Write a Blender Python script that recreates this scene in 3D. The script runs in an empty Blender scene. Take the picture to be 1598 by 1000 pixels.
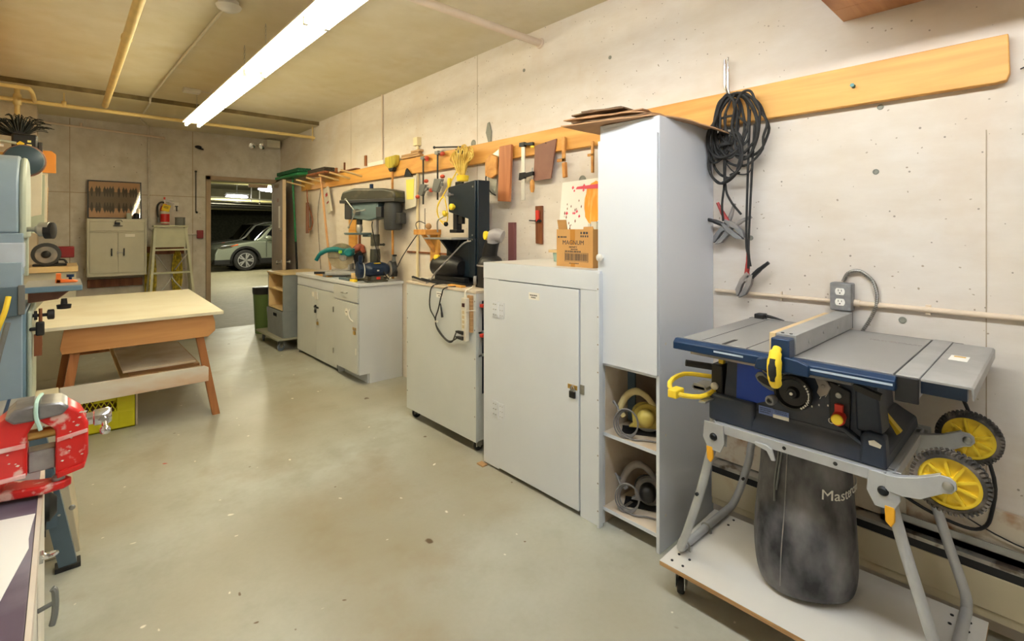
import bpy, bmesh, math, random
from mathutils import Vector, Matrix
random.seed(7)
PI = math.pi
SC = bpy.context.scene
COL = SC.collection

# ------------------------------------------------------------------ camera
cam_d = bpy.data.cameras.new('camera')
cam = bpy.data.objects.new('camera', cam_d); COL.objects.link(cam)
cam.location = (0, 0, 1.4)
cam.rotation_euler = (PI/2, 0, -math.radians(42.2))
cam_d.sensor_fit = 'HORIZONTAL'; cam_d.sensor_width = 36.0
cam_d.lens = 771.0/1598.0*36.0
cam_d.shift_y = (358.0-500.0)/1598.0
cam_d.clip_start = 0.05; cam_d.clip_end = 100
SC.camera = cam

# ------------------------------------------------------------------ world and exposure
w = bpy.data.worlds.new('world'); SC.world = w; w.use_nodes = True
w.node_tree.nodes['Background'].inputs[0].default_value = (1.0, 0.95, 0.88, 1)
w.node_tree.nodes['Background'].inputs[1].default_value = 0.02
SC.view_settings.view_transform = 'Standard'
SC.view_settings.look = 'None'
SC.view_settings.gamma = 1.0
SC.view_settings.use_curve_mapping = False
SC.view_settings.exposure = 0.82
TUBE_FAR = ((1.0, 0.88, 0.58), 27.0)       # colour and strength of the fluorescent tubes
TUBE_MID = ((1.0, 0.91, 0.68), 21.0)
TUBE_NEAR = ((0.88, 0.94, 1.0), 38.0)

# ------------------------------------------------------------------ helpers
def lin(c):
    return tuple(((v/255.0)/12.92 if v <= 10 else ((v/255.0+0.055)/1.055)**2.4) for v in c)

def mat(name, rgb, rough=0.5, metal=0.0, var=0.0, scale=8.0, rgb2=None, bump=0.0, emit=0.0, alpha=1.0,
        stretch=(1, 1, 1), trans=0.0, lo=0.4, hi=0.6, detail=6.0):
    m = bpy.data.materials.new(name); m.use_nodes = True
    nt = m.node_tree; b = nt.nodes['Principled BSDF']
    c = lin(rgb)
    b.inputs['Base Color'].default_value = (*c, 1)
    b.inputs['Roughness'].default_value = rough
    b.inputs['Metallic'].default_value = metal
    if trans: b.inputs['Transmission Weight'].default_value = trans
    if alpha < 1: b.inputs['Alpha'].default_value = alpha
    if emit:
        b.inputs['Emission Color'].default_value = (*c, 1); b.inputs['Emission Strength'].default_value = emit
    if var or rgb2 or bump:
        tc = nt.nodes.new('ShaderNodeTexCoord'); mp = nt.nodes.new('ShaderNodeMapping')
        mp.inputs['Scale'].default_value = stretch
        nt.links.new(tc.outputs['Object'], mp.inputs[0])
        n = nt.nodes.new('ShaderNodeTexNoise'); n.inputs['Scale'].default_value = scale; n.inputs['Detail'].default_value = detail
        nt.links.new(mp.outputs[0], n.inputs['Vector'])
        r = nt.nodes.new('ShaderNodeValToRGB')
        r.color_ramp.elements[0].position = lo; r.color_ramp.elements[1].position = hi
        if rgb2: c0, c1 = c, lin(rgb2)
        else: c0 = tuple(max(0, v*(1-var)) for v in c); c1 = tuple(min(1, v*(1+var)) for v in c)
        r.color_ramp.elements[0].color = (*c0, 1); r.color_ramp.elements[1].color = (*c1, 1)
        nt.links.new(n.outputs['Fac'], r.inputs[0]); nt.links.new(r.outputs[0], b.inputs['Base Color'])
        if bump:
            bp = nt.nodes.new('ShaderNodeBump'); bp.inputs['Strength'].default_value = bump; bp.inputs['Distance'].default_value = 0.01
            nt.links.new(n.outputs['Fac'], bp.inputs['Height']); nt.links.new(bp.outputs[0], b.inputs['Normal'])
    return m

def concrete(name, base, dark, stain, pit=0.0, pit_scale=9.0, rough=0.85, st_scale=0.7, st_lo=.5, st_hi=.75, speck=None,
             stretch=(1, 1, 1), fine=14.0, bump=0.15, speck_scale=14.0, blot=None, st_amt=1.0):
    m = bpy.data.materials.new(name); m.use_nodes = True
    nt = m.node_tree; N = nt.nodes; L = nt.links; b = N['Principled BSDF']
    b.inputs['Roughness'].default_value = rough
    tc = N.new('ShaderNodeTexCoord'); mp = N.new('ShaderNodeMapping'); mp.inputs['Scale'].default_value = stretch
    L.new(tc.outputs['Object'], mp.inputs[0])
    def noise(s, d=8, src=mp, rough=.6):
        n = N.new('ShaderNodeTexNoise'); n.inputs['Scale'].default_value = s; n.inputs['Detail'].default_value = d
        n.inputs['Roughness'].default_value = rough
        L.new(src.outputs[0 if src is mp else 'Object'], n.inputs['Vector']); return n
    def ramp(src, lo, hi, a=(0, 0, 0, 1), c=(1, 1, 1, 1)):
        r = N.new('ShaderNodeValToRGB'); r.color_ramp.elements[0].position = lo; r.color_ramp.elements[1].position = hi
        r.color_ramp.elements[0].color = a; r.color_ramp.elements[1].color = c
        L.new(src, r.inputs[0]); return r.outputs[0]
    def mix(f, a, c):
        x = N.new('ShaderNodeMix'); x.data_type = 'RGBA'
        L.new(f, x.inputs[0])
        if isinstance(a, tuple): x.inputs[6].default_value = a
        else: L.new(a, x.inputs[6])
        if isinstance(c, tuple): x.inputs[7].default_value = c
        else: L.new(c, x.inputs[7])
        return x.outputs[2]
    def mul(a, k):
        x = N.new('ShaderNodeMath'); x.operation = 'MULTIPLY'; L.new(a, x.inputs[0])
        if isinstance(k, float): x.inputs[1].default_value = k
        else: L.new(k, x.inputs[1])
        return x.outputs[0]
    n1 = noise(fine); n2 = noise(st_scale, 5, tc); n3 = noise(2.6, 8, tc)
    c = mix(ramp(n1.outputs['Fac'], .35, .65), (*lin(dark), 1), (*lin(base), 1))
    c = mix(mul(ramp(n2.outputs['Fac'], st_lo, st_hi), st_amt), c, (*lin(stain), 1))
    if blot: c = mix(mul(ramp(n3.outputs['Fac'], .55, .72), .5), c, (*lin(blot), 1))
    if pit:
        v = N.new('ShaderNodeTexVoronoi'); v.inputs['Scale'].default_value = pit_scale; v.feature = 'F1'
        L.new(tc.outputs['Object'], v.inputs['Vector'])
        sep = N.new('ShaderNodeSeparateColor'); L.new(v.outputs['Color'], sep.inputs[0])
        rad = N.new('ShaderNodeMath'); rad.operation = 'MULTIPLY_ADD'      # radius random per cell
        rad.inputs[1].default_value = pit*1.6; rad.inputs[2].default_value = -pit*1.05
        L.new(sep.outputs[0], rad.inputs[0])
        nn = noise(60, 2, tc); wob = mul(nn.outputs['Fac'], .06)
        sub = N.new('ShaderNodeMath'); sub.operation = 'SUBTRACT'; L.new(rad.outputs[0], sub.inputs[0]); L.new(v.outputs['Distance'], sub.inputs[1])
        ad = N.new('ShaderNodeMath'); ad.operation = 'ADD'; L.new(sub.outputs[0], ad.inputs[0]); L.new(wob, ad.inputs[1])
        c = mix(mul(ramp(ad.outputs[0], .03, .045), .75), c, (*lin((122, 110, 98)), 1))
    if speck:
        for sc, th, rgb, off in speck:
            v = N.new('ShaderNodeTexVoronoi'); v.inputs['Scale'].default_value = sc
            mo = N.new('ShaderNodeMapping'); mo.inputs['Location'].default_value = (off, off*2, 0)
            L.new(tc.outputs['Object'], mo.inputs[0])
            ns = noise(9, 2, tc)
            dm = N.new('ShaderNodeMix'); dm.data_type = 'RGBA'; dm.inputs[0].default_value = .07
            L.new(mo.outputs[0], dm.inputs[6]); L.new(ns.outputs['Color'], dm.inputs[7])
            L.new(dm.outputs[2], v.inputs['Vector'])
            sep = N.new('ShaderNodeSeparateColor'); L.new(v.outputs['Color'], sep.inputs[0])
            k = ramp(sep.outputs[0], .58, .60)
            d = ramp(v.outputs['Distance'], th, th+.02, (1, 1, 1, 1), (0, 0, 0, 1))
            c = mix(mul(d, k), c, (*lin(rgb), 1))
    L.new(c, b.inputs['Base Color'])
    bp = N.new('ShaderNodeBump'); bp.inputs['Strength'].default_value = bump; bp.inputs['Distance'].default_value = .01
    L.new(n1.outputs['Fac'], bp.inputs['Height']); L.new(bp.outputs[0], b.inputs['Normal'])
    return m

def wood(name, a, b_, scale=3.0, axis=1, rough=0.5, knots=True, wave=14.0):
    m = bpy.data.materials.new(name); m.use_nodes = True
    nt = m.node_tree; N = nt.nodes; L = nt.links; b = N['Principled BSDF']; b.inputs['Roughness'].default_value = rough
    tc = N.new('ShaderNodeTexCoord'); mp = N.new('ShaderNodeMapping')
    s = [1, 1, 1]; s[axis] = .09; mp.inputs['Scale'].default_value = s
    L.new(tc.outputs['Object'], mp.inputs[0])
    n = N.new('ShaderNodeTexNoise'); n.inputs['Scale'].default_value = wave*scale/3; n.inputs['Detail'].default_value = 5; n.inputs['Distortion'].default_value = .6
    L.new(mp.outputs[0], n.inputs['Vector'])
    r = N.new('ShaderNodeValToRGB'); r.color_ramp.elements[0].position = .36; r.color_ramp.elements[1].position = .62
    r.color_ramp.elements[0].color = (*lin(b_), 1); r.color_ramp.elements[1].color = (*lin(a), 1)
    L.new(n.outputs['Fac'], r.inputs[0]); out = r.outputs[0]
    if knots:
        v = N.new('ShaderNodeTexVoronoi'); v.inputs['Scale'].default_value = 4.2
        mk = N.new('ShaderNodeMapping'); s2 = [1, 1, 1]; s2[axis] = .6; mk.inputs['Scale'].default_value = s2
        L.new(tc.outputs['Object'], mk.inputs[0]); L.new(mk.outputs[0], v.inputs['Vector'])
        k = N.new('ShaderNodeValToRGB'); k.color_ramp.elements[0].position = .035; k.color_ramp.elements[1].position = .08
        k.color_ramp.elements[0].color = (1, 1, 1, 1); k.color_ramp.elements[1].color = (0, 0, 0, 1)
        L.new(v.outputs['Distance'], k.inputs[0])
        x = N.new('ShaderNodeMix'); x.data_type = 'RGBA'; L.new(k.outputs[0], x.inputs[0]); L.new(out, x.inputs[6])
        x.inputs[7].default_value = (*[q*.35 for q in lin(b_)], 1); out = x.outputs[2]
    L.new(out, b.inputs['Base Color'])
    return m

class MB:
    """collects shapes into one mesh"""
    def __init__(s): s.bm = bmesh.new()
    def _add(s, vs, fs, M=None):
        bv = [s.bm.verts.new(M @ Vector(v) if M else Vector(v)) for v in vs]
        for f in fs:
            try: s.bm.faces.new([bv[i] for i in f])
            except ValueError: pass
        return s
    def box(s, x0, x1, y0, y1, z0, z1, M=None):
        vs = [(x, y, z) for x in (x0, x1) for y in (y0, y1) for z in (z0, z1)]
        return s._add(vs, [(0, 1, 3, 2), (4, 6, 7, 5), (0, 4, 5, 1), (2, 3, 7, 6), (0, 2, 6, 4), (1, 5, 7, 3)], M)
    def cbox(s, c, d, M=None, rz=0, ry=0, rx=0):
        T = Matrix.Translation(c) @ Matrix.Rotation(rz, 4, 'Z') @ Matrix.Rotation(ry, 4, 'Y') @ Matrix.Rotation(rx, 4, 'X')
        if M: T = M @ T
        return s.box(-d[0]/2, d[0]/2, -d[1]/2, d[1]/2, -d[2]/2, d[2]/2, T)
    def frame(s, p, q):
        p, q = Vector(p), Vector(q); z = (q-p).normalized()
        a = Vector((0, 0, 1)) if abs(z.z) < .95 else Vector((1, 0, 0))
        x = a.cross(z).normalized(); y = z.cross(x)
        return p, q, x, y
    def cyl(s, p, q, r, r2=None, n=20, cap=True):
        r2 = r if r2 is None else r2
        p, q, x, y = s.frame(p, q)
        vs = []; 
        for c, rr in ((p, r), (q, r2)):
            for i in range(n):
                a = 2*PI*i/n; vs.append(c + x*math.cos(a)*rr + y*math.sin(a)*rr)
        fs = [(i, (i+1) % n, n+(i+1) % n, n+i) for i in range(n)]
        if cap: fs += [tuple(range(n-1, -1, -1)), tuple(range(n, 2*n))]
        return s._add(vs, fs)
    def lathe(s, p, q, prof, n=28, cap=True):
        """prof: list of (t along p->q in metres, radius)"""
        p, q, x, y = s.frame(p, q); z = (q-p).normalized(); vs = []
        for t, r in prof:
            for i in range(n):
                a = 2*PI*i/n; vs.append(p + z*t + x*math.cos(a)*r + y*math.sin(a)*r)
        fs = []
        for k in range(len(prof)-1):
            fs += [(k*n+i, k*n+(i+1) % n, (k+1)*n+(i+1) % n, (k+1)*n+i) for i in range(n)]
        if cap:
            m = (len(prof)-1)*n
            fs += [tuple(range(n-1, -1, -1)), tuple(range(m, m+n))]
        return s._add(vs, fs)
    def tube(s, pts, r, n=8, smooth=3, closed=False):
        P = [Vector(p) for p in pts]
        if smooth and len(P) > 2:
            Q = []; m = len(P)
            for i in range(m if closed else m-1):
                p0 = P[(i-1) % m] if closed or i > 0 else P[0]*2-P[1]
                p1, p2 = P[i], P[(i+1) % m]
                p3 = P[(i+2) % m] if closed or i+2 < m else P[-1]*2-P[-2]
                for k in range(smooth):
                    t = k/smooth
                    Q.append(0.5*((2*p1)+(-p0+p2)*t+(2*p0-5*p1+4*p2-p3)*t*t+(-p0+3*p1-3*p2+p3)*t*t*t))
            if not closed: Q.append(P[-1])
            P = Q
        m = len(P); vs = []; x = None
        for i, c in enumerate(P):
            d = (P[(i+1) % m]-P[i-1]) if closed else (P[min(i+1, m-1)]-P[max(i-1, 0)])
            if d.length < 1e-9: d = Vector((0, 0, 1))
            d.normalize()
            if x is None:
                a = Vector((0, 0, 1)) if abs(d.z) < .9 else Vector((1, 0, 0)); x = a.cross(d).normalized()
            else:
                x = (x - d*x.dot(d)); x = x.normalized() if x.length > 1e-6 else Vector((1, 0, 0))
            y = d.cross(x)
            rr = r[min(i*len(r)//m, len(r)-1)] if isinstance(r, (list, tuple)) else r
            for k in range(n):
                a = 2*PI*k/n; vs.append(c+x*math.cos(a)*rr+y*math.sin(a)*rr)
        fs = []
        for i in range(m if closed else m-1):
            j = (i+1) % m
            fs += [(i*n+k, i*n+(k+1) % n, j*n+(k+1) % n, j*n+k) for k in range(n)]
        if not closed: fs += [tuple(range(n-1, -1, -1)), tuple(range((m-1)*n, m*n))]
        return s._add(vs, fs)
    def prism(s, pts, axis, a, b, M=None):
        """pts: 2D outline in the two other axes (in x,y,z order), extruded from a to b along axis"""
        def P(u, v, w):
            return {'x': (w, u, v), 'y': (u, w, v), 'z': (u, v, w)}[axis]
        n = len(pts)
        vs = [P(u, v, a) for u, v in pts]+[P(u, v, b) for u, v in pts]
        fs = [(i, (i+1) % n, n+(i+1) % n, n+i) for i in range(n)]+[tuple(range(n-1, -1, -1)), tuple(range(n, 2*n))]
        return s._add(vs, fs, M)
    def ball(s, c, r, sx=1, sy=1, sz=1, n=16, M=None):
        T = Matrix.Translation(c) @ Matrix.Diagonal((r*sx, r*sy, r*sz, 1))
        if M: T = M @ T
        bmesh.ops.create_uvsphere(s.bm, u_segments=n, v_segments=max(6, n//2), radius=1, matrix=T); return s
    def quad(s, *pts): return s._add(pts, [tuple(range(len(pts)))])
    def torus(s, p, q, R, r, n=28, m=8):
        p, q, x, y = s.frame(p, q)
        return s.tube([p+x*math.cos(2*PI*i/n)*R+y*math.sin(2*PI*i/n)*R for i in range(n)], r, m, 0, True)
    def build(s, name, material, parent=None, bevel=0.0, seg=2, world=None):
        bmesh.ops.recalc_face_normals(s.bm, faces=s.bm.faces[:])
        for f in s.bm.faces: f.smooth = True
        for e in s.bm.edges:
            if len(e.link_faces) == 2 and e.calc_face_angle(0) > math.radians(38): e.smooth = False
        off = None
        if parent is not None and (world if world is not None else parent.get('_w')):
            s.bm.transform(Matrix(parent_matrix(parent)).inverted())
        elif parent is None:
            xs = [v.co for v in s.bm.verts]
            off = Vector(((min(v.x for v in xs)+max(v.x for v in xs))/2, (min(v.y for v in xs)+max(v.y for v in xs))/2, min(v.z for v in xs)))
            bmesh.ops.translate(s.bm, verts=s.bm.verts[:], vec=-off)
        me = bpy.data.meshes.new(name); s.bm.to_mesh(me); s.bm.free()
        o = bpy.data.objects.new(name, me); COL.objects.link(o); me.materials.append(material)
        if parent is not None:
            o.parent = parent; WM[o.name] = parent_matrix(parent)
            FL[o.name] = FL.get(parent.name, True)
        if off is not None: o.location = off; WM[o.name] = Matrix.Translation(off); FL[o.name] = True
        if bevel:
            bv = o.modifiers.new('bevel', 'BEVEL'); bv.width = bevel; bv.segments = seg; bv.limit_method = 'ANGLE'; bv.angle_limit = math.radians(40)
        return o
WM = {}; FL = {}
def parent_matrix(o): return WM.get(o.name, Matrix())

def tag(o, label=None, cat=None, group=None, kind=None):
    if label: o['label'] = label
    if cat: o['category'] = cat
    if group: o['group'] = group
    if kind: o['kind'] = kind
    return o
def thing(name, label, cat, loc, rz=0.0, group=None, local=False, kind=None):
    """Empty at the thing's base; parts are given in room coordinates unless local"""
    o = bpy.data.objects.new(name, None); COL.objects.link(o); o.empty_display_size = .1
    o.location = loc; o.rotation_euler = (0, 0, rz)
    WM[o.name] = Matrix.Translation(loc) @ Matrix.Rotation(rz, 4, 'Z'); FL[o.name] = not local
    return tag(o, label, cat, group, kind)
def part(name, mb, material, parent, bevel=0.0, label=None, seg=2):
    o = mb.build(name, material, parent, bevel, seg, world=FL.get(parent.name, True))
    if label: o['label'] = label
    return o
def single(name, mb, material, label, cat, group=None, bevel=0.0, kind=None):
    return tag(mb.build(name, material, None, bevel), label, cat, group, kind)
def struct(name, mb, material, bevel=0.0):
    return tag(mb.build(name, material, None, bevel), kind='structure')
def text_mb(txt, size, M, depth=0.0006, bend=None, bold=0.0):
    """lettering as a mesh; M places the x-y text plane"""
    cu = bpy.data.curves.new('t', 'FONT'); cu.body = txt; cu.size = size; cu.align_x = 'CENTER'; cu.align_y = 'CENTER'
    cu.extrude = depth; cu.offset = bold; cu.resolution_u = 3
    o = bpy.data.objects.new('t', cu); COL.objects.link(o)
    dg = bpy.context.evaluated_depsgraph_get(); me = bpy.data.meshes.new_from_object(o.evaluated_get(dg))
    bpy.data.objects.remove(o); mb = MB(); mb.bm.from_mesh(me); bpy.data.meshes.remove(me); bpy.data.curves.remove(cu)
    if bend:
        for v in mb.bm.verts: v.co = bend(v.co)
    mb.bm.transform(M); return mb
def face_negx(p):  # text plane readable when looking towards +X
    return Matrix.Translation(p) @ Matrix(((0, 0, -1, 0), (-1, 0, 0, 0), (0, 1, 0, 0), (0, 0, 0, 1)))
def face_negy(p):
    return Matrix.Translation(p) @ Matrix(((1, 0, 0, 0), (0, 0, -1, 0), (0, 1, 0, 0), (0, 0, 0, 1)))
def scribble(mb, rows, w, h, axis, at, gap=.5, seed=1):
    """rows of small print strokes: rows=[(u0,u1,v,height)] on a plane"""
    rnd = random.Random(seed)
    for u0, u1, v, hh in rows:
        u = u0; s = 1 if u1 > u0 else -1
        while (u1-u)*s > 0:
            l = rnd.uniform(.4, 1.0)*hh*1.2
            a, b = sorted((u, u+s*l))
            if axis == 'x': mb.box(at-.0006, at, a, b, v, v+hh)
            elif axis == 'y': mb.box(a, b, at-.0006, at, v, v+hh)
            else: mb.box(a, b, v, v+hh, at, at+.0006)
            u += s*(l+hh*rnd.uniform(.25, .7))
    return mb

# ------------------------------------------------------------------ materials
m_wall_r = concrete('painted_concrete_right', (226, 219, 212), (218, 209, 200), (212, 196, 172), pit=.22, pit_scale=26, st_scale=.8, st_lo=.48, st_hi=.8, blot=(208, 190, 170), stretch=(1, .5, 1.6), fine=10, bump=.12, speck=[(17, .05, (164, 150, 134), 2.0), (38, .10, (176, 162, 146), 5.0)])
m_wall_f = concrete('painted_concrete_far', (222, 218, 212), (205, 200, 192), (190, 180, 166), pit=.30, pit_scale=22, st_scale=.9, st_lo=.5, st_hi=.8, blot=(178, 166, 148), fine=9)
m_wall_l = concrete('painted_concrete_left', (228, 216, 196), (216, 202, 180), (196, 178, 150), pit=.1, st_scale=.8)
m_ceil = concrete('painted_ceiling', (222, 215, 196), (214, 206, 184), (208, 195, 148), st_scale=.45, st_lo=.42, st_hi=.75, blot=(204, 188, 142), fine=5, bump=.05)
m_floor = concrete('worn_concrete_floor', (190, 194, 188), (170, 171, 160), (154, 146, 124), rough=.42, st_scale=.75, st_lo=.42, st_hi=.68, blot=(152, 138, 114), fine=6, bump=.05,
                   speck=[(5.5, .05, (235, 232, 222), 3.0), (9, .045, (225, 222, 210), 8.0), (3.3, .05, (98, 78, 55), 5.0), (7, .035, (110, 90, 70), 1.0), (2.6, .018, (185, 70, 55), 11.0)])
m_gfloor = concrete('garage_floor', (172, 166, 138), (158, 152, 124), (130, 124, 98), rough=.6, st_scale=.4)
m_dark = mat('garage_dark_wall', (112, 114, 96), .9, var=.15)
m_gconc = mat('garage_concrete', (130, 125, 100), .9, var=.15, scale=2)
m_paint = mat('grey_cabinet_paint', (216, 221, 229), .42, var=.015, scale=3)
m_paint2 = mat('pale_grey_green_paint', (206, 210, 210), .45, var=.02, scale=3)
m_paint3 = mat('white_grey_laminate', (218, 223, 232), .35)
m_cream = mat('cream_paint', (222, 216, 200), .5, var=.03)
m_dust = mat('dusty_melamine', (214, 203, 188), .7, rgb2=(196, 176, 152), scale=6, lo=.35, hi=.7)
m_white = mat('white_melamine', (226, 224, 220), .35, rgb2=(214, 209, 200), scale=2.5, lo=.45, hi=.8)
m_paper = mat('white_paper', (240, 238, 232), .8)
m_ink = mat('print_ink', (70, 66, 64), .8)
m_black = mat('black_plastic', (26, 26, 28), .42)
m_rubber = mat('black_rubber', (38, 37, 36), .75, var=.3, scale=30)
m_rubberdust = mat('dusty_tyre_rubber', (60, 57, 54), .85, rgb2=(120, 110, 100), scale=22, lo=.45, hi=.62)
m_blk_metal = mat('black_metal', (32, 34, 38), .4, .4)
m_steel = mat('brushed_steel', (176, 176, 172), .35, .9, var=.08, scale=20)
m_barsteel = mat('pale_bar_steel', (214, 212, 206), .4, .35)
m_chrome = mat('chrome', (215, 215, 215), .15, 1)
m_cast = mat('grey_machined_table', (146, 145, 143), .42, .1, var=.05, scale=3)
m_alu = mat('grey_aluminium_casting', (164, 164, 163), .42, .2, var=.07, scale=12)
m_tubegrey = mat('silver_grey_painted_tube', (184, 186, 189), .36, .2, var=.06, scale=10)
m_navy = mat('navy_steel', (16, 48, 84), .3, .1, var=.1, scale=8)
m_navyp = mat('dusty_dark_blue_plastic', (40, 50, 68), .45, rgb2=(92, 88, 88), scale=5, lo=.52, hi=.9)
m_blue = mat('bright_blue_decal', (18, 62, 168), .3, rgb2=(24, 44, 110), scale=7, lo=.4, hi=.8)
m_ltblue = mat('pale_blue_label', (110, 130, 190), .4)
m_yellow = mat('yellow_plastic', (252, 216, 56), .42, var=.08, scale=10)
m_red = mat('red_plastic', (214, 58, 42), .4)
m_vise = mat('red_enamel_chipped', (214, 38, 34), .3, rgb2=(232, 190, 178), scale=26, lo=.60, hi=.66)
m_visepink = mat('worn_pink_edge', (236, 150, 145), .4, rgb2=(240, 205, 198), scale=20)
m_vise_worn = mat('worn_bare_jaw_metal', (150, 148, 148), .35, .7, var=.25, scale=18)
m_pine = wood('varnished_pine', (228, 174, 92), (208, 148, 68), axis=1)
m_pine_x = wood('pine_along_x', (216, 158, 84), (190, 126, 58), axis=0)
m_plyf = wood('plywood_table_apron', (212, 158, 102), (160, 100, 54), axis=0, scale=.9, knots=False, wave=18)
m_ply = wood('pale_plywood', (222, 196, 150), (208, 176, 126), axis=1, knots=False, scale=.8)
m_plyedge = mat('ply_edge', (196, 158, 112), .7, rgb2=(160, 120, 78), scale=4, stretch=(1, 1, 30), lo=.35, hi=.65)
m_brownwood = wood('brown_stained_wood', (150, 92, 54), (112, 62, 34), axis=2)
m_brownwood_y = wood('brown_wood_planks', (204, 150, 102), (168, 114, 70), axis=0, knots=False)
m_darkpanel = mat('brown_hardboard', (140, 98, 82), .6, var=.08)
m_tabletop = mat('pale_table_top', (236, 232, 214), .5, rgb2=(222, 214, 190), scale=2.5, lo=.45, hi=.75)
m_legwood = wood('table_leg_wood', (178, 118, 72), (144, 88, 50), axis=2, knots=False)
m_whitewash = mat('white_smeared_board', (232, 226, 218), .7, rgb2=(212, 168, 128), scale=4, stretch=(.4, 1, 1), lo=.50, hi=.72)
m_card = mat('brown_cardboard', (176, 136, 100), .8, var=.1, scale=5)
m_carddark = mat('dark_cardboard', (112, 88, 66), .85, var=.3, scale=14)
m_carton = mat('carton_board', (196, 148, 88), .75, var=.05)
m_yellowpaint = mat('yellowed_pipe_paint', (226, 200, 136), .45, var=.05)
m_pinkpipe = mat('off_white_pipe_paint', (222, 206, 190), .45, var=.03)
m_tube_m = {}
m_bag = mat('black_fabric_dusty', (44, 44, 48), .95, rgb2=(146, 144, 146), scale=7, stretch=(1, 1, .6), lo=.36, hi=.72, bump=.3)
m_glass = mat('clear_glass', (255, 255, 255), .02, trans=1.0)
m_bluegrey = mat('blue_grey_machine_enamel', (146, 166, 182), .35, var=.05, scale=6)
m_bluegrey2 = mat('mid_blue_grey_enamel', (106, 134, 152), .35, var=.05, scale=6)
m_stand = mat('dark_blue_grey_stand', (88, 108, 122), .4, var=.08)
m_greenpale = mat('pale_green_grey_enamel', (178, 188, 172), .4, var=.05)
m_orange = mat('orange_plastic', (240, 120, 45), .4)
m_dullred = mat('dull_orange_red', (196, 78, 52), .5)
m_green = mat('green_plastic', (26, 122, 72), .45)
m_teal = mat('teal_plastic', (10, 118, 124), .35, var=.08)
m_rust = mat('rusty_white_paint', (214, 202, 182), .6, rgb2=(172, 128, 88), scale=14, lo=.54, hi=.74)
m_beigeheat = mat('beige_heater_paint', (208, 196, 166), .45, rgb2=(190, 160, 120), scale=5, lo=.6, hi=.8)
m_clampgrey = mat('grey_clamp_metal', (120, 122, 120), .45, .3)
m_concpatch = mat('grey_plug', (140, 140, 130), .9)
m_seam = mat('wall_seam_groove', (172, 156, 134), .9)
m_brass = mat('brass', (196, 160, 90), .35, .8)
m_shade = mat('dusty_grey_plastic', (120, 120, 122), .5, rgb2=(160, 150, 142), scale=8)
m_olive = mat('olive_yellow_plastic', (196, 178, 92), .45, rgb2=(168, 148, 60), scale=6)
m_tan = mat('tan_plastic', (200, 180, 140), .5)
# ================================================================== ROOM SHELL
struct('floor', MB().box(-1.0, 2.55, -2.4, 7.95, -.12, 0), m_floor)
struct('wall_right', MB().box(2.4, 2.55, -2.4, 7.8, 0, 2.9), m_wall_r)
struct('wall_left', MB().box(-1.0, -.85, -2.4, 7.8, 0, 2.9), m_wall_l)
struct('wall_back', MB().box(-1.0, 2.55, -2.55, -2.4, 0, 2.9), m_wall_l)
DX0, DX1, DZ = 1.475, 2.335, 2.09
struct('wall_far', MB().box(-1.0, DX0, 7.8, 7.95, 0, 2.9).box(DX1, 2.55, 7.8, 7.95, 0, 2.9).box(DX0, DX1, 7.8, 7.95, DZ, 2.9), m_wall_f)
struct('wall_column', MB().box(-.85, -.215, 7.3, 7.8, 0, 2.72), m_wall_l)
struct('ceiling', MB().box(-1.0, 2.55, -2.4, 6.3, 2.765, 2.9), m_ceil)
struct('ceiling_soffit', MB().box(-.85, 2.4, 6.3, 7.8, 2.72, 2.9), m_ceil)
struct('trim_joint', MB().box(-.85, 2.4, 6.294, 6.30, 2.72, 2.766), mat('stained_joint', (120, 106, 74), .9, var=.2))
# joints of the formwork, thin grooves proud of nothing: narrow filled seams
for y in (3.05, 5.35):
    struct('trim_seam', MB().box(2.3985, 2.4, y-.0015, y+.0015, .3, 2.765), m_seam)
struct('trim_seam', MB().box(2.3985, 2.4, .165, .168, .45, 1.75), m_seam)
for x in (.05, 1.28):
    struct('trim_seam', MB().box(x-.004, x+.004, 7.799, 7.8, .1, 2.71), m_seam)
struct('trim_seam', MB().box(-.2, 1.42, 7.799, 7.8, 1.835, 1.843), m_seam)
# form-tie plugs on the right wall
for i, (y, z, r) in enumerate([(.47, 1.885, .011), (.485, 1.63, .011), (.40, 1.05, .013), (1.99, 1.71, .028), (2.52, 2.52, .012), (.97, 1.36, .012), (1.78, 2.42, .011), (.9, .92, .014), (3.1, 2.08, .03)]):
    mb = MB(); mb.cyl((2.4, y, z), (2.3975, y, z), r, n=14); mb.torus((2.3975, y, z), (2.39, y, z), r*.7, r*.12, n=12, m=5)
    struct('trim_plug', mb, m_concpatch)

# door frame and open leaf
d = thing('door_1', None, None, (1.9, 7.8, 0), kind='structure')
m_frame = mat('door_frame_paint', (172, 152, 128), .5, var=.05)
m_leaf = mat('door_leaf_paint', (150, 132, 110), .5, var=.04)
m_leafedge = mat('door_edge_paint', (214, 190, 158), .5)
mb = MB()
mb.box(DX0-.045, DX0+.012, 7.765, 7.96, 0, DZ+.045).box(DX1-.012, DX1+.045, 7.765, 7.96, 0, DZ+.045).box(DX0-.045, DX1+.045, 7.765, 7.96, DZ-.012, DZ+.045)
part('door_frame', mb, m_frame, d, .003)
LM = Matrix.Translation((2.325, 7.76, 0)) @ Matrix.Rotation(math.radians(-98.5), 4, 'Z')  # hinge, leaf runs towards the room
mb = MB(); mb.box(0, .84, -.045, 0, .012, 2.07, LM); lf = part('door_leaf', mb, m_leaf, d, .002)
def L_(x, y, z): return LM @ Vector((x, y, z))
part('door_edge', MB().box(.84, .842, -.043, -.002, .012, 2.07, LM), m_leafedge, lf)
mb = MB()
for s, y0 in ((-1, -.045), (1, 0)):
    mb.lathe(L_(.78, y0, .96), L_(.78, y0+s*.07, .96), [(0, .032), (.006, .032), (.008, .012), (.035, .012), (.04, .024), (.055, .028), (.066, .022), (.07, .006)], 18)
part('door_knob', mb, m_steel, lf)
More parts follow.
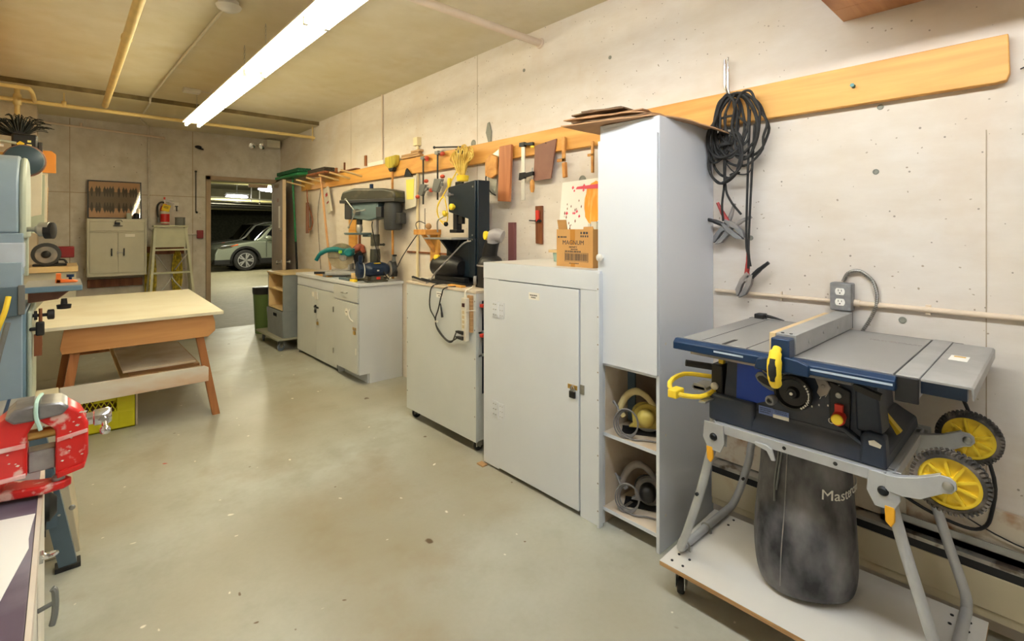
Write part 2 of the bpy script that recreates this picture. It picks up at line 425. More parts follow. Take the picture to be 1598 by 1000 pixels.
part('deadbolt', MB().lathe(L_(.78, -.045, 1.40), L_(.78, -.08, 1.40), [(0, .026), (.012, .026), (.014, .01), (.025, .01)], 16), m_steel, lf)
part('door_notice', MB().box(.52, .66, -.0475, -.045, 1.42, 1.72, LM), m_paper, lf)
part('door_plate', MB().box(.42, .52, -.0475, -.045, 1.78, 1.83, LM), m_brownwood, lf)
# door closer arm box at head of frame
part('door_closer', MB().box(1.95, 2.2, 7.72, 7.765, 2.0, 2.05), m_frame, d, .004)

# ================================================================== FLUORESCENT FIXTURES
m_fix = mat('fixture_enamel', (232, 226, 206), .35)
def fixture(y0, y1, spec, label, first):
    t = thing('fluorescent_light', label, 'ceiling light', (.99, (y0+y1)/2, 2.47), group='fluorescent strip lights')
    mb = MB()
    mb.box(.955, 1.025, y0+.002, y1-.002, 2.515, 2.575)
    mb.box(.898, 1.082, y0+.002, y1-.002, 2.506, 2.514)
    part('housing', mb, m_fix, t, .002)
    key = str(spec)
    if key not in m_tube_m:
        mm = bpy.data.materials.new('lit_fluorescent_tube'); mm.use_nodes = True
        b = mm.node_tree.nodes['Principled BSDF']; b.inputs['Base Color'].default_value = (.9, .9, .9, 1)
        b.inputs['Emission Color'].default_value = (*spec[0], 1); b.inputs['Emission Strength'].default_value = spec[1]
        m_tube_m[key] = mm
    ym = (y0+y1)/2
    for a, b_ in ((y0+.03, ym-.02), (ym+.02, y1-.03)):
        for x in (.935, 1.045):
            tb = part('tube', MB().cyl((x, a, 2.485), (x, b_, 2.485), .0145, n=14), m_tube_m[key], t)
            sk = MB()
            for yy in (a-.012, b_+.012): sk.box(x-.012, x+.012, yy-.008, yy+.008, 2.468, 2.52)
            part('socket', sk, m_white, tb, .002)
    for yy in (y0+.25, y1-.25):
        ch = MB(); z = 2.575; k = 0
        while z < 2.755:
            q = Matrix.Translation((.99, yy, z+.011)) @ Matrix.Rotation(PI/2*(k % 2), 4, 'Z')
            pts = [q @ Vector((.005*math.cos(a), 0, .012*math.sin(a))) for a in [2*PI*i/8 for i in range(8)]]
            ch.tube(pts, .0014, 4, 0, True); z += .0185; k += 1
        part('hanging_chain', ch, m_steel, t)
    return t
fixture(3.79, 6.06, TUBE_FAR, 'lit twin-tube strip light farthest from the camera, its end pointing at the doorway', 1)
fixture(1.50, 3.77, TUBE_MID, 'lit twin-tube strip light nearer the camera, cut off by the top edge of the photo', 0)
fixture(-.80, 1.47, TUBE_NEAR, 'lit twin-tube strip light overhead beside the camera, continuing the row', 0)

# ================================================================== PIPES AND CEILING THINGS
single('ceiling_pipe', MB().cyl((-.84, 6.45, 2.6), (2.40, 6.45, 2.585), .019).cyl((2.375, 6.45, 2.54), (2.375, 6.45, 2.72), .008),
       m_yellowpaint, 'cream painted pipe crossing the room below the ceiling in front of the far wall', 'pipe')
mb = MB(); mb.tube([(-.84, 6.0, 2.625), (-.3, 6.0, 2.625), (-.22, 6.03, 2.62), (-.205, 6.3, 2.60), (-.205, 6.44, 2.6)], .017, 10, 4)
mb.cyl((-.32, 6.45, 2.45), (-.32, 6.45, 2.72), .02).lathe((-.32, 6.45, 2.55), (-.32, 6.45, 2.65), [(0, .028), (.03, .032), (.07, .032), (.1, .028)], 14)
single('branch_pipe', mb, m_yellowpaint, 'short cream pipe branch with bent elbow at the top left corner of the room', 'pipe')
single('overhead_pipe', MB().cyl((.295, -.5, 2.63), (.295, 6.2, 2.6), .026).lathe((.295, 3.95, 2.616), (.295, 4.0, 2.616), [(0, .031), (.04, .031)], 16),
       m_yellowpaint, 'thick yellowed pipe running lengthwise under the ceiling left of the strip lights', 'pipe')
single('cross_pipe', MB().cyl((-.84, 2.36, 2.665), (2.4, 2.36, 2.665), .024).lathe((2.385, 2.36, 2.665), (2.4, 2.36, 2.665), [(0, .033), (.015, .036)], 18),
       m_pinkpipe, 'off-white pipe crossing the ceiling and entering the right wall high up', 'pipe')
for x, y in ((.0, 6.45),):
    single('pipe_hanger', MB().cyl((x, y, 2.62), (x, y, 2.72), .006).lathe((x, y, 2.585), (x, y, 2.64), [(0, .024), (.055, .018)], 12), m_yellowpaint,
           'short cream pipe hanger holding the far cross pipe', 'pipe hanger')
mb = MB(); mb.tube([(.73, 3.35, 2.755), (.68, 5.2, 2.755), (.66, 6.29, 2.755)], .0095, 8, 2)
mb.tube([(.66, 6.29, 2.755), (.66, 6.3, 2.71), (.665, 7.3, 2.71), (.80, 7.78, 2.705)], .0095, 8, 0)
single('ceiling_conduit', mb, m_cream, 'thin painted conduit on the ceiling from the round box towards the far wall', 'conduit')
mb = MB(); mb.lathe((.73, 3.33, 2.765), (.73, 3.33, 2.70), [(0, .055), (.02, .055), (.03, .07), (.045, .062), (.062, .03)], 24)
single('round_ceiling_box', mb, m_white, 'round white detector box on the ceiling left of the strip lights', 'ceiling detector')
sd = thing('junction_box', 'small white rectangular box on the ceiling near the end of the strip light', 'junction box', (.92, 5.66, 2.72))
part('cover', MB().box(.85, .99, 5.61, 5.71, 2.73, 2.765), m_white, sd, .006)
part('lead_wire', MB().tube([(.99, 5.62, 2.75), (1.05, 5.55, 2.73), (1.06, 5.5, 2.755)], .004, 6), m_white, sd)
single('wall_vent_rod', MB().cyl((-.2, 7.76, 2.625), (.93, 7.76, 2.585), .012).cyl((.15, 7.76, 2.61), (.15, 7.76, 2.66), .013).ball((.95, 7.76, 2.583), .022),
       m_pinkpipe, 'thin grey pipe running along the top of the far wall with a capped end', 'pipe')
em = thing('emergency_light', 'beige emergency lighting unit with two lamp heads over the open doorway corner', 'emergency light', (2.15, 7.62, 2.6))
part('battery_box', MB().box(2.16, 2.34, 7.62, 7.8, 2.585, 2.695), m_cream, em, .006)
for x, y in ((1.98, 7.7), (2.10, 7.66)):
    part('lamp_head', MB().lathe((x, y, 2.60), (x-.01, y-.075, 2.575), [(0, .018), (.02, .035), (.06, .042), (.062, .036), (.063, .0)], 16).cyl((x, y, 2.60), (x+.08, 7.72, 2.60), .006), m_chrome, em)
single('wall_bracket_stub', MB().ball((1.34, 7.77, 2.51), .03, 1.4, .8, .7).cyl((1.34, 7.8, 2.50), (1.39, 7.74, 2.48), .012), m_black,
       'small black bolt stub on the far wall above and left of the doorway', 'wall bracket')
single('wall_rod', MB().cyl((1.315, 7.785, 1.63), (1.315, 7.785, 2.18), .006).ball((1.315, 7.785, 2.18), .014).ball((1.325, 7.785, 1.63), .014), m_blk_metal,
       'thin dark vertical rod on the far wall between extinguisher and doorway', 'rod')
mb = MB(); mb.tube([(.80, 7.785, 2.71), (.80, 7.785, 1.52), (.81, 7.785, 1.42), (.90, 7.785, 1.345), (1.0, 7.785, 1.335), (1.33, 7.785, 1.335)], .011, 8, 4)
single('wall_conduit', mb, m_wall_f, 'painted conduit dropping down the far wall and bending right to the red box', 'conduit')
single('alarm_box', MB().box(1.325, 1.40, 7.76, 7.8, 1.28, 1.39), mat('dull_red_box', (138, 40, 48), .5), 'dull red electrical box on the far wall beside the door frame', 'electrical box', bevel=.006)

# ================================================================== RIGHT WALL FITTINGS
mb = MB(); mb.prism([(.114, 1.906), (.106, 1.93), (.110, 2.062), (6.82, 2.05), (6.82, 1.915), (.14, 1.902)], 'x', 2.362, 2.4)
rail = single('wall_rail_board', mb, m_pine, 'long varnished pine board fixed along the right wall for hanging tools', 'wall board', bevel=.003)
single('rail_bolt', MB().cyl((2.365, .55, 1.977), (2.335, .55, 1.977), .004).lathe((2.34, .55, 1.977), (2.333, .55, 1.977), [(0, .008), (.007, .008)], 6).cyl((2.355, .55, 1.972), (2.36, .55, 1.98), .006),
       mat('teal_screw', (80, 120, 116), .4, .4), 'small greenish screw sticking out of the right part of the pine board', 'screw')
single('wall_nail', MB().cyl((2.4, .082, 1.944), (2.352, .055, 1.944), .0022).ball((2.352, .055, 1.944), .0045), m_blk_metal, 'dark nail in the wall just past the right end of the pine board', 'nail')
single('vertical_conduit', MB().cyl((2.388, 4.593, 2.765), (2.388, 4.593, 2.06), .009), m_pinkpipe, 'thin vertical conduit from ceiling to pine board behind the drill press', 'conduit')
mb = MB(); mb.cyl((2.382, 3.905, 2.215), (2.382, 3.905, .86), .0125)
mb.box(2.355, 2.4, 3.87, 3.94, 2.16, 2.235)
single('light_conduit', mb, mat('yellow_cream_conduit', (236, 220, 178), .5), 'cream vertical conduit with a small box at its top beside the clamps', 'conduit', bevel=.003)
single('horizontal_conduit', MB().cyl((2.388, 1.135, 1.10), (2.388, .63, 1.1), .0085).cyl((2.388, .555, 1.1), (2.388, -1.2, 1.1), .0105).cyl((2.388, .556, 1.1), (2.388, .535, 1.1), .0145)
       .box(2.386, 2.4, .83, .835, 1.08, 1.12).box(2.386, 2.4, .315, .33, 1.082, 1.118), mat('beige_conduit', (222, 204, 182), .5, var=.05), 'beige conduit running along the right wall through the outlet box', 'conduit')
ob = thing('outlet_box', 'grey metal outlet box with two white sockets on the right wall', 'electrical outlet', (2.38, .592, 1.05))
part('box', MB().box(2.35, 2.4, .555, .632, 1.068, 1.182), mat('galvanised_grey', (140, 142, 146), .4, .6, var=.1, scale=30), ob, .006)
part('cover_plate', MB().box(2.345, 2.35, .557, .630, 1.071, 1.180), mat('galvanised_plate', (152, 155, 160), .35, .6, var=.1, scale=30), ob, .002)
for z in (1.147, 1.104):
    mb = MB(); pts = [(.594+.017*math.cos(a), z+max(-.0135, min(.0135, .019*math.sin(a)))) for a in [2*PI*i/24 for i in range(24)]]
    mb.prism(pts, 'x', 2.341, 2.345)
    s_ = part('socket', mb, m_paper, ob)
    mb = MB().box(2.3404, 2.341, .5985, .6005, z+.001, z+.009).box(2.3404, 2.341, .587, .589, z+.001, z+.008).cyl((2.3404, .594, z-.006), (2.341, .594, z-.006), .0026, n=10)
    part('socket_slots', mb, m_black, s_)
mb = MB(); pts = []
for a in range(0, 19):
    t = a/18
    p = [(2.385, .594, 1.186), (2.385, .575, 1.222), (2.385, .535, 1.232), (2.385, .492, 1.195), (2.385, .478, 1.14), (2.38, .482, 1.09), (2.375, .50, 1.04), (2.37, .525, .99), (2.365, .55, .94)]
mb.tube(p, .0062, 8, 4)
fc = single('flexible_conduit', mb, mat('flex_grey', (130, 126, 120), .4, .6), 'ribbed metal flexible conduit looping from the outlet box down behind the table saw', 'flexible conduit')
rb = MB(); P = [Vector(q) for q in p]
for i in range(len(P)-1):
    for k in range(7):
        c = P[i].lerp(P[i+1], k/7); dd = (P[i+1]-P[i]).normalized()
        rb.torus(c, c+dd, .0064, .0014, n=8, m=4)
tag(rb.build('ribs', m_steel, fc, world=True))

# baseboard heater along the right wall
ht = thing('baseboard_heater', 'long beige baseboard heater with black slot along the right wall behind the table saw', 'heater', (2.36, .3, 0))
part('front_panel', MB().box(2.315, 2.322, -2.0, 1.12, .112, .232), m_beigeheat, ht, .002)
part('casing', MB().box(2.322, 2.36, -2.0, 1.12, .08, .118).box(2.36, 2.398, -2.0, 1.12, .06, .27), m_beigeheat, ht)
part('air_slot', MB().box(2.322, 2.36, -2.0, 1.12, .225, .262), m_black, ht)
part('top_strip', MB().box(2.318, 2.4, -2.0, 1.12, .268, .276).box(2.318, 2.322, -2.0, 1.12, .262, .268), mat('scuffed_metal_strip', (190, 186, 178), .35, .7, rgb2=(120, 108, 96), scale=14, lo=.5, hi=.6), ht)
single('wall_channel', MB().box(2.35, 2.4, -2.0, .46, .277, .30).box(2.35, 2.356, -2.0, .46, .277, .325), m_steel, 'shiny metal channel on the wall just above the heater at right', 'metal channel')
struct('baseboard_right', MB().box(2.378, 2.4, -2.0, 1.14, .28, .432), m_rust, .002)
single('cable_riser', MB().box(2.37, 2.4, .385, .425, .28, .70), m_cream, 'beige vertical cable duct rising from the heater behind the saw wheels', 'cable duct', bevel=.003)
mb = MB(); mb.tube([(2.36, .47, .72), (2.362, .50, .62), (2.36, .49, .50), (2.355, .43, .42), (2.355, .33, .37), (2.355, .22, .35), (2.355, .17, .37), (2.358, .15, .43), (2.36, .145, .55), (2.35, .2, .74), (2.3, .25, .9), (2.2, .24, .945)], .006, 8, 4)
single('extension_cord', mb, m_black, 'black power cord looping on the wall behind the table saw wheels', 'cord')
mb = MB(); mb.tube([(2.366, .36, .55), (2.37, .33, .47), (2.365, .25, .40), (2.365, .1, .345), (2.365, -.1, .325)], .0025, 6, 4)
single('thin_wire', mb, m_black, 'thin black wire sagging along the wall right of the cable duct', 'wire')

# underside of shelf box on the right wall near the camera
us = thing('wall_shelf', 'brown wooden box shelf high on the right wall, seen from below', 'shelf', (2.2, 0, 2.26))
mb = MB()
for i in range(4):
    x1 = 2.4-i*.15; mb.box(x1-.149, x1, -.9, .596, 2.262, 2.282)
part('bottom_boards', mb, m_brownwood_y, us, .0015)
part('sides', MB().box(1.8, 1.818, -.9, .596, 2.282, 2.55).box(2.385, 2.4, -.9, .596, 2.282, 2.55).box(1.818, 2.385, .578, .596, 2.282, 2.55).box(1.818, 2.385, -.9, -.882, 2.282, 2.55), m_brownwood, us, .002)
part('top_board', MB().box(1.8, 2.4, -.9, .596, 2.55, 2.57), m_brownwood, us)

# ================================================================== THINGS HANGING ON THE RIGHT WALL
hk = thing('wall_hook', 'chrome pipe hook standing up from the pine board holding the booster cables', 'hook', (2.34, 1.07, 1.98))
part('hook_rod', MB().tube([(2.352, 1.072, 2.215), (2.352, 1.072, 2.10), (2.35, 1.065, 2.065), (2.345, 1.055, 2.045), (2.325, 1.05, 2.03)], .0055, 10, 4)
     .tube([(2.352, 1.056, 2.222), (2.352, 1.057, 2.10), (2.352, 1.052, 2.06), (2.35, 1.044, 2.03)], .0045, 10, 4), m_chrome, hk)
jc = thing('booster_cables', 'black booster cables coiled on the chrome hook with hanging clamps', 'booster cables', (2.34, 1.03, 1.2))
rnd = random.Random(3); mb = MB()
loops = [((1.03, 1.90), .075, .15, .15), ((1.0, 1.92), .09, .14, -.2), ((.98, 1.91), .075, .155, -.1), ((.955, 1.905), .06, .15, .05), ((.975, 1.90), .10, .15, -.28), ((1.06, 1.87), .055, .15, .28), ((1.045, 1.84), .09, .10, .4), ((1.05, 1.74), .085, .12, .15), ((1.05, 1.75), .07, .105, -.1), ((.99, 1.89), .12, .165, -.1), ((1.05, 1.90), .05, .13, .1), ((1.06, 1.88), .04, .15, .2), ((1.035, 1.895), .062, .14, .0), ((1.055, 1.75), .08, .13, .05)]
for i, (c, a, b, tl) in enumerate(loops):
    x0 = 2.325-.006*(i % 4)
    if c[1] > 1.8: c = (c[0], min(c[1], 2.03-b))
    pts = []
    for k in range(16):
        t = 2*PI*k/16; u = a*math.cos(t)*(1+.1*rnd.uniform(-1, 1)); v = b*math.sin(t)*(1+.05*rnd.uniform(-1, 1))
        pts.append((x0+.014*math.sin(t*1+i), c[0]+u*math.cos(tl)-v*math.sin(tl), c[1]+u*math.sin(tl)+v*math.cos(tl)))
    mb.tube(pts, .006, 8, 3, True)
mb.tube([(2.325, 1.055, 1.95), (2.32, 1.06, 1.75), (2.325, 1.062, 1.62), (2.33, 1.075, 1.52), (2.335, 1.072, 1.44)], .0055, 8, 4)
mb.tube([(2.32, 1.05, 1.85), (2.32, 1.055, 1.62), (2.325, 1.035, 1.54), (2.33, .985, 1.47)], .0055, 8, 4)
mb.tube([(2.33, .945, 1.95), (2.33, .955, 1.65), (2.33, .962, 1.35), (2.335, .955, 1.28), (2.335, .955, 1.22)], .0055, 8, 4)
mb.tube([(2.33, .925, 1.88), (2.33, .94, 1.6), (2.33, .951, 1.35), (2.335, .952, 1.28), (2.335, .945, 1.23)], .0055, 8, 4)
part('cable', mb, m_rubber, jc)
mb = MB()
for zz in (1.80, 1.805, 1.795): mb.torus((2.318, 1.053, zz), (2.318, 1.06, zz+.05), .028, .004, n=14)
mb.torus((2.32, 1.01, 1.66), (2.32, 1.02, 1.70), .02, .004)
mb.tube([(2.32, 1.08, 1.77), (2.315, 1.04, 1.70), (2.315, 1.0, 1.66), (2.315, .95, 1.655), (2.31, .925, 1.69)], .0028, 6, 4)
part('tie_wrap', mb, m_rubber, jc)
def booster_clamp(c, rot, cols, jc, sc=1.25):
    T = Matrix.Translation(c) @ Matrix.Rotation(rot, 4, 'X') @ Matrix.Scale(sc, 4)
    m1 = MB()
    for s in (-1, 1):
        m1.prism([(-.006*s, .02), (s*.012, .03), (s*.022, -.005), (s*.02, -.05), (s*.004, -.072), (s*.001, -.06), (s*.006, -.02)], 'x', -.011, .011, T)
    m1.cyl(T @ Vector((-.014, 0, 0)), T @ Vector((.014, 0, 0)), .006)
    o = part('clamp_jaws', m1, m_shade, jc, .002)
    for s, cm in zip((-1, 1), cols):
        g = MB(); g.tube([T @ Vector((0, s*.010, .018)), T @ Vector((0, s*.022, .055)), T @ Vector((0, s*.04, .095))], [.011, .011, .009, .008], 8, 4)
        part('clamp_grip', g, cm, o)
m_rg = mat('worn_red_grip', (160, 48, 44), .5)
booster_clamp((2.345, 1.045, 1.415), math.radians(-50), (m_rg, m_black), jc)
booster_clamp((2.355, 1.065, 1.40), math.radians(40), (m_shade, m_shade), jc)
booster_clamp((2.345, .965, 1.165), math.radians(25), (m_black, m_rg), jc)

# ---- tools hung on the board, far to near
def hang_nail(mb, y, z): mb.cyl((2.362, y, z), (2.34, y, z+.004), .0022, n=8)
# boards hanging
mb = MB(); mb.prism([(2.765, 1.997), (2.638, 1.998), (2.66, 1.595), (2.785, 1.605)], 'x', 2.325, 2.345)
pl = thing('hanging_plank', 'reddish brown wooden plank hung upright on the pine board', 'plank', (2.335, 2.7, 1.6))
part('plank', mb, wood('reddish_plank', (196, 128, 84), (170, 104, 64), axis=2, knots=False), pl, .002)
mb = MB(); hang_nail(mb, 2.7, 1.985); part('nail', mb, m_blk_metal, pl)
hp = thing('hardboard_panel', 'mauve-brown hardboard panel hung on a nail beside the wooden hand screw', 'panel', (2.35, 2.3, 1.74))
part('panel', MB().prism([(2.405, 1.963), (2.212, 1.985), (2.262, 1.732), (2.42, 1.727)], 'x', 2.348, 2.36), m_darkpanel, hp, .001)
mb = MB(); hang_nail(mb, 2.3, 1.965); part('nail', mb, m_blk_metal, hp)
# wooden fixture right of the panel
sq = thing('wooden_try_square', 'small light wooden bracket tool hanging right of the brown panel', 'wooden tool', (2.35, 2.16, 1.7))
part('blade', MB().box(2.335, 2.35, 2.15, 2.172, 1.83, 1.985).box(2.335, 2.35, 2.15, 2.215, 1.83, 1.85), m_pine_x, sq, .002)
part('handle', MB().prism([(2.135, 1.73), (2.162, 1.725), (2.168, 1.82), (2.14, 1.825)], 'x', 2.33, 2.352), m_pine_x, sq, .003)
sq2 = thing('wooden_bracket', 'small wooden cross-shaped stick against the pine board beside the tall cabinet', 'wooden tool', (2.35, 1.88, 1.7))
part('bar', MB().box(2.34, 2.355, 1.862, 1.877, 1.74, 1.93).box(2.34, 2.355, 1.862, 1.905, 1.84, 1.856), m_pine_x, sq2, .002)
mt = thing('hand_saw', 'pale wooden saw handle block on a dark rod, left of the hanging plank', 'hand saw', (2.34, 2.85, 1.66))
part('handle', MB().prism([(2.93, 1.92), (2.86, 1.955), (2.80, 1.93), (2.80, 1.80), (2.86, 1.775), (2.93, 1.80)], 'x', 2.325, 2.347), m_pine_x, mt, .004)
part('blade', MB().prism([(2.94, 1.93), (2.80, 1.985), (2.80, 1.90), (2.84, 1.65), (2.915, 1.66)], 'x', 2.35, 2.3515), m_steel, mt)
part('rod', MB().tube([(2.335, 2.92, 1.83), (2.335, 2.93, 1.76), (2.335, 2.88, 1.68), (2.335, 2.82, 1.65)], .005, 6, 3), m_blk_metal, mt)
# upright stone/blade above
single('trowel_blade', MB().prism([(2.905, 2.06), (2.935, 2.14), (2.915, 2.21), (2.895, 2.215), (2.868, 2.14), (2.875, 2.06)], 'x', 2.39, 2.396), m_concpatch, 'grey pointed blade standing behind the pine board above the hanging plank', 'blade')
# big chrome bar clamp
def bar_clamp(name, label, y, ztop, zbot, bar_w, barm, headm, gripm, jaw2, jr, group=None, x=2.335):
    t = thing(name, label, 'bar clamp', (x, y, zbot), group=group)
    part('bar', MB().box(x-.004, x+.004, y-bar_w/2, y+bar_w/2, zbot, ztop), barm, t, .001)
    mb = MB(); mb.prism([(y-.02, ztop+.012), (y+.03, ztop+.012), (y+.032, ztop-.015), (y-.02, ztop-.02)], 'x', x-.012, x+.012)
    mb.prism([(y-.02, ztop+.005), (y-jr, ztop+.002), (y-jr, ztop-.022), (y-.02, ztop-.01)], 'x', x-.009, x+.009)
    h = part('fixed_jaw', mb, headm, t, .002)
    part('jaw_pad', MB().cyl((x, y-jr+.012, ztop-.022), (x, y-jr+.012, ztop-.036), .013, n=14), gripm, h)
    mb = MB(); mb.prism([(y-.02, jaw2+.02), (y+.03, jaw2+.02), (y+.036, jaw2-.03), (y-.02, jaw2-.02)], 'x', x-.012, x+.012)
    mb.prism([(y-.02, jaw2+.014), (y-jr, jaw2+.02), (y-jr, jaw2-.005), (y-.02, jaw2-.016)], 'x', x-.010, x+.010)
    h2 = part('sliding_jaw', mb, headm, t, .002)
    mb = MB().cyl((x, y-jr+.012, jaw2+.045), (x, y-jr+.012, jaw2-.05), .0045, n=10)
    part('screw', mb, m_steel, h2)
    return t, h2
t, h2 = bar_clamp('bar_clamp', 'big chrome bar clamp with black jaws and wooden screw handle, hung near the brown panel', 2.53, 1.985, 1.60, .032, m_barsteel, m_blk_metal, m_yellow, 1.77, .10)
part('screw_handle', MB().lathe((2.335, 2.442, 1.735), (2.335, 2.442, 1.645), [(0, .008), (.015, .016), (.06, .017), (.085, .010)], 14), m_pine_x, h2)
# red and grey clamps
t, h2 = bar_clamp('bar_clamp', 'black bar clamp with red pads hung behind the cream conduit', 3.835, 2.03, 1.62, .016, m_blk_metal, m_clampgrey, m_red, 1.745, .075, 'red padded clamps')
part('grip', MB().prism([(3.86, 1.80), (3.90, 1.71), (3.84, 1.69), (3.77, 1.79)], 'x', 2.318, 2.35), m_clampgrey, h2, .005)
for q in ((2.33, 3.92, 1.69), (2.33, 3.78, 1.82), (2.33, 3.77, 2.02)): part('red_knob', MB().ball(q, .019, 1, 1.3, .9), m_dullred, h2)
t, h2 = bar_clamp('bar_clamp', 'black bar clamp with red pads, second one right of the cream conduit', 3.61, 2.05, 1.65, .016, m_blk_metal, m_clampgrey, m_red, 1.77, .075, 'red padded clamps')
part('grip', MB().prism([(3.64, 1.83), (3.68, 1.73), (3.60, 1.71), (3.53, 1.82)], 'x', 2.318, 2.35), m_clampgrey, h2, .005)
for q in ((2.33, 3.70, 1.735), (2.33, 3.53, 1.84), (2.33, 3.53, 2.03)): part('red_knob', MB().ball(q, .019, 1, 1.3, .9), m_dullred, h2)
t, h2 = bar_clamp('bar_clamp', 'slim silver bar clamp with dark sliding jaw, nearest the coiled yellow rope', 3.31, 2.03, 1.70, .018, m_steel, m_blk_metal, m_black, 1.76, .06)
part('screw_handle', MB().cyl((2.335, 3.25, 1.72), (2.33, 3.31, 1.60), .006, n=8), m_steel, h2)
single('long_rod', MB().cyl((2.335, 3.64, 2.098), (2.335, 3.22, 2.052), .0065).ball((2.335, 3.64, 2.098), .012), m_blk_metal, 'long thin dark rod lying across the clamps on the pine board', 'rod')
# clip board of papers
cb = thing('hanging_notepad', 'white board with a yellow note held by a dark clip, left of the cream conduit', 'notepad', (2.36, 4.05, 1.6))
part('backing', MB().prism([(4.165, 1.885), (3.955, 1.89), (3.965, 1.61), (4.15, 1.585)], 'x', 2.350, 2.36), m_cream, cb, .001)
part('yellow_note', MB().prism([(4.13, 1.86), (3.99, 1.86), (4.0, 1.675), (4.12, 1.675)], 'x', 2.347, 2.35), mat('yellow_note_paper', (240, 228, 110), .8), cb)
part('clip', MB().prism([(4.15, 1.89), (4.0, 1.88), (4.05, 1.92), (4.10, 1.965), (4.12, 1.95)], 'x', 2.335, 2.35).cyl((2.34, 4.12, 1.95), (2.34, 4.02, 1.90), .006), m_blk_metal, cb, .003)
# scrap blocks above the rail
for (y0, y1, z0, dz, lab) in ((4.16, 3.83, 2.07, .02, 'lowest of the three wood offcuts on the ledge above the clamps'), (4.15, 3.85, 2.091, .018, 'middle one of the three stacked wood offcuts above the clamps'), (3.98, 3.83, 2.11, .02, 'shortest wood offcut lying on top of the stack above the clamps')):
    single('wood_offcut', MB().box(2.355, 2.398, y1, y0, z0-.01, z0-.01+dz), m_plyedge, lab, 'wood offcut', group='offcuts above the rail', bevel=.002)
single('ledge_board', MB().box(2.362, 2.4, 4.52, 4.86, 2.055, 2.095), m_paper, 'short white strip of wood on top of the pine board behind the drill press', 'wood strip')
single('ledge_block', MB().box(2.35, 2.4, 5.12, 5.55, 2.055, 2.07).box(2.385, 2.4, 5.50, 5.52, 2.07, 2.17), m_brownwood, 'dark wooden strip with upright peg on the far top of the pine board', 'wood strip')
single('upright_stick', MB().box(2.38, 2.4, 4.95, 4.98, 2.08, 2.19), m_legwood, 'small upright wooden stick above the pine board near the vertical conduit', 'stick')
single('upright_stick', MB().box(2.38, 2.4, 5.72, 5.76, 2.03, 2.13), m_legwood, 'small upright wooden stick at the far end near the pegs', 'stick')
# whisk broom upside down with yellow handle, left of clamps
wb = thing('corn_broom', 'yellow bristled broom hung head up behind the drill press', 'broom', (2.33, 4.40, 1.1))
part('bristles', MB().prism([(4.51, 2.10), (4.29, 2.105), (4.305, 2.02), (4.36, 1.985), (4.43, 1.985), (4.50, 2.02)], 'x', 2.31, 2.36), mat('yellow_straw', (196, 178, 70), .9, var=.25, scale=30, stretch=(1, 1, .1)), wb, .01)
part('collar', MB().prism([(4.45, 1.99), (4.34, 1.99), (4.37, 1.955), (4.42, 1.955)], 'x', 2.315, 2.355), m_black, wb, .005)
part('handle', MB().cyl((2.335, 4.395, 1.96), (2.335, 4.385, .93), .0115), m_pine_x, wb)
# pegs, push broom, brown handled tools at far end
pg = thing('peg_rack', 'row of pale wooden pegs sticking out from the far end of the pine board', 'peg rack', (2.3, 6.1, 1.95))
for y in (6.7, 6.35, 6.0, 5.6, 5.3, 5.0):
    part('peg', MB().cyl((2.37, y, 1.97), (2.14, y+.02, 2.02), .011, n=10), m_ply, pg)
pb = thing('push_broom', 'green push broom hung head up near the open door', 'push broom', (2.28, 6.75, .5))
part('broom_head', MB().prism([(2.14, 2.075), (2.34, 2.095), (2.34, 2.13), (2.14, 2.11)], 'y', 6.33, 7.2), m_green, pb, .008)
part('bristles', MB().box(2.16, 2.32, 6.35, 7.18, 2.125, 2.17), mat('dark_green_bristles', (22, 84, 56), .9, var=.4, scale=60), pb)
part('upper_handle', MB().cyl((2.23, 6.76, 2.08), (2.27, 6.76, 1.24), .0125), m_green, pb)
part('lower_handle', MB().cyl((2.27, 6.76, 1.24), (2.31, 6.76, .35), .0135), m_blk_metal, pb)
bs = thing('brown_broom', 'broom with tan wooden handle and dark bristles resting on the pegs', 'broom', (2.28, 5.7, .5))
part('broom_head', MB().box(2.17, 2.31, 5.55, 6.1, 2.04, 2.065), m_brownwood, bs, .006)
part('bristles', MB().box(2.18, 2.30, 5.57, 6.08, 2.065, 2.11), mat('dark_bristles', (60, 54, 46), .9, var=.4, scale=60), bs)
part('handle', MB().cyl((2.24, 5.83, 2.04), (2.315, 5.72, .912), .0125), wood('tan_handle', (214, 168, 120), (198, 146, 98), axis=2, knots=False), bs)
single('hanging_strap', MB().tube([(2.34, 6.55, 1.92), (2.34, 6.52, 1.75), (2.34, 6.35, 1.52), (2.34, 6.42, 1.40), (2.34, 6.5, 1.45), (2.34, 6.53, 1.7)], .009, 8, 4).box(2.335, 2.345, 6.49, 6.58, 1.35, 1.75), m_brownwood,
       'brown leather strap and stick hanging right of the green broom handle', 'strap')
hb = thing('hand_level', 'white handled tool hanging slanted on the wall below the pine board near the pegs', 'hand tool', (2.35, 5.35, 1.7))
T = Matrix.Translation((2.345, 5.86, 1.75)) @ Matrix.Rotation(math.radians(-22), 4, 'X')
part('body', MB().box(-.012, .012, -.055, .055, -.16, .16, T), m_cream, hb, .004)
part('labels', MB().box(-.0135, -.012, -.03, .03, .05, .09, T).box(-.0135, -.012, -.03, .03, -.04, -.02, T), mat('faded_red', (170, 60, 60), .6), hb)
single('hanging_wire', MB().tube([(2.385, 6.2, 1.9), (2.385, 6.3, 1.6), (2.385, 6.25, 1.2), (2.385, 6.2, .9)], .003, 6, 4), m_blk_metal, 'thin dark wire hanging on the wall between the broom handles', 'wire')
mb = MB().box(2.385, 2.4, 4.50, 4.56, 1.25, 1.9).box(2.37, 2.4, 4.6, 4.72, 1.2, 1.5)
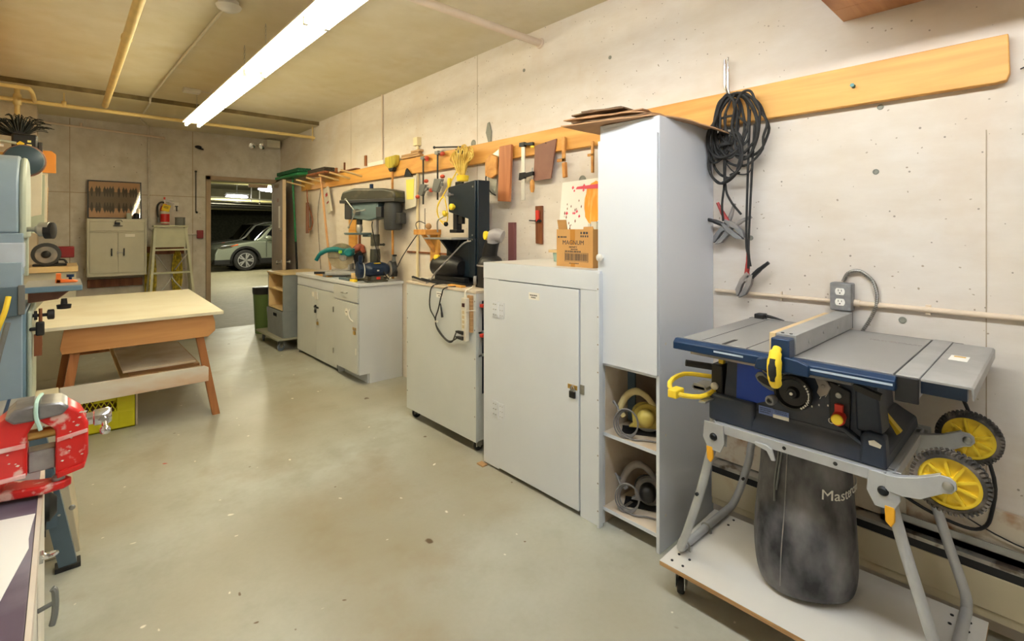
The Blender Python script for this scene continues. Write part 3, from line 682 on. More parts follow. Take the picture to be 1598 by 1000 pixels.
single('wall_batten', MB().box(2.375, 2.4, 5.18, 5.36, 1.2, 1.78), m_pine, 'knotty pine batten on the wall behind the drill press table', 'batten', bevel=.002)
single('thin_batten', MB().box(2.382, 2.4, 5.10, 5.125, 1.2, 1.72), m_brownwood, 'thin dark upright strip beside the knotty batten behind the drill press', 'batten')
single('leaning_batten', MB().box(2.378, 2.4, 4.72, 4.77, 1.4, 1.66), m_pine, 'short yellow batten on the wall just left of the drill press column', 'batten')
# tool holder with red handled tool
vs = thing('tool_strip', 'brown wooden strip on the wall with a small red handled tool', 'tool holder', (2.39, 2.36, 1.3))
part('board', MB().prism([(2.395, 1.56), (2.33, 1.56), (2.33, 1.30), (2.392, 1.305)], 'x', 2.385, 2.4), m_brownwood, vs, .002)
tl = thing('hanging_cutter', 'small red handled cutter clipped on the brown wooden strip', 'hand tool', (2.37, 2.36, 1.44))
part('handle', MB().prism([(2.375, 1.53), (2.35, 1.53), (2.345, 1.47), (2.37, 1.45)], 'x', 2.365, 2.384), m_red, tl, .004)
part('blade', MB().cyl((2.373, 2.44, 1.462), (2.373, 2.34, 1.455), .004).box(2.368, 2.38, 2.33, 2.38, 1.45, 1.465), m_blk_metal, tl)
# wooden bracket shelf with coils behind blue band saw
br = thing('wooden_wall_bracket', 'wooden bracket shelf on the wall left of the dark blue bandsaw', 'bracket', (2.3, 3.65, 1.1))
part('post', MB().box(2.37, 2.4, 3.56, 3.68, 1.12, 1.40), m_pine, br, .003)
part('arm', MB().box(2.24, 2.4, 3.55, 3.74, 1.355, 1.40), m_pine_x, br, .003)
part('brace', MB().prism([(2.37, 1.20), (2.37, 1.25), (2.28, 1.36), (2.25, 1.36)], 'y', 3.6, 3.64), m_pine_x, br, .002)
single('bent_wire', MB().tube([(2.27, 3.73, 1.40), (2.27, 3.75, 1.45), (2.27, 3.69, 1.47), (2.27, 3.6, 1.45)], .004, 6).cyl((2.28, 3.62, 1.40), (2.28, 3.62, 1.58), .003), m_blk_metal, 'thin black wire and rod standing on the wooden wall bracket', 'wire')
single('wood_piece', MB().ball((2.29, 3.58, 1.427), .027), m_plyedge, 'small rounded wood piece on the wooden wall bracket', 'wood piece')
single('brown_wall_board', MB().box(2.38, 2.4, 2.90, 3.12, 1.25, 1.60), m_brownwood, 'brown board on the wall behind the right side of the dark blue bandsaw', 'board', bevel=.002)
single('purple_post', MB().box(2.375, 2.4, 2.60, 2.66, 1.1, 1.45), mat('purplish_wood', (128, 78, 80), .6), 'purplish wooden post on the wall behind the vacuum elbow', 'post')
single('wall_strip', MB().box(2.385, 2.4, 3.2, 4.1, 1.185, 1.20), m_brownwood, 'thin dark horizontal strip on the wall behind the bandsaw motor', 'strip')
single('loose_cord', MB().tube([(2.36, 3.78, 1.40), (2.355, 3.9, 1.33), (2.34, 4.1, 1.15), (2.3, 4.15, 1.03), (2.22, 4.12, .965), (2.2, 4.16, .945), (2.24, 4.3, .93)], .0045, 6, 5), m_black, 'black cord drooping from the wooden bracket to the bench grinder', 'cord')
# yellow coiled rope with plug
rp = thing('coiled_yellow_cord', 'bundle of yellow extension cord hung on the pine board above the dark blue bandsaw', 'extension cord', (2.3, 3.12, 1.8))
mb = MB(); rnd = random.Random(11)
for i in range(17):
    f = (i/16)*2-1; yt = 3.12-f*.12+rnd.uniform(-.02, .02); xx = 2.30+rnd.uniform(-.035, .03); w_ = rnd.uniform(.022, .045); zt = 2.07-.05*abs(f)+rnd.uniform(-.04, .02)
    yb = 3.115-f*.018
    mb.tube([(2.30, yb+.006, 1.80), (xx, (yb+yt)/2+w_*.7, 1.90), (xx, yt+w_, zt-.05), (xx, yt, zt), (xx-.006, yt-w_, zt-.05), (xx-.006, (yb+yt)/2-w_*.3, 1.90), (2.30, yb-.006, 1.80)], .0052, 7, 4)
part('cord', mb, mat('yellow_cord', (232, 206, 112), .5, rgb2=(206, 166, 66), scale=14), rp)
part('tie', MB().cyl((2.30, 3.11, 1.775), (2.30, 3.11, 1.82), .045, .05), m_yellow, rp, .004)
part('plug', MB().lathe((2.22, 3.17, 1.80), (2.22, 3.18, 1.72), [(0, .014), (.03, .017), (.07, .013), (.08, .008)], 12), m_yellow, rp)
mb = MB()
mb.tube([(2.25, 3.30, 1.66), (2.25, 3.38, 1.60), (2.25, 3.37, 1.50), (2.25, 3.28, 1.44), (2.25, 3.24, 1.50), (2.25, 3.27, 1.62)], .005, 6, 4, True)
single('yellow_cord_loop', mb.tube([(2.31, 3.2, 1.86), (2.28, 3.28, 1.74), (2.24, 3.37, 1.58), (2.25, 3.35, 1.48), (2.25, 3.27, 1.46)], .005, 6, 4), m_yellow, 'loop of yellow cord hanging left of the dark blue bandsaw housing', 'cord')

# hang everything at its own distance in front of the wall
def shift(o, dy): o.location.y += dy
for o in COL.objects:
    if o.parent: continue
    n = o.name
    if n.startswith('bar_clamp'): shift(o, -.10 if o.location.y > 3.3 else -.07)
    elif n in ('long_rod', 'hanging_notepad'): shift(o, -.08)
    elif n in ('hanging_plank', 'hand_saw', 'wooden_try_square'): shift(o, -.065)
    elif n == 'hardboard_panel': shift(o, -.045)
    elif n == 'corn_broom': shift(o, -.11)
# ================================================================== CABINETS ON THE RIGHT
def caster(x, y, parent_, ztop, r=.034, rz=0.0, wm=None):
    mb = MB(); T = Matrix.Translation((x, y, 0)) @ Matrix.Rotation(rz, 4, 'Z')
    mb.box(-.025, .025, -.022, .022, ztop-.004, ztop, T)
    mb.box(-.018, .03, -.019, -.015, r, ztop-.004, T).box(-.018, .03, .015, .019, r, ztop-.004, T).cyl(T @ Vector((.01, -.022, r)), T @ Vector((.01, .022, r)), .007)
    o = part('caster', mb, m_steel, parent_)
    part('caster_wheel', MB().lathe(T @ Vector((.01, -.013, r)), T @ Vector((.01, .013, r)), [(0, r*.6), (.002, r*.94), (.006, r), (.02, r), (.024, r*.94), (.026, r*.6)], 20), wm or m_rubber, o)
    return o
def padlock(parent_, x, y, z, body=m_black):
    mb = MB(); mb.box(x-.012, x, y-.018, y+.018, z-.034, z); o = part('padlock', mb, body, parent_, .003)
    part('shackle', MB().tube([(x-.006, y-.011, z-.002), (x-.006, y-.011, z+.016), (x-.006, y, z+.026), (x-.006, y+.011, z+.016), (x-.006, y+.011, z-.002)], .003, 8, 3), m_chrome, o)
# tall cabinet
tc = thing('tall_cabinet', 'tall narrow white cabinet with round knob and two open shelves below, cardboard on top', 'cabinet', (2.15, 1.31, 0))
X0, Y0, Y1, HT = 1.90, 1.15, 1.468, 1.893
part('carcass', MB().box(X0, 2.398, Y0, Y0+.016, 0, HT).box(X0, 2.398, Y1-.016, Y1, 0, HT).box(2.385, 2.398, Y0+.016, Y1-.016, 0, HT).box(X0, 2.385, Y0+.016, Y1-.016, HT-.016, HT).box(X0, X0+.016, Y0+.016, Y1-.016, HT-.075, HT-.016)
     .box(X0, 2.385, Y0+.016, Y1-.016, .755, .771), m_paint3, tc, .0015)
part('lining', MB().box(X0+.018, 2.384, Y0+.0162, Y0+.018, .09, .754).box(X0+.018, 2.384, Y1-.018, Y1-.0162, .0, .754).box(2.382, 2.385, Y0+.018, Y1-.018, 0, .754), m_dust, tc)
dr = part('door', MB().box(X0-.018, X0-.002, Y0+.001, Y1-.001, .77, 1.818), m_paint3, tc, .0015)
part('knob', MB().lathe((X0-.018, Y1-.028, 1.268), (X0-.05, Y1-.028, 1.268), [(0, .009), (.012, .008), (.016, .016), (.026, .018), (.031, .010)], 18), m_white, dr)
for z in (.438, .083):
    s_ = part('shelf', MB().box(X0+.002, 2.385, Y0+.016, Y1-.016, z-.016, z), m_dust, tc, .001)
    part('shelf_edge', MB().box(X0, X0+.002, Y0+.016, Y1-.016, z-.016, z), m_paint3, s_)
part('divider', MB().box(2.10, 2.11, Y1-.06, Y1-.0165, .445, .70), m_stand, tc, label='dark narrow strip inside the upper open shelf')
mb = MB()
for z in (.15, .5, .9): mb.cyl((X0+.05, Y0, z), (X0+.05, Y0-.0015, z), .006, n=12)
part('screw_caps', mb, m_white, tc)

# cardboard sheets on top of the tall cabinet
rnd = random.Random(5)
sheets = [  # four corners (x, y, z): front-far, front-near, wall-near, wall-far
    ((1.80, 1.63, 1.903), (1.885, 1.17, 1.8945), (2.34, 1.02, 1.868), (2.36, 1.60, 1.895)),
    ((1.83, 1.60, 1.915), (1.905, 1.22, 1.909), (2.30, 1.16, 1.902), (2.33, 1.58, 1.905)),
    ((1.81, 1.56, 1.930), (1.92, 1.25, 1.926), (2.28, 1.20, 1.914), (2.30, 1.60, 1.918)),
    ((1.85, 1.66, 1.943), (1.94, 1.27, 1.944), (2.26, 1.24, 1.928), (2.27, 1.62, 1.930)),
    ((1.84, 1.60, 1.957), (1.90, 1.34, 1.959), (2.20, 1.30, 1.942), (2.24, 1.60, 1.942)),
    ((1.88, 1.58, 1.972), (1.93, 1.36, 1.974), (2.12, 1.34, 1.956), (2.16, 1.56, 1.956))]
labs = ['lowest and widest cardboard sheet, folded over the corner of the tall cabinet', 'second cardboard sheet from the bottom of the stack on the tall cabinet', 'third cardboard sheet from the bottom of the stack on the tall cabinet', 'fourth cardboard sheet up on the tall cabinet, slightly turned', 'fifth dark cardboard sheet up on the tall cabinet', 'topmost small dark torn cardboard sheet on the tall cabinet']
for i, cs in enumerate(sheets):
    mb = MB(); n = 8; g = []
    A, B, Cc, D = [Vector(q) for q in cs]
    for a in range(n):
        for b in range(n):
            u, v = a/(n-1), b/(n-1)
            q = A.lerp(B, u).lerp(D.lerp(Cc, u), v)
            if a in (0, n-1): q.y += rnd.uniform(-.012, .012)
            if b in (0, n-1): q.x += rnd.uniform(-.008, .008)
            q.z += .003*math.sin(u*5+i*2)*math.sin(v*4+i)
            if i == 0: q.z = max(q.z, 1.8945) if q.y > 1.14 else 1.8945-.35*(1.14-q.y)*(.3+v)
            g.append(tuple(q))
    vs = g+[(x, y, z+.0055) for x, y, z in g]; fs = []
    for a in range(n-1):
        for b in range(n-1):
            q = (a*n+b, (a+1)*n+b, (a+1)*n+b+1, a*n+b+1)
            fs += [q, tuple(k+n*n for k in reversed(q))]
    for a in range(n-1):
        for e0, e1 in ((a*n, (a+1)*n), (a*n+n-1, (a+1)*n+n-1), (a, a+1), ((n-1)*n+a, (n-1)*n+a+1)):
            fs.append((e0, e1, e1+n*n, e0+n*n))
    mb._add(vs, fs)
    single('cardboard_sheet', mb, m_card if i in (0, 2, 3) else m_carddark, labs[i], 'cardboard', group='cardboard on the tall cabinet')

# circular saws on the open shelves
def circ_saw(loc, rz, label, cbody, chandle, cguard):
    t = thing('circular_saw', label, 'circular saw', loc, rz, local=True, group='circular saws on the open shelves'); t.scale = (.8, .8, .8)
    part('base_plate', MB().box(-.14, .12, -.05, .05, 0, .004).box(-.14, .12, .046, .05, 0, .012), m_blk_metal, t, .001)
    pts = [(.01+.09*math.cos(a), .085+.09*math.sin(a)) for a in [PI*i/14-.3 for i in range(18)]]
    part('blade_guard', MB().prism(pts+[(-.10, .03), (.09, .03)], 'y', -.018, .018), cguard, t, .004)
    part('blade', MB().cyl((.01, -.003, .09), (.01, .003, .09), .084, n=36), m_steel, t)
    part('motor', MB().lathe((.0, -.015, .105), (.0, -.10, .105), [(0, .045), (.02, .05), (.06, .048), (.075, .04), (.085, .02)], 20), cbody, t)
    part('side_cover', MB().lathe((-.01, .018, .10), (-.01, .05, .10), [(0, .075), (.015, .072), (.028, .05), (.032, .02)], 24), cbody, t)
    part('handle', MB().tube([(.05, .0, .15), (.0, .0, .215), (-.06, .0, .24), (-.115, .0, .205), (-.15, .0, .13), (-.13, .0, .085)], [.016, .018, .021, .021, .019, .016], 12, 4), chandle, t)
    part('front_grip', MB().tube([(.08, .0, .14), (.10, .0, .18), (.11, .0, .20)], [.014, .016, .012], 10, 4), chandle, t)
    mb = MB()
    for k in range(3):
        r = .075+.007*k
        mb.tube([(-.10-.006*k+r*.75*math.cos(a), -.10-.008*k, .085+r*math.sin(a)*.95) for a in [2*PI*i/12 for i in range(12)]], .0045, 6, 3, True)
    mb.tube([(-.14, .0, .12), (-.185, -.03, .17), (-.18, -.07, .19), (-.15, -.10, .15)], .006, 6, 4)
    mb.tube([(-.12, -.12, .012), (-.06, -.14, .007), (.0, -.13, .007), (.07, -.14, .007)], .0045, 6, 4)
    part('power_cord', mb, mat('grey_cord', (120, 118, 120), .6), t)
    return t
circ_saw((2.04, 1.305, .439), math.radians(-58), 'dusty olive-yellow circular saw with coiled grey cord on the upper open shelf', m_olive, mat('dusty_handle', (206, 190, 140), .5), m_olive)
circ_saw((2.06, 1.305, .084), math.radians(-62), 'dusty dark grey circular saw with cord on the lower open shelf', m_black, m_shade, m_shade)
single('saw_wrench', MB().box(1.96, 2.03, 1.37, 1.385, .084, .088).cyl((1.96, 1.378, .087), (1.93, 1.385, .087), .009, n=8), m_steel, 'small metal wrench lying on the lower open shelf', 'wrench')

# white low cabinet with padlock
wc = thing('padlocked_cabinet', 'waist-high light grey cabinet with hinged padlocked door left of the tall cabinet', 'cabinet', (2.12, 1.9, 0))
CX, CY0, CY1, CH = 1.865, 1.472, 2.31, 1.205
part('carcass', MB().box(CX+.02, 2.398, CY0, CY0+.018, 0, CH-.02).box(CX+.02, 2.398, CY1-.018, CY1, 0, CH-.02).box(2.385, 2.398, CY0+.018, CY1-.018, .03, CH-.02).box(CX+.02, 2.385, CY0+.018, CY1-.018, .03, .05), m_paint, wc, .001)
part('face_frame', MB().box(CX, CX+.02, CY1-.14, CY1, .012, CH-.09).box(CX, CX+.02, CY0-.02, 1.562, .0, CH-.09).box(CX-.002, CX+.02, CY0-.03, CY1, CH-.095, CH), m_paint, wc, .002)
part('trim_strip', MB().box(CX-.012, CX+.02, CY0-.034, CY0-.02, 0, CH-.012), m_paint, wc, .0015)
part('top', MB().box(CX, 2.398, CY0, CY1, CH-.02, CH), m_white, wc, .002)
dr = part('door', MB().box(CX-.006, CX+.012, 1.567, 2.165, .025, CH-.10), m_paint, wc, .0015)
for z in (.935, .355):
    mb = MB().box(CX-.004, CX, 2.17, 2.225, z-.045, z+.045).box(CX-.0085, CX-.0055, 2.115, 2.162, z-.045, z+.045).cyl((CX-.006, 2.167, z-.047), (CX-.006, 2.167, z+.047), .0055, n=10)
    h = part('hinge', mb, m_paint3, dr)
    sm = MB()
    for yy in (2.19, 2.21, 2.13, 2.148):
        for zz in (z-.03, z, z+.03): sm.cyl((CX-.0095, yy, zz), (CX-.006, yy, zz), .003, n=8)
    part('screws', sm, m_steel, h)
mb = MB().box(CX-.009, CX-.005, 1.575, 1.635, .612, .634); hs = part('hasp', mb, m_brass, dr, .001)
part('hasp_plate', MB().box(CX-.004, CX, 1.535, 1.56, .60, .645), m_steel, wc)
part('staple', MB().tube([(CX, 1.60, .632), (CX-.018, 1.60, .632), (CX-.018, 1.60, .614), (CX, 1.60, .614)], .003, 6, 2), m_steel, wc)
padlock(wc, CX-.006, 1.602, .605)
lb = part('label_sheet', MB().box(CX-.0072, CX-.006, 1.835, 1.915, 1.025, 1.062), m_paper, dr)
mb = scribble(MB(), [(1.905, 1.848, 1.045, .006), (1.895, 1.862, 1.033, .006)], 0, 0, 'x', CX-.0074, seed=4); part('label_print', mb, m_ink, lb)
mb = MB(); rnd = random.Random(8)
for k in range(9):
    mb.cyl((CX-.0125, CY0-.027, .08+k*.13), (CX-.0118, CY0-.027, .08+k*.13), .004, n=8)
part('nail_heads', mb, m_shade, wc)
single('floor_shim', MB().box(1.825, 1.862, 2.27, 2.325, 0, .008), m_plyedge, 'small wood chip shim on the floor at the cabinet corner', 'wood chip')

# stuff on the padlocked cabinet
bx = thing('cardboard_carton', 'open brown cardboard carton with black printing on the light grey cabinet', 'carton', (1.98, 1.7, CH), 0)
BX0, BX1, BY0, BY1, BH = 1.955, 2.20, 1.555, 1.80, .195
zb = CH+.001
part('box_walls', MB().box(BX0, BX0+.004, BY0, BY1, zb, zb+BH).box(BX1-.004, BX1, BY0, BY1, zb, zb+BH).box(BX0+.004, BX1-.004, BY0, BY0+.004, zb, zb+BH).box(BX0+.004, BX1-.004, BY1-.004, BY1, zb, zb+BH).box(BX0+.004, BX1-.004, BY0+.004, BY1-.004, zb, zb+.004), m_carton, bx)
part('box_flap', MB().prism([(BX0+.01, zb+BH), (BX0+.014, zb+BH), (BX0+.004, zb+BH+.05), (BX0, zb+BH+.05)], 'y', BY1-.065, BY1-.004).prism([(BY0+.004, 0), (BY0+.07, 0), (BY0+.068, .012), (BY0+.01, .014)], 'x', BX0+.01, BX0+.013, Matrix.Translation((0, 0, zb+BH))), m_carton, bx)
part('packing_tape', MB().box(BX0-.0006, BX0, 1.672, 1.705, zb+.115, zb+BH).box(BX0-.0006, BX0, 1.672, 1.70, zb, zb+.02), mat('brown_tape', (186, 130, 60), .25), bx)
part('printing', text_mb('MAGNUM', .033, face_negx((BX0-.0003, 1.685, zb+.125)), .0005), m_ink, bx)
part('printing', text_mb('INFINITY', .014, face_negx((BX0-.0003, 1.685, zb+.102)), .0005), m_ink, bx)
mb = scribble(MB(), [(1.79, 1.73, zb+.15, .009), (1.70, 1.655, zb+.088, .006), (1.74, 1.63, zb+.076, .008), (1.635, 1.59, zb+.170, .012), (1.635, 1.59, zb+.154, .010), (1.71, 1.65, zb+.016, .005)], 0, 0, 'x', BX0, seed=2)
part('small_print', mb, m_ink, bx)
mb = MB(); y = 1.74; rnd = random.Random(9)
a, b = 1.585, 1.742
mb.box(BX0-.0006, BX0, a, b, zb+.072, zb+.0735).box(BX0-.0006, BX0, a, b, zb+.028, zb+.0295).box(BX0-.0006, BX0, a, a+.0015, zb+.028, zb+.073).box(BX0-.0006, BX0, b-.0015, b, zb+.028, zb+.073)
y = a+.006
while y < b-.006:
    wdt = rnd.choice([.0012, .002, .0032]); mb.box(BX0-.0006, BX0, y, y+wdt, zb+.033, zb+.069); y += wdt+rnd.choice([.0018, .003])
part('bar_print', mb, m_ink, bx)
mb = scribble(MB(), [(2.02, 2.10, zb+.15, .012), (2.02, 2.10, zb+.06, .05)], 0, 0, 'y', BY0, seed=6); part('side_print', mb, m_ink, bx)
single('corner_foam', MB().box(1.995, 2.01, 1.565, 1.60, CH+.19, CH+.235).box(1.99, 2.15, 1.60, 1.615, CH+.1, CH+.225), m_cream, 'pale rolled paper sticking out of the cardboard carton', 'paper')
# child painting behind the box
ap = thing('childs_painting', 'white sheet with orange and pink paint strokes standing behind the carton', 'painting', (2.33, 1.95, CH), 0)
T = Matrix.Translation((2.355, 1.83, 1.698)) @ Matrix.Rotation(math.radians(6), 4, 'Y')
part('paper_sheet', MB().prism([(-.30, -.485), (.29, -.485), (.287, .0), (-.30, .02)], 'x', -.002, 0, T), m_paper, ap)
mb = MB(); pts = []
rnd = random.Random(4)
for i in range(26):
    t = 2*PI*i/26; pts.append((.03+.072*math.cos(t)*(1+.08*rnd.uniform(-1, 1))-.005, -.14+.13*math.sin(t)*(1+.04*rnd.uniform(-1, 1))))
mb.prism(pts, 'x', -.0034, -.002, T); part('orange_paint', mb, mat('orange_paint', (242, 160, 40), .5, rgb2=(250, 200, 110), scale=14, stretch=(1, 3, .6), lo=.5, hi=.7), ap)
mb = MB(); mb.prism([(-.16, -.02), (.16, -.035), (.17, -.05), (.0, -.055), (-.15, -.045)], 'x', -.0044, -.0034, T)
for k in range(9):
    u = rnd.uniform(.10, .24); v = rnd.choice([-.04, -.06, -.20, -.22, -.19]); s_ = rnd.uniform(.006, .016)
    mb.prism([(u-s_, v), (u, v+s_*1.4), (u+s_, v+s_*.2), (u+.3*s_, v-s_)], 'x', -.0026, -.002, T)
part('pink_paint', mb, mat('pink_paint', (222, 70, 96), .5), ap)
mb = MB()
for k in range(46):
    u = rnd.uniform(-.02, .26); v = rnd.uniform(-.42, -.12)
    if u < .1 and v > -.29: continue
    s_ = rnd.uniform(.003, .010)
    mb.prism([(u-s_*.5, v), (u, v+s_*1.6), (u+s_*.7, v+s_*.4), (u+.2*s_, v-s_*1.3)], 'x', -.0026, -.002, T)
part('brown_paint', mb, mat('brown_paint', (134, 84, 72), .6), ap)
tb = thing('small_tray', 'small pale green tray with wooden top on the cabinet left of the carton', 'tray', (2.2, 2.0, CH), 0)
part('tray_body', MB().prism([(1.94, CH+.001), (2.05, CH+.001), (2.06, CH+.055), (1.93, CH+.055)], 'x', 2.20, 2.34), mat('pale_green_tray', (150, 176, 164), .5), tb, .004)
part('wooden_lid', MB().box(2.19, 2.35, 1.92, 2.085, CH+.055, CH+.072), m_ply, tb, .002)

# rolling cabinet
rc = thing('rolling_cabinet', 'light grey rolling cabinet on black casters carrying the dark blue bandsaw', 'cabinet', (2.14, 2.86, 0))
RX, RY0, RY1, RZ0, RZ1 = 1.90, 2.43, 3.27, .075, 1.00
part('carcass', MB().box(RX, RX+.018, RY0, RY1, RZ0-.005, RZ1).box(RX+.018, 2.36, RY1-.018, RY1, RZ0, RZ1).box(2.345, 2.36, RY0, RY1-.018, RZ0, RZ1).box(RX+.018, 2.345, RY0, RY1-.018, RZ0, RZ0+.018)
     .box(RX+.018, 2.345, RY0, RY0+.018, RZ0+.018, .36).box(RX+.018, 2.345, RY0, RY0+.018, .745, .76).box(RX+.018, 2.345, RY0, RY0+.018, .95, RZ1).box(RX+.018, 2.02, RY0, RY0+.014, .6, .615).box(RX+.018, RX+.05, RY0, RY0+.018, .36, .95), m_paint2, rc, .0015)
part('top_board', MB().box(RX-.004, 2.365, RY0-.004, RY1+.004, RZ1, RZ1+.016), m_dust, rc, .0015)
part('divider', MB().box(2.06, 2.075, RY0+.02, RY1-.02, RZ0+.02, RZ1-.002), m_navy, rc)
for x, y in ((1.94, 2.47), (1.94, 3.21), (2.3, 2.47), (2.3, 3.21)): caster(x, y, rc, RZ0-.004, .032)
lb = part('label_sheet', MB().box(RX-.001, RX, 2.80, 2.87, .935, .975), m_paper, rc)
part('label_print', scribble(MB(), [(2.862, 2.81, .958, .006), (2.845, 2.825, .943, .007)], 0, 0, 'x', RX-.0012, seed=5), m_ink, lb)
mb = MB()
for z in (.2, .38, .56, .74, .92):
    mb.cyl((RX-.001, RY1-.012, z), (RX, RY1-.012, z), .005, n=8); mb.cyl((RX-.001, RY0+.012, z+.03), (RX, RY0+.012, z+.03), .005, n=8)
part('screw_heads', mb, m_shade, rc)
ps = thing('power_strip', 'white power strip fixed upright on the corner of the rolling cabinet', 'power strip', (1.88, 2.5, .7))
part('wood_backing', MB().box(1.885, 1.90, 2.455, 2.50, .755, .985), m_plyedge, ps)
part('strip_body', MB().box(1.855, 1.884, 2.475, 2.525, .70, .97), m_cream, ps, .004)
part('switch', MB().box(1.848, 1.855, 2.487, 2.508, .915, .938), mat('dark_red_switch', (60, 20, 24), .3), ps, .001)
mb = MB()
for z in (.88, .85, .82, .79): mb.box(1.8545, 1.855, 2.490, 2.512, z-.010, z+.010)
part('outlets', mb, m_tan, ps, .001)
part('cable_tie', MB().tube([(1.854, 2.47, .89), (1.87, 2.45, .895), (1.895, 2.435, .895)], .003, 6, 3), m_cream, ps)
part('supply_cord', MB().tube([(1.87, 2.5, .97), (1.88, 2.51, 1.01), (1.95, 2.53, 1.03)], .005, 6, 4), m_cream, ps)
pc = thing('plugged_cords', 'two black cords looping down the rolling cabinet and plugged into the power strip', 'cord', (1.88, 2.7, .6))
mb = MB()
mb.tube([(1.96, 2.80, 1.035), (1.893, 2.90, 1.012), (1.882, 2.925, .93), (1.882, 2.92, .85), (1.882, 2.86, .79), (1.882, 2.84, .74), (1.882, 2.75, .68), (1.882, 2.68, .665), (1.88, 2.60, .70), (1.865, 2.555, .717)], .0045, 8, 5)
mb.tube([(2.0, 2.60, 1.026), (1.893, 2.74, 1.012), (1.882, 2.78, .96), (1.882, 2.82, .86), (1.882, 2.855, .79), (1.882, 2.83, .72), (1.882, 2.73, .665), (1.882, 2.66, .665), (1.88, 2.61, .735), (1.865, 2.555, .752)], .0045, 8, 5)
mb.tube([(1.882, 2.795, .90), (1.88, 2.78, .86), (1.88, 2.77, .81)], [.005, .006, .008], 8, 4)
part('cord', mb, m_black, pc)
for z in (.717, .752): part('plug', MB().prism([(2.495, z-.012), (2.54, z-.010), (2.57, z-.005), (2.57, z+.005), (2.54, z+.010), (2.495, z+.012)], 'x', 1.842, 1.8545), m_black, pc, .003)
part('tie_wrap', MB().torus((1.882, 2.845, .775), (1.882, 2.85, .80), .012, .003, 12, 6).torus((1.882, 2.845, .77), (1.882, 2.85, .74), .011, .0015, 12, 6), m_cream, pc)
for y, z in ((2.40, .93), (2.40, .745)):
    hc = thing('spring_clamp', 'black spring clamp with red tip on the open side of the rolling cabinet, %s' % ('upper one' if z > .9 else 'lower one'), 'clamp', (1.95, y, z-.1), group='spring clamps on the rolling cabinet')
    part('jaws', MB().prism([(1.925, z-.015), (1.985, z-.015), (1.965, z-.10), (1.95, z-.105)], 'y', y-.012, y+.012), m_black, hc, .004)
    part('tips', MB().box(1.915, 1.99, y-.014, y+.014, z-.015, z+.006), m_red, hc, .004)
# dark blue bandsaw on top
zt = RZ1+.017
bs_ = thing('benchtop_bandsaw', 'dark blue benchtop bandsaw with yellow knobs on the rolling cabinet', 'bandsaw', (2.18, 2.86, zt))
m_sawblue = mat('dark_teal_blue_enamel', (20, 36, 48), .35, var=.05)
XA, XB = 2.12, 2.215
part('upper_housing', MB().prism([(2.72, 1.335), (2.80, 1.335), (2.80, 1.475), (3.04, 1.53), (3.05, 1.705), (3.04, 1.715), (2.72, 1.745)], 'x', XA, XB), m_sawblue, bs_, .004)
part('rear_spine', MB().box(XA+.01, XB+.02, 2.70, 2.72, zt+.02, 1.745).prism([(2.72, 1.06), (2.79, 1.06), (2.80, 1.335), (2.72, 1.335)], 'x', XA, XB), m_sawblue, bs_, .004)
part('lower_housing', MB().prism([(2.79, 1.06), (3.0, 1.06), (3.07, 1.12), (3.07, 1.25), (3.02, 1.315), (2.79, 1.315)], 'x', XA, XB), m_sawblue, bs_, .006)
part('tension_knob', MB().lathe((XA, 2.98, 1.655), (XA-.055, 2.98, 1.655), [(0, .006), (.03, .006), (.032, .014), (.055, .014)], 12), m_shade, bs_)
part('yellow_knob', MB().lathe((XA, 2.965, 1.565), (XA-.04, 2.965, 1.565), [(0, .012), (.012, .012), (.016, .024), (.034, .024), (.04, .016)], 14), m_yellow, bs_)
part('yellow_knob', MB().lathe((XA, 3.05, 1.525), (XA-.035, 3.09, 1.51), [(0, .012), (.012, .012), (.016, .024), (.034, .024), (.04, .016)], 14), m_yellow, bs_)
part('yellow_knob', MB().lathe((2.08, 3.08, 1.19), (2.05, 3.13, 1.19), [(0, .01), (.012, .01), (.016, .022), (.05, .022), (.055, .014)], 14), m_yellow, bs_)
part('blade_guard', MB().box(2.13, 2.18, 2.955, 3.0, 1.395, 1.53).box(2.14, 2.17, 2.90, 2.955, 1.44, 1.50), m_black, bs_, .004)
part('guide_block', MB().box(2.12, 2.19, 2.94, 3.03, 1.375, 1.40).ball((2.11, 3.06, 1.44), .018), m_blk_metal, bs_, .004)
part('bent_lever', MB().tube([(2.10, 3.07, 1.50), (2.08, 3.12, 1.47), (2.08, 3.13, 1.42), (2.08, 3.125, 1.38)], .006, 8, 4), m_steel, bs_)
part('saw_table', MB().box(1.985, 2.30, 2.81, 3.17, 1.328, 1.34), m_cast, bs_, .002)
part('table_trunnion', MB().prism([(2.87, 1.327), (3.10, 1.327), (3.04, 1.25), (2.93, 1.25)], 'x', 2.10, 2.17).prism([(2.0, 1.327), (2.11, 1.327), (2.11, 1.22), (2.07, 1.25)], 'y', 2.96, 2.99), m_blk_metal, bs_, .004)
part('motor', MB().lathe((2.10, 3.17, 1.125), (2.10, 2.84, 1.125), [(0, .03), (.003, .06), (.02, .075), (.10, .082), (.26, .082), (.30, .07), (.33, .05)], 26).box(2.09, 2.14, 2.95, 3.05, zt+.01, 1.08), m_black, bs_)
part('base_stand', MB().box(2.02, 2.28, 2.70, 3.16, zt, zt+.012).box(2.05, 2.09, 2.75, 3.12, zt+.012, zt+.045).box(2.20, 2.24, 2.75, 3.12, zt+.012, zt+.05), m_blk_metal, bs_, .003)
part('power_cord', MB().tube([(2.10, 2.74, 1.32), (2.06, 2.78, 1.30), (2.0, 2.86, 1.20), (1.95, 2.95, 1.10), (1.93, 3.0, 1.035), (1.9, 3.0, 1.02)], .0055, 8, 5), m_shade, bs_)
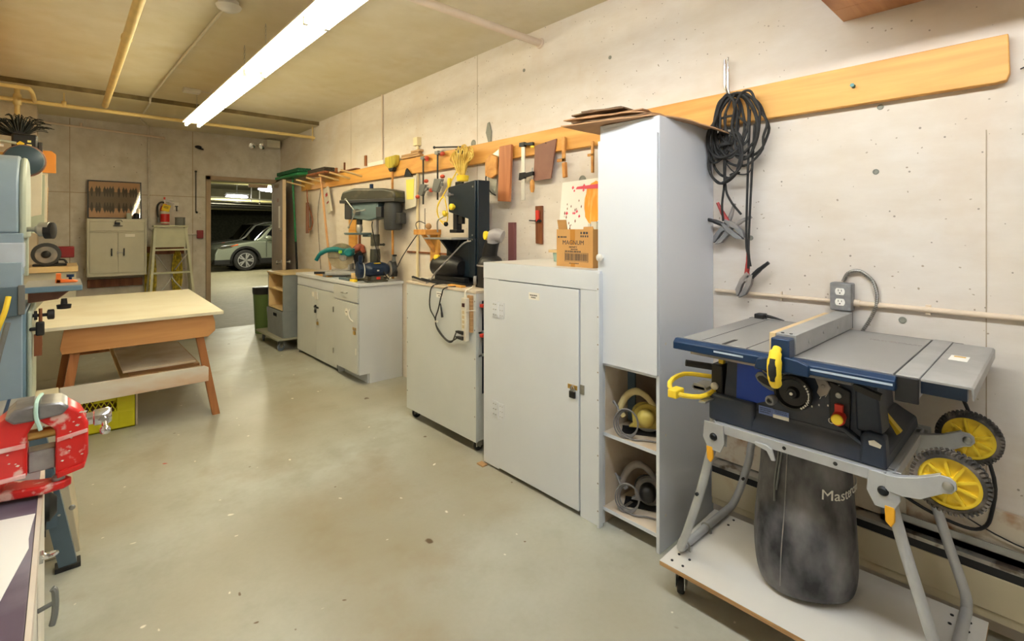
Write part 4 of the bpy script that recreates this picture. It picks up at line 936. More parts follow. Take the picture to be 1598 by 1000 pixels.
part('bolt_heads', MB().cyl((XA, 2.745, 1.70), (XA-.004, 2.745, 1.70), .006, n=8).cyl((XA, 2.75, 1.36), (XA-.004, 2.75, 1.36), .006, n=8).cyl((XA, 2.75, 1.33), (XA-.004, 2.75, 1.33), .006, n=8), m_steel, bs_)
# vacuum with clear elbow
vc = thing('dust_vacuum', 'black dust vacuum canister with clear elbow and yellow cap beside the dark blue bandsaw', 'vacuum', (2.12, 2.55, zt))
part('canister', MB().lathe((2.12, 2.55, zt), (2.12, 2.55, 1.22), [(0, .088), (.01, .095), (.15, .09), (.19, .07), (.205, .05)], 26).box(2.03, 2.07, 2.5, 2.6, zt, 1.07), m_black, vc)
part('hose_tube', MB().tube([(2.12, 2.565, 1.20), (2.115, 2.55, 1.26), (2.105, 2.51, 1.33)], [.052, .05, .048], 16, 4), m_black, vc)
part('clear_elbow', MB().tube([(2.105, 2.51, 1.32), (2.10, 2.50, 1.35), (2.11, 2.475, 1.362), (2.13, 2.44, 1.352)], [.046, .048, .046, .042], 16, 4), mat('cloudy_plastic', (158, 154, 156), .3, var=.1, scale=9), vc)
part('yellow_cap', MB().lathe((2.085, 2.525, 1.36), (2.05, 2.535, 1.36), [(0, .022), (.02, .03), (.033, .028), (.036, .015)], 16), m_yellow, vc)
part('band_ring', MB().torus((2.12, 2.55, 1.16), (2.12, 2.55, 1.2), .092, .006).lathe((2.04, 2.6, 1.06), (2.02, 2.62, 1.06), [(0, .03), (.02, .03)], 14), m_shade, vc)
# boards and bits on top, leaning sheet
single('leaning_sheet', MB().prism([(3.255, zt+.001), (3.25, zt+.011), (2.98, zt+.185), (2.97, zt+.178)], 'x', 2.30, 2.36), m_cream, 'small cream board leaning on the far end of the rolling cabinet', 'board')
mb = MB().prism([(1.93, 3.25), (2.02, 3.16), (2.30, 3.22), (2.28, 3.27), (1.98, 3.29)], 'z', zt+.001, zt+.016)
single('flat_sheet', mb, m_cream, 'pale board lying flat on the rolling cabinet behind the black levers', 'board', bevel=.002)
for i, (a, b, lab) in enumerate((((1.93, 3.23), (1.96, 2.98), 'longer dark pry bar with bent end on the rolling cabinet, at the left'), ((1.90, 3.06), (1.97, 2.84), 'shorter dark pry bar on the rolling cabinet, beside the cord'))):
    single('pry_bar', MB().tube([(a[0]+.01, a[1]+.02, zt+.022), (a[0], a[1], zt+.03), ((a[0]+b[0])/2, (a[1]+b[1])/2, zt+.012), (b[0], b[1], zt+.008)], [.005, .008, .008, .006], 8, 4), m_blk_metal, lab, 'pry bar', group='pry bars')
single('wood_strip', MB().box(1.93, 1.965, 2.62, 2.78, zt, zt+.012), m_pine, 'small orange strip of wood on the front edge of the rolling cabinet', 'wood strip', bevel=.002)
single('dark_sticks', MB().box(1.985, 2.01, 2.66, 2.98, zt, zt+.018), m_blk_metal, 'dark flat bar on the rolling cabinet under the bandsaw motor', 'bar', bevel=.003)

# ================================================================== WORKBENCH CABINETS UNDER DRILL PRESS
nb = thing('drawer_cabinet', 'grey base cabinet with one drawer and a padlocked door, nearest the rolling cabinet', 'base cabinet', (2.18, 4.46, 0))
NX, NY0, NY1, NH = 1.96, 4.20, 4.735, .885
part('carcass', MB().prism([(NX+.10, 0), (2.395, 0), (2.395, NH), (NX, NH), (NX, .09), (NX+.10, .09)], 'y', NY0, NY0+.018).prism([(NX+.10, 0), (2.395, 0), (2.395, NH), (NX, NH), (NX, .09), (NX+.10, .09)], 'y', NY1-.018, NY1).box(NX, 2.395, NY0+.018, NY1-.018, .09, .106).box(2.38, 2.395, NY0+.018, NY1-.018, 0, NH).box(NX+.09, NX+.10, NY0+.018, NY1-.018, 0, .09).box(NX, NX+.018, NY0+.018, NY1-.018, .70, .745), m_paint, nb, .001)
dr = part('drawer', MB().box(NX-.018, NX-.001, NY0+.004, NY1-.01, .742, NH-.008), m_paint2, nb, .002)
part('drawer_handle', MB().tube([(NX-.018, 4.50, .815), (NX-.042, 4.50, .812), (NX-.042, 4.41, .812), (NX-.018, 4.41, .815)], .005, 8, 3), m_steel, dr)
do = part('door', MB().box(NX-.018, NX-.001, NY0+.004, NY1-.01, .10, .725), m_paint2, nb, .002)
part('hinges', MB().cyl((NX-.022, NY1-.012, .60), (NX-.022, NY1-.012, .65), .006).cyl((NX-.022, NY1-.012, .20), (NX-.022, NY1-.012, .25), .006), m_steel, do)
part('round_label', MB().cyl((NX-.018, 4.43, .635), (NX-.019, 4.43, .635), .035, n=24), m_paper, do)
part('round_label_print', MB().box(NX-.0196, NX-.019, 4.415, 4.445, .632, .640), m_ink, do)
part('curved_handle', MB().tube([(NX-.019, 4.355, .67), (NX-.035, 4.35, .64), (NX-.035, 4.32, .59), (NX-.019, 4.29, .565)], .006, 8, 4), m_white, do)
part('hasp', MB().box(NX-.022, NX-.018, 4.225, 4.29, .49, .515), m_brass, do)
padlock(nb, NX-.02, 4.245, .487, m_brass)
part('white_patch', MB().box(NX-.0187, NX-.018, 4.222, 4.24, .27, .33), m_paper, do)
fb = thing('double_door_cabinet', 'grey base cabinet with padlocked double doors under the mitre saw', 'base cabinet', (2.19, 5.3, 0))
FX, FY0, FY1, FH = 2.0, 4.74, 5.86, .875
part('carcass', MB().box(FX, 2.395, FY0, FY0+.018, 0, FH).box(FX, 2.395, FY1-.018, FY1, 0, FH).box(FX, 2.395, FY0+.018, FY1-.018, .03, .05).box(2.38, 2.395, FY0+.018, FY1-.018, 0, FH).box(FX-.012, FX+.018, FY0, FY1, .775, FH), m_paint, fb, .001)
dm = (FY0+FY1)/2-.02
d1 = part('door', MB().box(FX-.016, FX-.001, dm+.002, FY1-.004, .035, .768), m_paint2, fb, .002)
d2 = part('door', MB().box(FX-.016, FX-.001, FY0+.004, dm-.002, .035, .768), m_paint2, fb, .002)
part('white_holder', MB().box(FX-.03, FX-.016, 5.22, 5.29, .66, .74), m_white, d2, .004)
part('label_sheet', MB().box(FX-.0175, FX-.016, 5.34, 5.40, .68, .73), m_paper, d1)
part('hasp', MB().box(FX-.022, FX-.016, 5.22, 5.34, .565, .585).box(FX-.03, FX-.016, 5.28, 5.30, .52, .60), m_blk_metal, d2, .001)
padlock(fb, FX-.02, 5.29, .55, m_black); padlock(fb, FX-.018, 5.23, .43, m_brass)
wt = thing('worktop', 'light grey worktop with a stepped front edge over the two base cabinets', 'worktop', (2.19, 4.98, .885))
part('near_slab', MB().box(1.94, 2.398, 4.18, 4.74, .885, .912), m_paint, wt, .002)
part('far_slab', MB().box(1.975, 2.398, 4.74, 5.88, .876, .906), m_paint, wt, .002)
single('floor_board', MB().box(2.30, 2.39, 3.60, 3.62, 0, .58), m_brownwood, 'dark brown board standing behind the rolling cabinet', 'board')

# cart with crate on dolly
dy = thing('furniture_dolly', 'grey wooden dolly on four swivel casters beside the base cabinets', 'dolly', (2.05, 6.25, 0))
part('platform', MB().box(1.79, 2.36, 5.93, 6.78, .125, .15), mat('grey_green_paint', (150, 150, 136), .5, var=.05), dy, .008)
for x, y, r in ((1.84, 6.0, .4), (1.86, 6.70, 1.2), (2.30, 6.0, .2), (2.30, 6.7, .5)):
    caster(x, y, dy, .124, .045, r, mat('blue_grey_tyre', (110, 122, 140), .5))
ct = thing('open_shelf_cart', 'grey open shelf unit with pale plywood inside, standing on the dolly', 'shelf unit', (2.05, 6.2, .15))
m_cart = mat('slate_grey_paint', (128, 134, 138), .5, var=.05)
part('sides', MB().box(1.86, 2.34, 5.955, 5.975, .454, .872).box(1.86, 2.34, 6.50, 6.52, .454, .872).box(2.32, 2.34, 5.975, 6.5, .454, .872), m_cart, ct, .002)
part('top', MB().box(1.85, 2.345, 5.945, 6.53, .872, .892), m_tan, ct, .002)
part('lining', MB().box(1.862, 2.318, 5.9755, 5.985, .475, .87).box(1.862, 2.318, 6.49, 6.4995, .475, .87).box(2.31, 2.3195, 5.985, 6.49, .475, .87), m_ply, ct)
for z in (.70, .475): part('shelf', MB().box(1.862, 2.31, 5.985, 6.49, z-.015, z), m_ply, ct, .001)
cr = thing('grey_bin', 'grey plastic tote with hand hole under the open shelf unit', 'bin', (2.05, 6.2, .15))
mb = MB().prism([(1.865, .151), (2.33, .151), (2.345, .452), (1.845, .452)], 'y', 5.952, 5.960).prism([(1.865, .151), (2.33, .151), (2.345, .452), (1.845, .452)], 'y', 6.52, 6.528)
for y0, y1, z0, z1 in ((5.96, 6.17, .151, .452), (6.31, 6.52, .151, .452), (6.17, 6.31, .151, .37), (6.17, 6.31, .41, .452)): mb.box(1.855, 1.862, y0, y1, z0, z1)
mb.box(2.33, 2.338, 5.96, 6.52, .151, .29)
part('tote_walls', mb, m_cart, cr, .001)
wbn = thing('waste_bin', 'green waste bin with black rim behind the cart by the open door', 'waste bin', (2.03, 7.3, 0))
part('bin_body', MB().lathe((2.02, 7.25, 0), (2.02, 7.25, .55), [(0, .105), (.002, .112), (.5, .135), (.55, .137)], 24), mat('olive_green_bin', (92, 118, 66), .5), wbn)
part('bin_liner', MB().lathe((2.02, 7.25, .53), (2.02, 7.25, .62), [(0, .14), (.03, .145), (.085, .145), (.09, .138)], 24), m_black, wbn)
# ================================================================== MACHINES ON THE BENCH
ZB = .913
DP = thing('drill_press', 'grey green benchtop drill press with domed belt cover standing on the worktop', 'drill press', (2.215, 4.40, ZB), math.radians(90+17), local=True)
m_dpdark = mat('dark_grey_cover', (66, 66, 58), .38, rgb2=(112, 106, 88), scale=9, lo=.5, hi=.8)
m_col = mat('worn_pale_column', (190, 186, 178), .3, .45, var=.1, scale=10)
m_dpgreen = mat('grey_green_casting', (104, 124, 128), .4, var=.06)
m_dpblk = mat('charcoal_casting', (54, 56, 58), .45)
# local: +x towards the chuck, z up
part('base', MB().box(-.06, .30, -.10, .10, 0, .03), m_dpdark, DP, .01)
part('column', MB().cyl((0, 0, .03), (0, 0, .62), .032, n=24), m_col, DP)
part('column_foot', MB().lathe((0, 0, .02), (0, 0, .30), [(0, .06), (.04, .055), (.10, .052), (.16, .048), (.2, .05), (.28, .046)], 24), m_dpdark, DP)
tbp = part('drill_table', MB().lathe((.21, 0, .435), (.21, 0, .455), [(0, .135), (.006, .148), (.02, .15)], 32).box(.0, .15, -.02, .02, .415, .44), m_dpgreen, DP)
part('table_bracket', MB().lathe((0, 0, .33), (0, 0, .44), [(0, .044), (.11, .042)], 20).cyl((-.04, -.06, .34), (0, 0, .34), .01).ball((-.02, -.09, .34), .014), m_dpdark, DP)
part('head', MB().prism([(-.10, .60), (.03, .57), (.27, .60), (.28, .745), (-.10, .745)], 'y', -.065, .065), m_dpgreen, DP, .012)
part('front_cover', MB().box(.245, .35, -.075, .075, .585, .76), m_dpblk, DP, .012)
part('name_plate', MB().box(.15, .25, -.0665, -.065, .70, .735), m_paper, DP).data.materials[0] = m_ink
part('belt_cover', MB().prism([(-.34, .76), (.38, .76), (.385, .80), (.36, .855), (.20, .885), (-.20, .87), (-.33, .845), (-.345, .80)], 'y', -.095, .095), m_dpdark, DP, .02, seg=3)
part('cover_rim', MB().box(-.35, .39, -.10, .10, .742, .775), m_dpblk, DP, .006)
part('cover_knob', MB().cyl((.05, 0, .87), (.05, 0, .925), .018), m_navy, DP)
part('motor', MB().lathe((-.235, 0, .755), (-.235, 0, .48), [(0, .075), (.05, .085), (.22, .085), (.265, .08), (.275, .06)], 26), m_dpblk, DP)
part('motor_mount', MB().box(-.15, -.08, -.07, .07, .60, .70).lathe((-.10, -.07, .66), (-.10, -.1, .66), [(0, .02), (.03, .018)], 12).box(-.36, -.30, -.04, .04, .54, .64), m_dpblk, DP, .005)
part('quill', MB().cyl((.215, 0, .60), (.215, 0, .535), .028, n=20), m_dpblk, DP)
part('chuck', MB().lathe((.215, 0, .54), (.215, 0, .44), [(0, .016), (.012, .028), (.04, .032), (.07, .028), (.09, .014), (.1, .012)], 20), m_col, DP)
mb = MB(); c = Vector((.16, .10, .655))
mb.lathe((.16, .065, .655), (.16, .115, .655), [(0, .03), (.03, .03), (.05, .02)], 18)
for a in (50, 175, 292):
    q = c+Vector((.16*math.cos(math.radians(a)), .03, .16*math.sin(math.radians(a)))); mb.cyl(c, q, .0055, n=8); mb.ball(q, .011)
part('feed_handles', mb, m_steel, DP)
part('power_cord', MB().tube([(-.02, .055, .56), (-.05, .085, .50), (-.11, .09, .30), (-.19, .08, .10), (-.2, .02, .02)], .005, 8, 5), m_black, DP)
# bench grinder
GR = thing('bench_grinder', 'dark blue bench grinder with two wheels on the near edge of the worktop', 'bench grinder', (2.155, 4.265, ZB), math.radians(-10), local=True)
m_gr = mat('dark_navy_enamel', (28, 46, 74), .3, var=.08)
part('base', MB().box(-.10, .10, -.055, .055, 0, .016).prism([(-.07, .016), (.07, .016), (.055, .06), (-.055, .06)], 'y', -.05, .05), m_dpdark, GR, .006)
part('switch', MB().box(-.01, .025, -.0575, -.05, .025, .05), m_red, GR, .002)
part('motor_body', MB().lathe((-.125, 0, .115), (.125, 0, .115), [(0, .03), (.01, .045), (.04, .06), (.07, .068), (.18, .068), (.21, .06), (.24, .045), (.25, .03)], 28), m_gr, GR)
part('yellow_label', MB().box(-.03, .03, -.045, -.03, .171, .178), m_yellow, GR)
part('motor_plate', MB().box(-.055, .045, -.070, -.066, .09, .135), m_ltblue, GR).data.materials[0] = m_gr
part('plate_print', text_mb('80', .02, Matrix.Translation((0, -.0703, .108)) @ Matrix.Rotation(PI/2, 4, 'X'), .0004, bold=.0006), m_paper, GR)
for s in (-1, 1):
    g = part('wheel_guard', MB().lathe((s*.13, 0, .115), (s*.175, 0, .115), [(0, .03), (.002, .075), (.04, .078), (.045, .07), (.046, .03)], 28), m_gr if s < 0 else m_dpblk, GR)
    part('grinding_wheel', MB().lathe((s*.120, -.012, .112), (s*.128, -.012, .112), [(0, .02), (.001, .07), (.008, .07)], 28), m_shade if s > 0 else m_white, g)
    part('eye_shield', MB().box(s*.155-.018, s*.155+.018, -.055, -.04, .18, .25), m_gr if s < 0 else m_clampgrey, g, .004)
part('dust_spout', MB().tube([(.16, -.03, .20), (.165, -.05, .13), (.16, -.04, .05)], [.02, .022, .03], 12, 4).box(.14, .18, -.06, -.03, .235, .25), m_black, GR)
# mitre saw
MS = thing('mitre_saw', 'teal handled mitre saw with round guard on the far part of the worktop', 'mitre saw', (2.185, 5.06, .907), math.radians(147), local=True)
# local +x to the handle side, z up, -y/+y sides
part('base', MB().box(-.20, .16, -.14, .14, .025, .06).box(-.05, .20, -.05, .05, .0, .045), m_alu, MS, .006)
part('turntable', MB().lathe((.0, 0, .055), (.0, 0, .075), [(0, .12), (.02, .118)], 30), m_alu, MS)
part('fence', MB().box(-.09, -.07, -.15, -.02, .07, .13).box(-.09, -.07, .02, .15, .07, .13), m_alu, MS, .003)
part('base_rod', MB().tube([(.12, .1, .045), (.24, .1, .045), (.24, .0, .045)], .008, 8, 2).box(.10, .27, .09, .11, .035, .06), m_black, MS)
part('pivot_arm', MB().prism([(-.20, .06), (-.13, .06), (-.10, .22), (-.17, .27), (-.22, .2)], 'y', -.03, .03), m_blk_metal, MS, .01)
pts = [(.02+.135*math.cos(a), .215+.135*math.sin(a)) for a in [PI*i/22-.15 for i in range(25)]]
part('upper_guard', MB().prism(pts+[(-.11, .19), (.13, .19)], 'y', -.02, .02), mat('dusty_grey_guard', (128, 122, 104), .5, rgb2=(168, 158, 130), scale=9), MS, .008)
part('lower_guard', MB().lathe((.02, -.015, .205), (.02, .015, .205), [(0, .05), (.002, .128), (.028, .128), (.03, .05)], 36), mat('cloudy_guard', (188, 176, 150), .35, rgb2=(150, 138, 112), scale=7), MS)
part('blade_hub', MB().lathe((.0, .016, .20), (.0, .024, .20), [(0, .04), (.008, .036)], 22).cyl((0, .02, .2), (0, .03, .2), .01, n=6), m_steel, MS)
h = part('handle', MB().tube([(-.02, .035, .27), (.08, .035, .285), (.16, .03, .275), (.23, .025, .235), (.27, .02, .17)], [.022, .028, .026, .024, .02, .02], 12, 4), m_teal, MS)
part('motor_cap', MB().lathe((-.07, .02, .255), (-.07, .13, .255), [(0, .045), (.04, .05), (.09, .047), (.11, .035)], 8).box(-.12, .02, .02, .07, .225, .295), m_teal, MS, .006)
part('green_label', MB().box(.0, .035, .07, .078, .245, .275), mat('lime_label', (150, 200, 50), .5), MS)
part('motor_side', MB().tube([(-.10, -.04, .26), (-.16, -.06, .3), (-.20, -.04, .24)], [.04, .045, .03], 12, 4), mat('worn_red_orange', (180, 92, 70), .5, rgb2=(120, 60, 50), scale=18), MS)
# wood pieces under and near
for a in (((2.04, 5.40), (2.16, 5.10), .012, 'flat orange board lying under the mitre saw base', m_pine), ((2.02, 4.94), (2.10, 4.66), .02, 'short dark grey board on the worktop beside the grinder', m_stand)):
    (x0, y0), (x1, y1), hh, lab, mm_ = a
    mb = MB(); mb.box(x0-.03, x0+.035, y1, y0, .907 if y1 > 4.74 else .9135, (.907 if y1 > 4.74 else .9135)+hh)
    if y1 < 4.74: mb = MB().box(x0-.03, x0+.035, 4.5, 4.72, .9125, .9125+hh)
    else: mb = MB().box(x0-.02, x0+.03, 5.06, 5.40, .907, .907+hh)
    single('wood_piece', mb, mm_, lab, 'wood piece', bevel=.002)
single('wood_block', MB().box(2.03, 2.08, 4.44, 4.53, .9355, .985), m_ply, 'pale wooden block left of the bench grinder', 'wood block', bevel=.003)
single('yellow_tool', MB().box(1.985, 2.02, 4.36, 4.46, .913, .935), m_yellow, 'small yellow piece on the worktop edge beside the grinder', 'tool', bevel=.004)

# ================================================================== TABLE SAW ON PLYWOOD DOLLY
DZT = .13
dl = thing('plywood_dolly', 'white laminated plywood dolly on casters under the table saw', 'dolly', (1.97, .6, 0))
mb = MB(); mb.prism([(1.695, 1.025), (1.70, .148), (2.215, .148), (2.19, 1.045)], 'z', DZT-.017, DZT-.001); part('board', mb, m_plyedge, dl)
mb = MB(); mb.prism([(1.695, 1.025), (1.70, .148), (2.215, .148), (2.19, 1.045)], 'z', DZT-.001, DZT); part('laminate', mb, m_white, dl)
for cx, cy in ((1.755, .97), (2.14, .97), (1.755, .21), (2.14, .21)):
    for dx, dy_ in ((-.026, -.022), (.026, -.022), (-.026, .022), (.026, .022)): part('bolt_head', MB().cyl((cx+dx, cy+dy_, DZT), (cx+dx, cy+dy_, DZT+.0025), .005, n=10), m_blk_metal, dl)
for x, y in ((1.755, .97), (2.14, .97), (1.755, .21), (2.14, .21)): caster(x, y, dl, DZT-.0175, .03, .3)

ts = thing('table_saw', 'dark blue portable table saw with grey top on a folding wheeled stand', 'table saw', (2.0, .6, DZT))
# --- stand
FZ0, FZ1 = .668, .70
FY0_, FY1_ = .315, .855; FX0, FX1 = 1.75, 2.27
def rail(mb, p, q, wd, z0, z1):
    p = Vector((*p, 0)); q = Vector((*q, 0)); d_ = (q-p).normalized(); n_ = Vector((-d_.y, d_.x, 0))*wd/2
    mb.prism([tuple((p+n_)[:2]), tuple((q+n_)[:2]), tuple((q-n_)[:2]), tuple((p-n_)[:2])], 'z', z0, z1)
mb = MB(); pts = [(FX0, FY0_+.03), (FX0, FY1_-.03), (FX0+.03, FY1_), (FX1-.03, FY1_), (FX1, FY1_-.03), (FX1, FY0_+.03), (FX1-.03, FY0_), (FX0+.03, FY0_)]
for i in range(8): rail(mb, pts[i], pts[(i+1) % 8], .006, FZ0, FZ1)
mb.box(FX0, FX0+.05, FY0_+.02, FY1_-.02, FZ1-.006, FZ1).box(FX1-.05, FX1, FY0_+.02, FY1_-.02, FZ1-.006, FZ1).box(FX0+.05, FX1-.05, FY0_+.003, FY0_+.05, FZ1-.006, FZ1).box(FX0+.05, FX1-.05, FY1_-.05, FY1_-.003, FZ1-.006, FZ1)
fr = part('stand_frame', mb, m_tubegrey, ts, .0015)
mb = MB()
for y in (.60, .455): mb.cyl((FX0-.004, y, .684), (FX0-.0025, y, .684), .006, n=12)
part('frame_bolts', mb, m_black, fr)
part('frame_pawl', MB().prism([(.69, .680), (.655, .680), (.635, .670), (.625, .635), (.637, .632), (.652, .660), (.69, .668)], 'x', FX0-.012, FX0-.003), m_tubegrey, fr, .002)
r_ = .0155
part('left_leg_loop', MB().tube([(1.775, .835, .665), (1.775, .865, .56), (1.775, .90, .42), (1.775, .955, .24), (1.782, .985, .165), (1.82, .992, .148), (1.9, .992, .147), (2.1, .992, .147), (2.2, .990, .148), (2.235, .98, .165), (2.245, .95, .25), (2.245, .915, .38), (2.245, .905, .45), (2.245, .87, .56), (2.245, .84, .665)], r_, 14, 4), m_tubegrey, ts)
mb = MB()
for x in (1.83, 2.0, ): mb.torus((x, .992, .147), (x+.1, .992, .147), .0175, .004, 16, 6).box(x-.005, x+.005, .968, .978, DZT, .15)
part('foot_clips', mb, m_steel, ts)
part('leg_studs', MB().cyl((1.758, .905, .41), (1.75, .905, .41), .006).cyl((2.215, .93, .30), (2.225, .93, .30), .006), m_blk_metal, ts)
for x in (1.775, 2.245):
    part('right_leg', MB().tube([(x, .335, .665), (x, .30, .52), (x, .25, .34), (x, .21, .20), (x, .20, .150)] if x < 2 else [(x, .335, .665), (x-.01, .30, .52), (x-.02, .25, .34), (x-.035, .205, .20), (x-.04, .20, .150)], r_, 14, 4), m_tubegrey, ts)
part('right_foot_bar', MB().cyl((1.775, .20, .1465), (2.205, .20, .1465), r_, n=14), m_tubegrey, ts)
for y in (.335, .835):
    for x, sx in ((FX0-.006, -1), (FX1+.006, 1)):
        mb = MB(); s = -1 if y > .5 else 1
        mb.prism([(y-.035, .70), (y+.035, .70), (y+.04, .64), (y+.02, .60), (y-.025, .60), (y-.04, .635)], 'x', x-.003, x+.003)
        mb.prism([(y-.035, .70), (y+.035, .70), (y+.03, .61), (y-.03, .61)], 'x', x-sx*.04, x-sx*.036)
        b_ = part('leg_bracket', mb, m_tubegrey, ts, .002)
        part('pivot_bolt', MB().lathe((x+sx*.003, y, .65), (x+sx*.010, y, .65), [(0, .014), (.003, .013), (.007, .008)], 16), m_blk_metal, b_)
        part('lock_tab', MB().prism([(y-.012+s*-.015, .612), (y+.012+s*-.015, .612), (y+.010+s*-.015, .565), (y-.004+s*-.015, .552), (y-.012+s*-.015, .57)], 'x', x-.004, x+.008), mat('amber_plastic', (240, 176, 40), .4), b_, .003)
# wheel arms and wheels
for k, (wx, ax) in enumerate(((1.775, 1.742), (2.20, 2.262))):
    ax = wx-.034
    mb = MB()
    def P2(y, z): return (y, z)
    mb.prism([(.33, .70), (.33, .655), (.29, .652), (.25, .66), (.205, .694), (.187, .70), (.176, .715), (.178, .733), (.19, .742), (.21, .742), (.255, .718), (.30, .703)], 'x', ax-.003, ax+.003)
    mb.prism([(.33, .70), (.33, .694), (.30, .697), (.255, .712), (.21, .737), (.21, .742), (.255, .718), (.30, .703)], 'x', ax, ax+.02)
    mb.prism([(.33, .655), (.33, .661), (.29, .658), (.25, .666), (.21, .696), (.205, .692), (.25, .66), (.29, .652)], 'x', ax, ax+.02)
    mb.box(ax, FX0+.02 if k == 0 else ax+.06, .318, .33, .655, .70)
    part('wheel_arm', mb, m_tubegrey, ts, .0015)
    C0 = Vector((wx, .194, .718)); R = .083
    ty = part('tyre', MB().lathe(C0-Vector((.017, 0, 0)), C0+Vector((.017, 0, 0)), [(0, R*.80), (.001, R*.88), (.005, R*.95), (.009, R*.975), (.025, R*.975), (.029, R*.95), (.033, R*.88), (.034, R*.80)], 44, cap=False), m_rubberdust, ts)
    mb = MB()
    for i in range(44):
        a = 2*PI*i/44
        for s in (-1, 1):
            T = Matrix.Translation(C0) @ Matrix.Rotation(a+(.07 if s > 0 else 0), 4, 'X') @ Matrix.Translation((s*.0085, 0, R*.975)) @ Matrix.Rotation(s*.35, 4, 'Z')
            mb.box(-.0075, .0075, -.0032, .0032, -.006, .0035, T)
    part('tread', mb, m_rubberdust, ty)
    mb = MB(); mb.lathe(C0-Vector((.012, 0, 0)), C0+Vector((.012, 0, 0)), [(0, R*.70), (0, R*.80), (.004, R*.82), (.020, R*.82), (.024, R*.80), (.024, R*.70)], 44, cap=False)
    mb.lathe(C0-Vector((.002, 0, 0)), C0+Vector((.002, 0, 0)), [(0, .01), (0, R*.78), (.004, R*.78), (.004, .01)], 40)
    mb.lathe(C0-Vector((.013, 0, 0)), C0+Vector((.013, 0, 0)), [(0, .008), (0, .017), (.026, .017), (.026, .008)], 24)
    for i in range(9):
        a = 2*PI*i/9
        T = Matrix.Translation(C0) @ Matrix.Rotation(a, 4, 'X')
        mb.prism([(-.004, .014), (.004, .014), (.013, R*.73), (.007, R*.74)], 'x', -.011, -.0015, T)
    part('hub', mb, m_yellow, ty)
    part('axle_bolt', MB().lathe(C0-Vector((.028, 0, 0)), C0-Vector((.046, 0, 0)), [(0, .016), (.004, .016), (.006, .013), (.014, .012), (.018, .006)], 16).cyl(C0-Vector((.03, 0, 0)), C0+Vector((.02, 0, 0)), .006), m_steel, ty)
# --- body
mb = MB()
# lower flared skirt (x toward aisle smaller)
def loft(mb, sec):
    """sec: list of (z, x0, x1, y0, y1)"""
    vs = []; fs = []
    for z, x0, x1, y0, y1 in sec: vs += [(x0, y0, z), (x1, y0, z), (x1, y1, z), (x0, y1, z)]
    n = len(sec)
    for k in range(n-1):
        for i in range(4): fs.append((k*4+i, k*4+(i+1) % 4, (k+1)*4+(i+1) % 4, (k+1)*4+i))
    fs += [(3, 2, 1, 0), tuple(range(4*n-4, 4*n))]
    mb._add(vs, fs); return mb
m_wood_dust = None
BFX = 1.765
loft(mb, [(.701, BFX, 2.25, .33, .845), (.735, BFX+.003, 2.25, .335, .845), (.758, BFX+.020, 2.24, .37, .83), (.775, BFX+.024, 2.23, .39, .825)])
bd = part('body_skirt', mb, m_navyp, ts, .006, seg=3)
part('skirt_corner', MB().prism([(.33, .701), (.40, .701), (.395, .79), (.375, .80), (.335, .795)], 'x', BFX-.004, BFX+.05), m_navyp, ts, .010)
part('corner_chip', MB().prism([(.372, .765), (.345, .762), (.342, .772), (.36, .782), (.374, .776)], 'x', BFX-.0052, BFX-.0038), m_cream, bd)
part('left_corner', MB().box(BFX, BFX+.08, .705, .865, .701, .797), m_navyp, ts, .008)
part('body_upper', loft(MB(), [(.770, BFX+.024, 2.22, .395, .822), (.86, BFX+.03, 2.21, .40, .815), (.945, BFX+.035, 2.20, .395, .81)]), m_navyp, ts, .004)
part('side_column', MB().prism([(.345, .79), (.41, .79), (.415, .95), (.36, .95)], 'x', BFX+.02, BFX+.12), m_navyp, ts, .006)
# front decals and controls
fx = BFX+.0245
def front(pts, dx, z=0): return MB().prism(pts, 'x', fx-dx-.001, fx-dx)
part('blue_decal', MB().prism([(.772, .797), (.70, .797), (.66, .815), (.63, .86), (.66, .90), (.68, .93), (.768, .930)], 'x', fx-.0045, fx+.004), m_blue, ts)
part('logo_print', text_mb('HAWKEYE', .015, face_negx((fx-.005, .722, .938)), .0006, bold=0), m_yellow, ts)
part('info_label', MB().box(fx-.006, fx-.0045, .648, .694, .764, .792).box(fx-.006, fx-.0045, .598, .6475, .774, .790), m_ltblue, ts)
part('info_label_white', MB().box(fx-.0062, fx-.0045, .598, .6475, .762, .7735), m_paper, ts)
part('info_print', scribble(MB(), [(.69, .655, .784, .003), (.69, .655, .778, .003), (.69, .66, .771, .003), (.642, .605, .785, .0025), (.642, .605, .779, .0025)], 0, 0, 'x', fx-.0062, seed=12), m_navy, ts)
part('approval_mark', MB().torus((fx-.006, .475, .765+.035), (fx-.007, .475, .80), .008, .0012, 18, 5).prism([(.480, .797), (.470, .797), (.470, .803), (.480, .803)], 'x', fx-.0066, fx-.006), m_paper, ts)
# bevel slot arcs
def arc(c, r, a0, a1, n=12): return [(c[0]+r*math.cos(math.radians(a0+(a1-a0)*i/n)), c[1]+r*math.sin(math.radians(a0+(a1-a0)*i/n))) for i in range(n+1)]
for nm, po in (('bevel_slot', [(.690, .934), (.678, .942), (.664, .938), (.648, .925), (.632, .920), (.604, .922), (.606, .898), (.630, .894), (.655, .898), (.680, .910)]), ('tilt_slot', [(.706, .892), (.697, .906), (.682, .910), (.668, .898), (.652, .888), (.625, .884), (.628, .850), (.655, .852), (.680, .862), (.698, .876)])):
    cy_, cz_ = sum(p[0] for p in po)/len(po), sum(p[1] for p in po)/len(po)
    sl = part(nm, MB().prism(po, 'x', fx-.010, fx-.004), m_clampgrey, ts, .003)
    part('slot_opening', MB().prism([(cy_+(p[0]-cy_)*.78, cz_+(p[1]-cz_)*.55) for p in po], 'x', fx-.0108, fx-.009), m_black, sl)
HC = Vector((fx-.03, .578, .868))
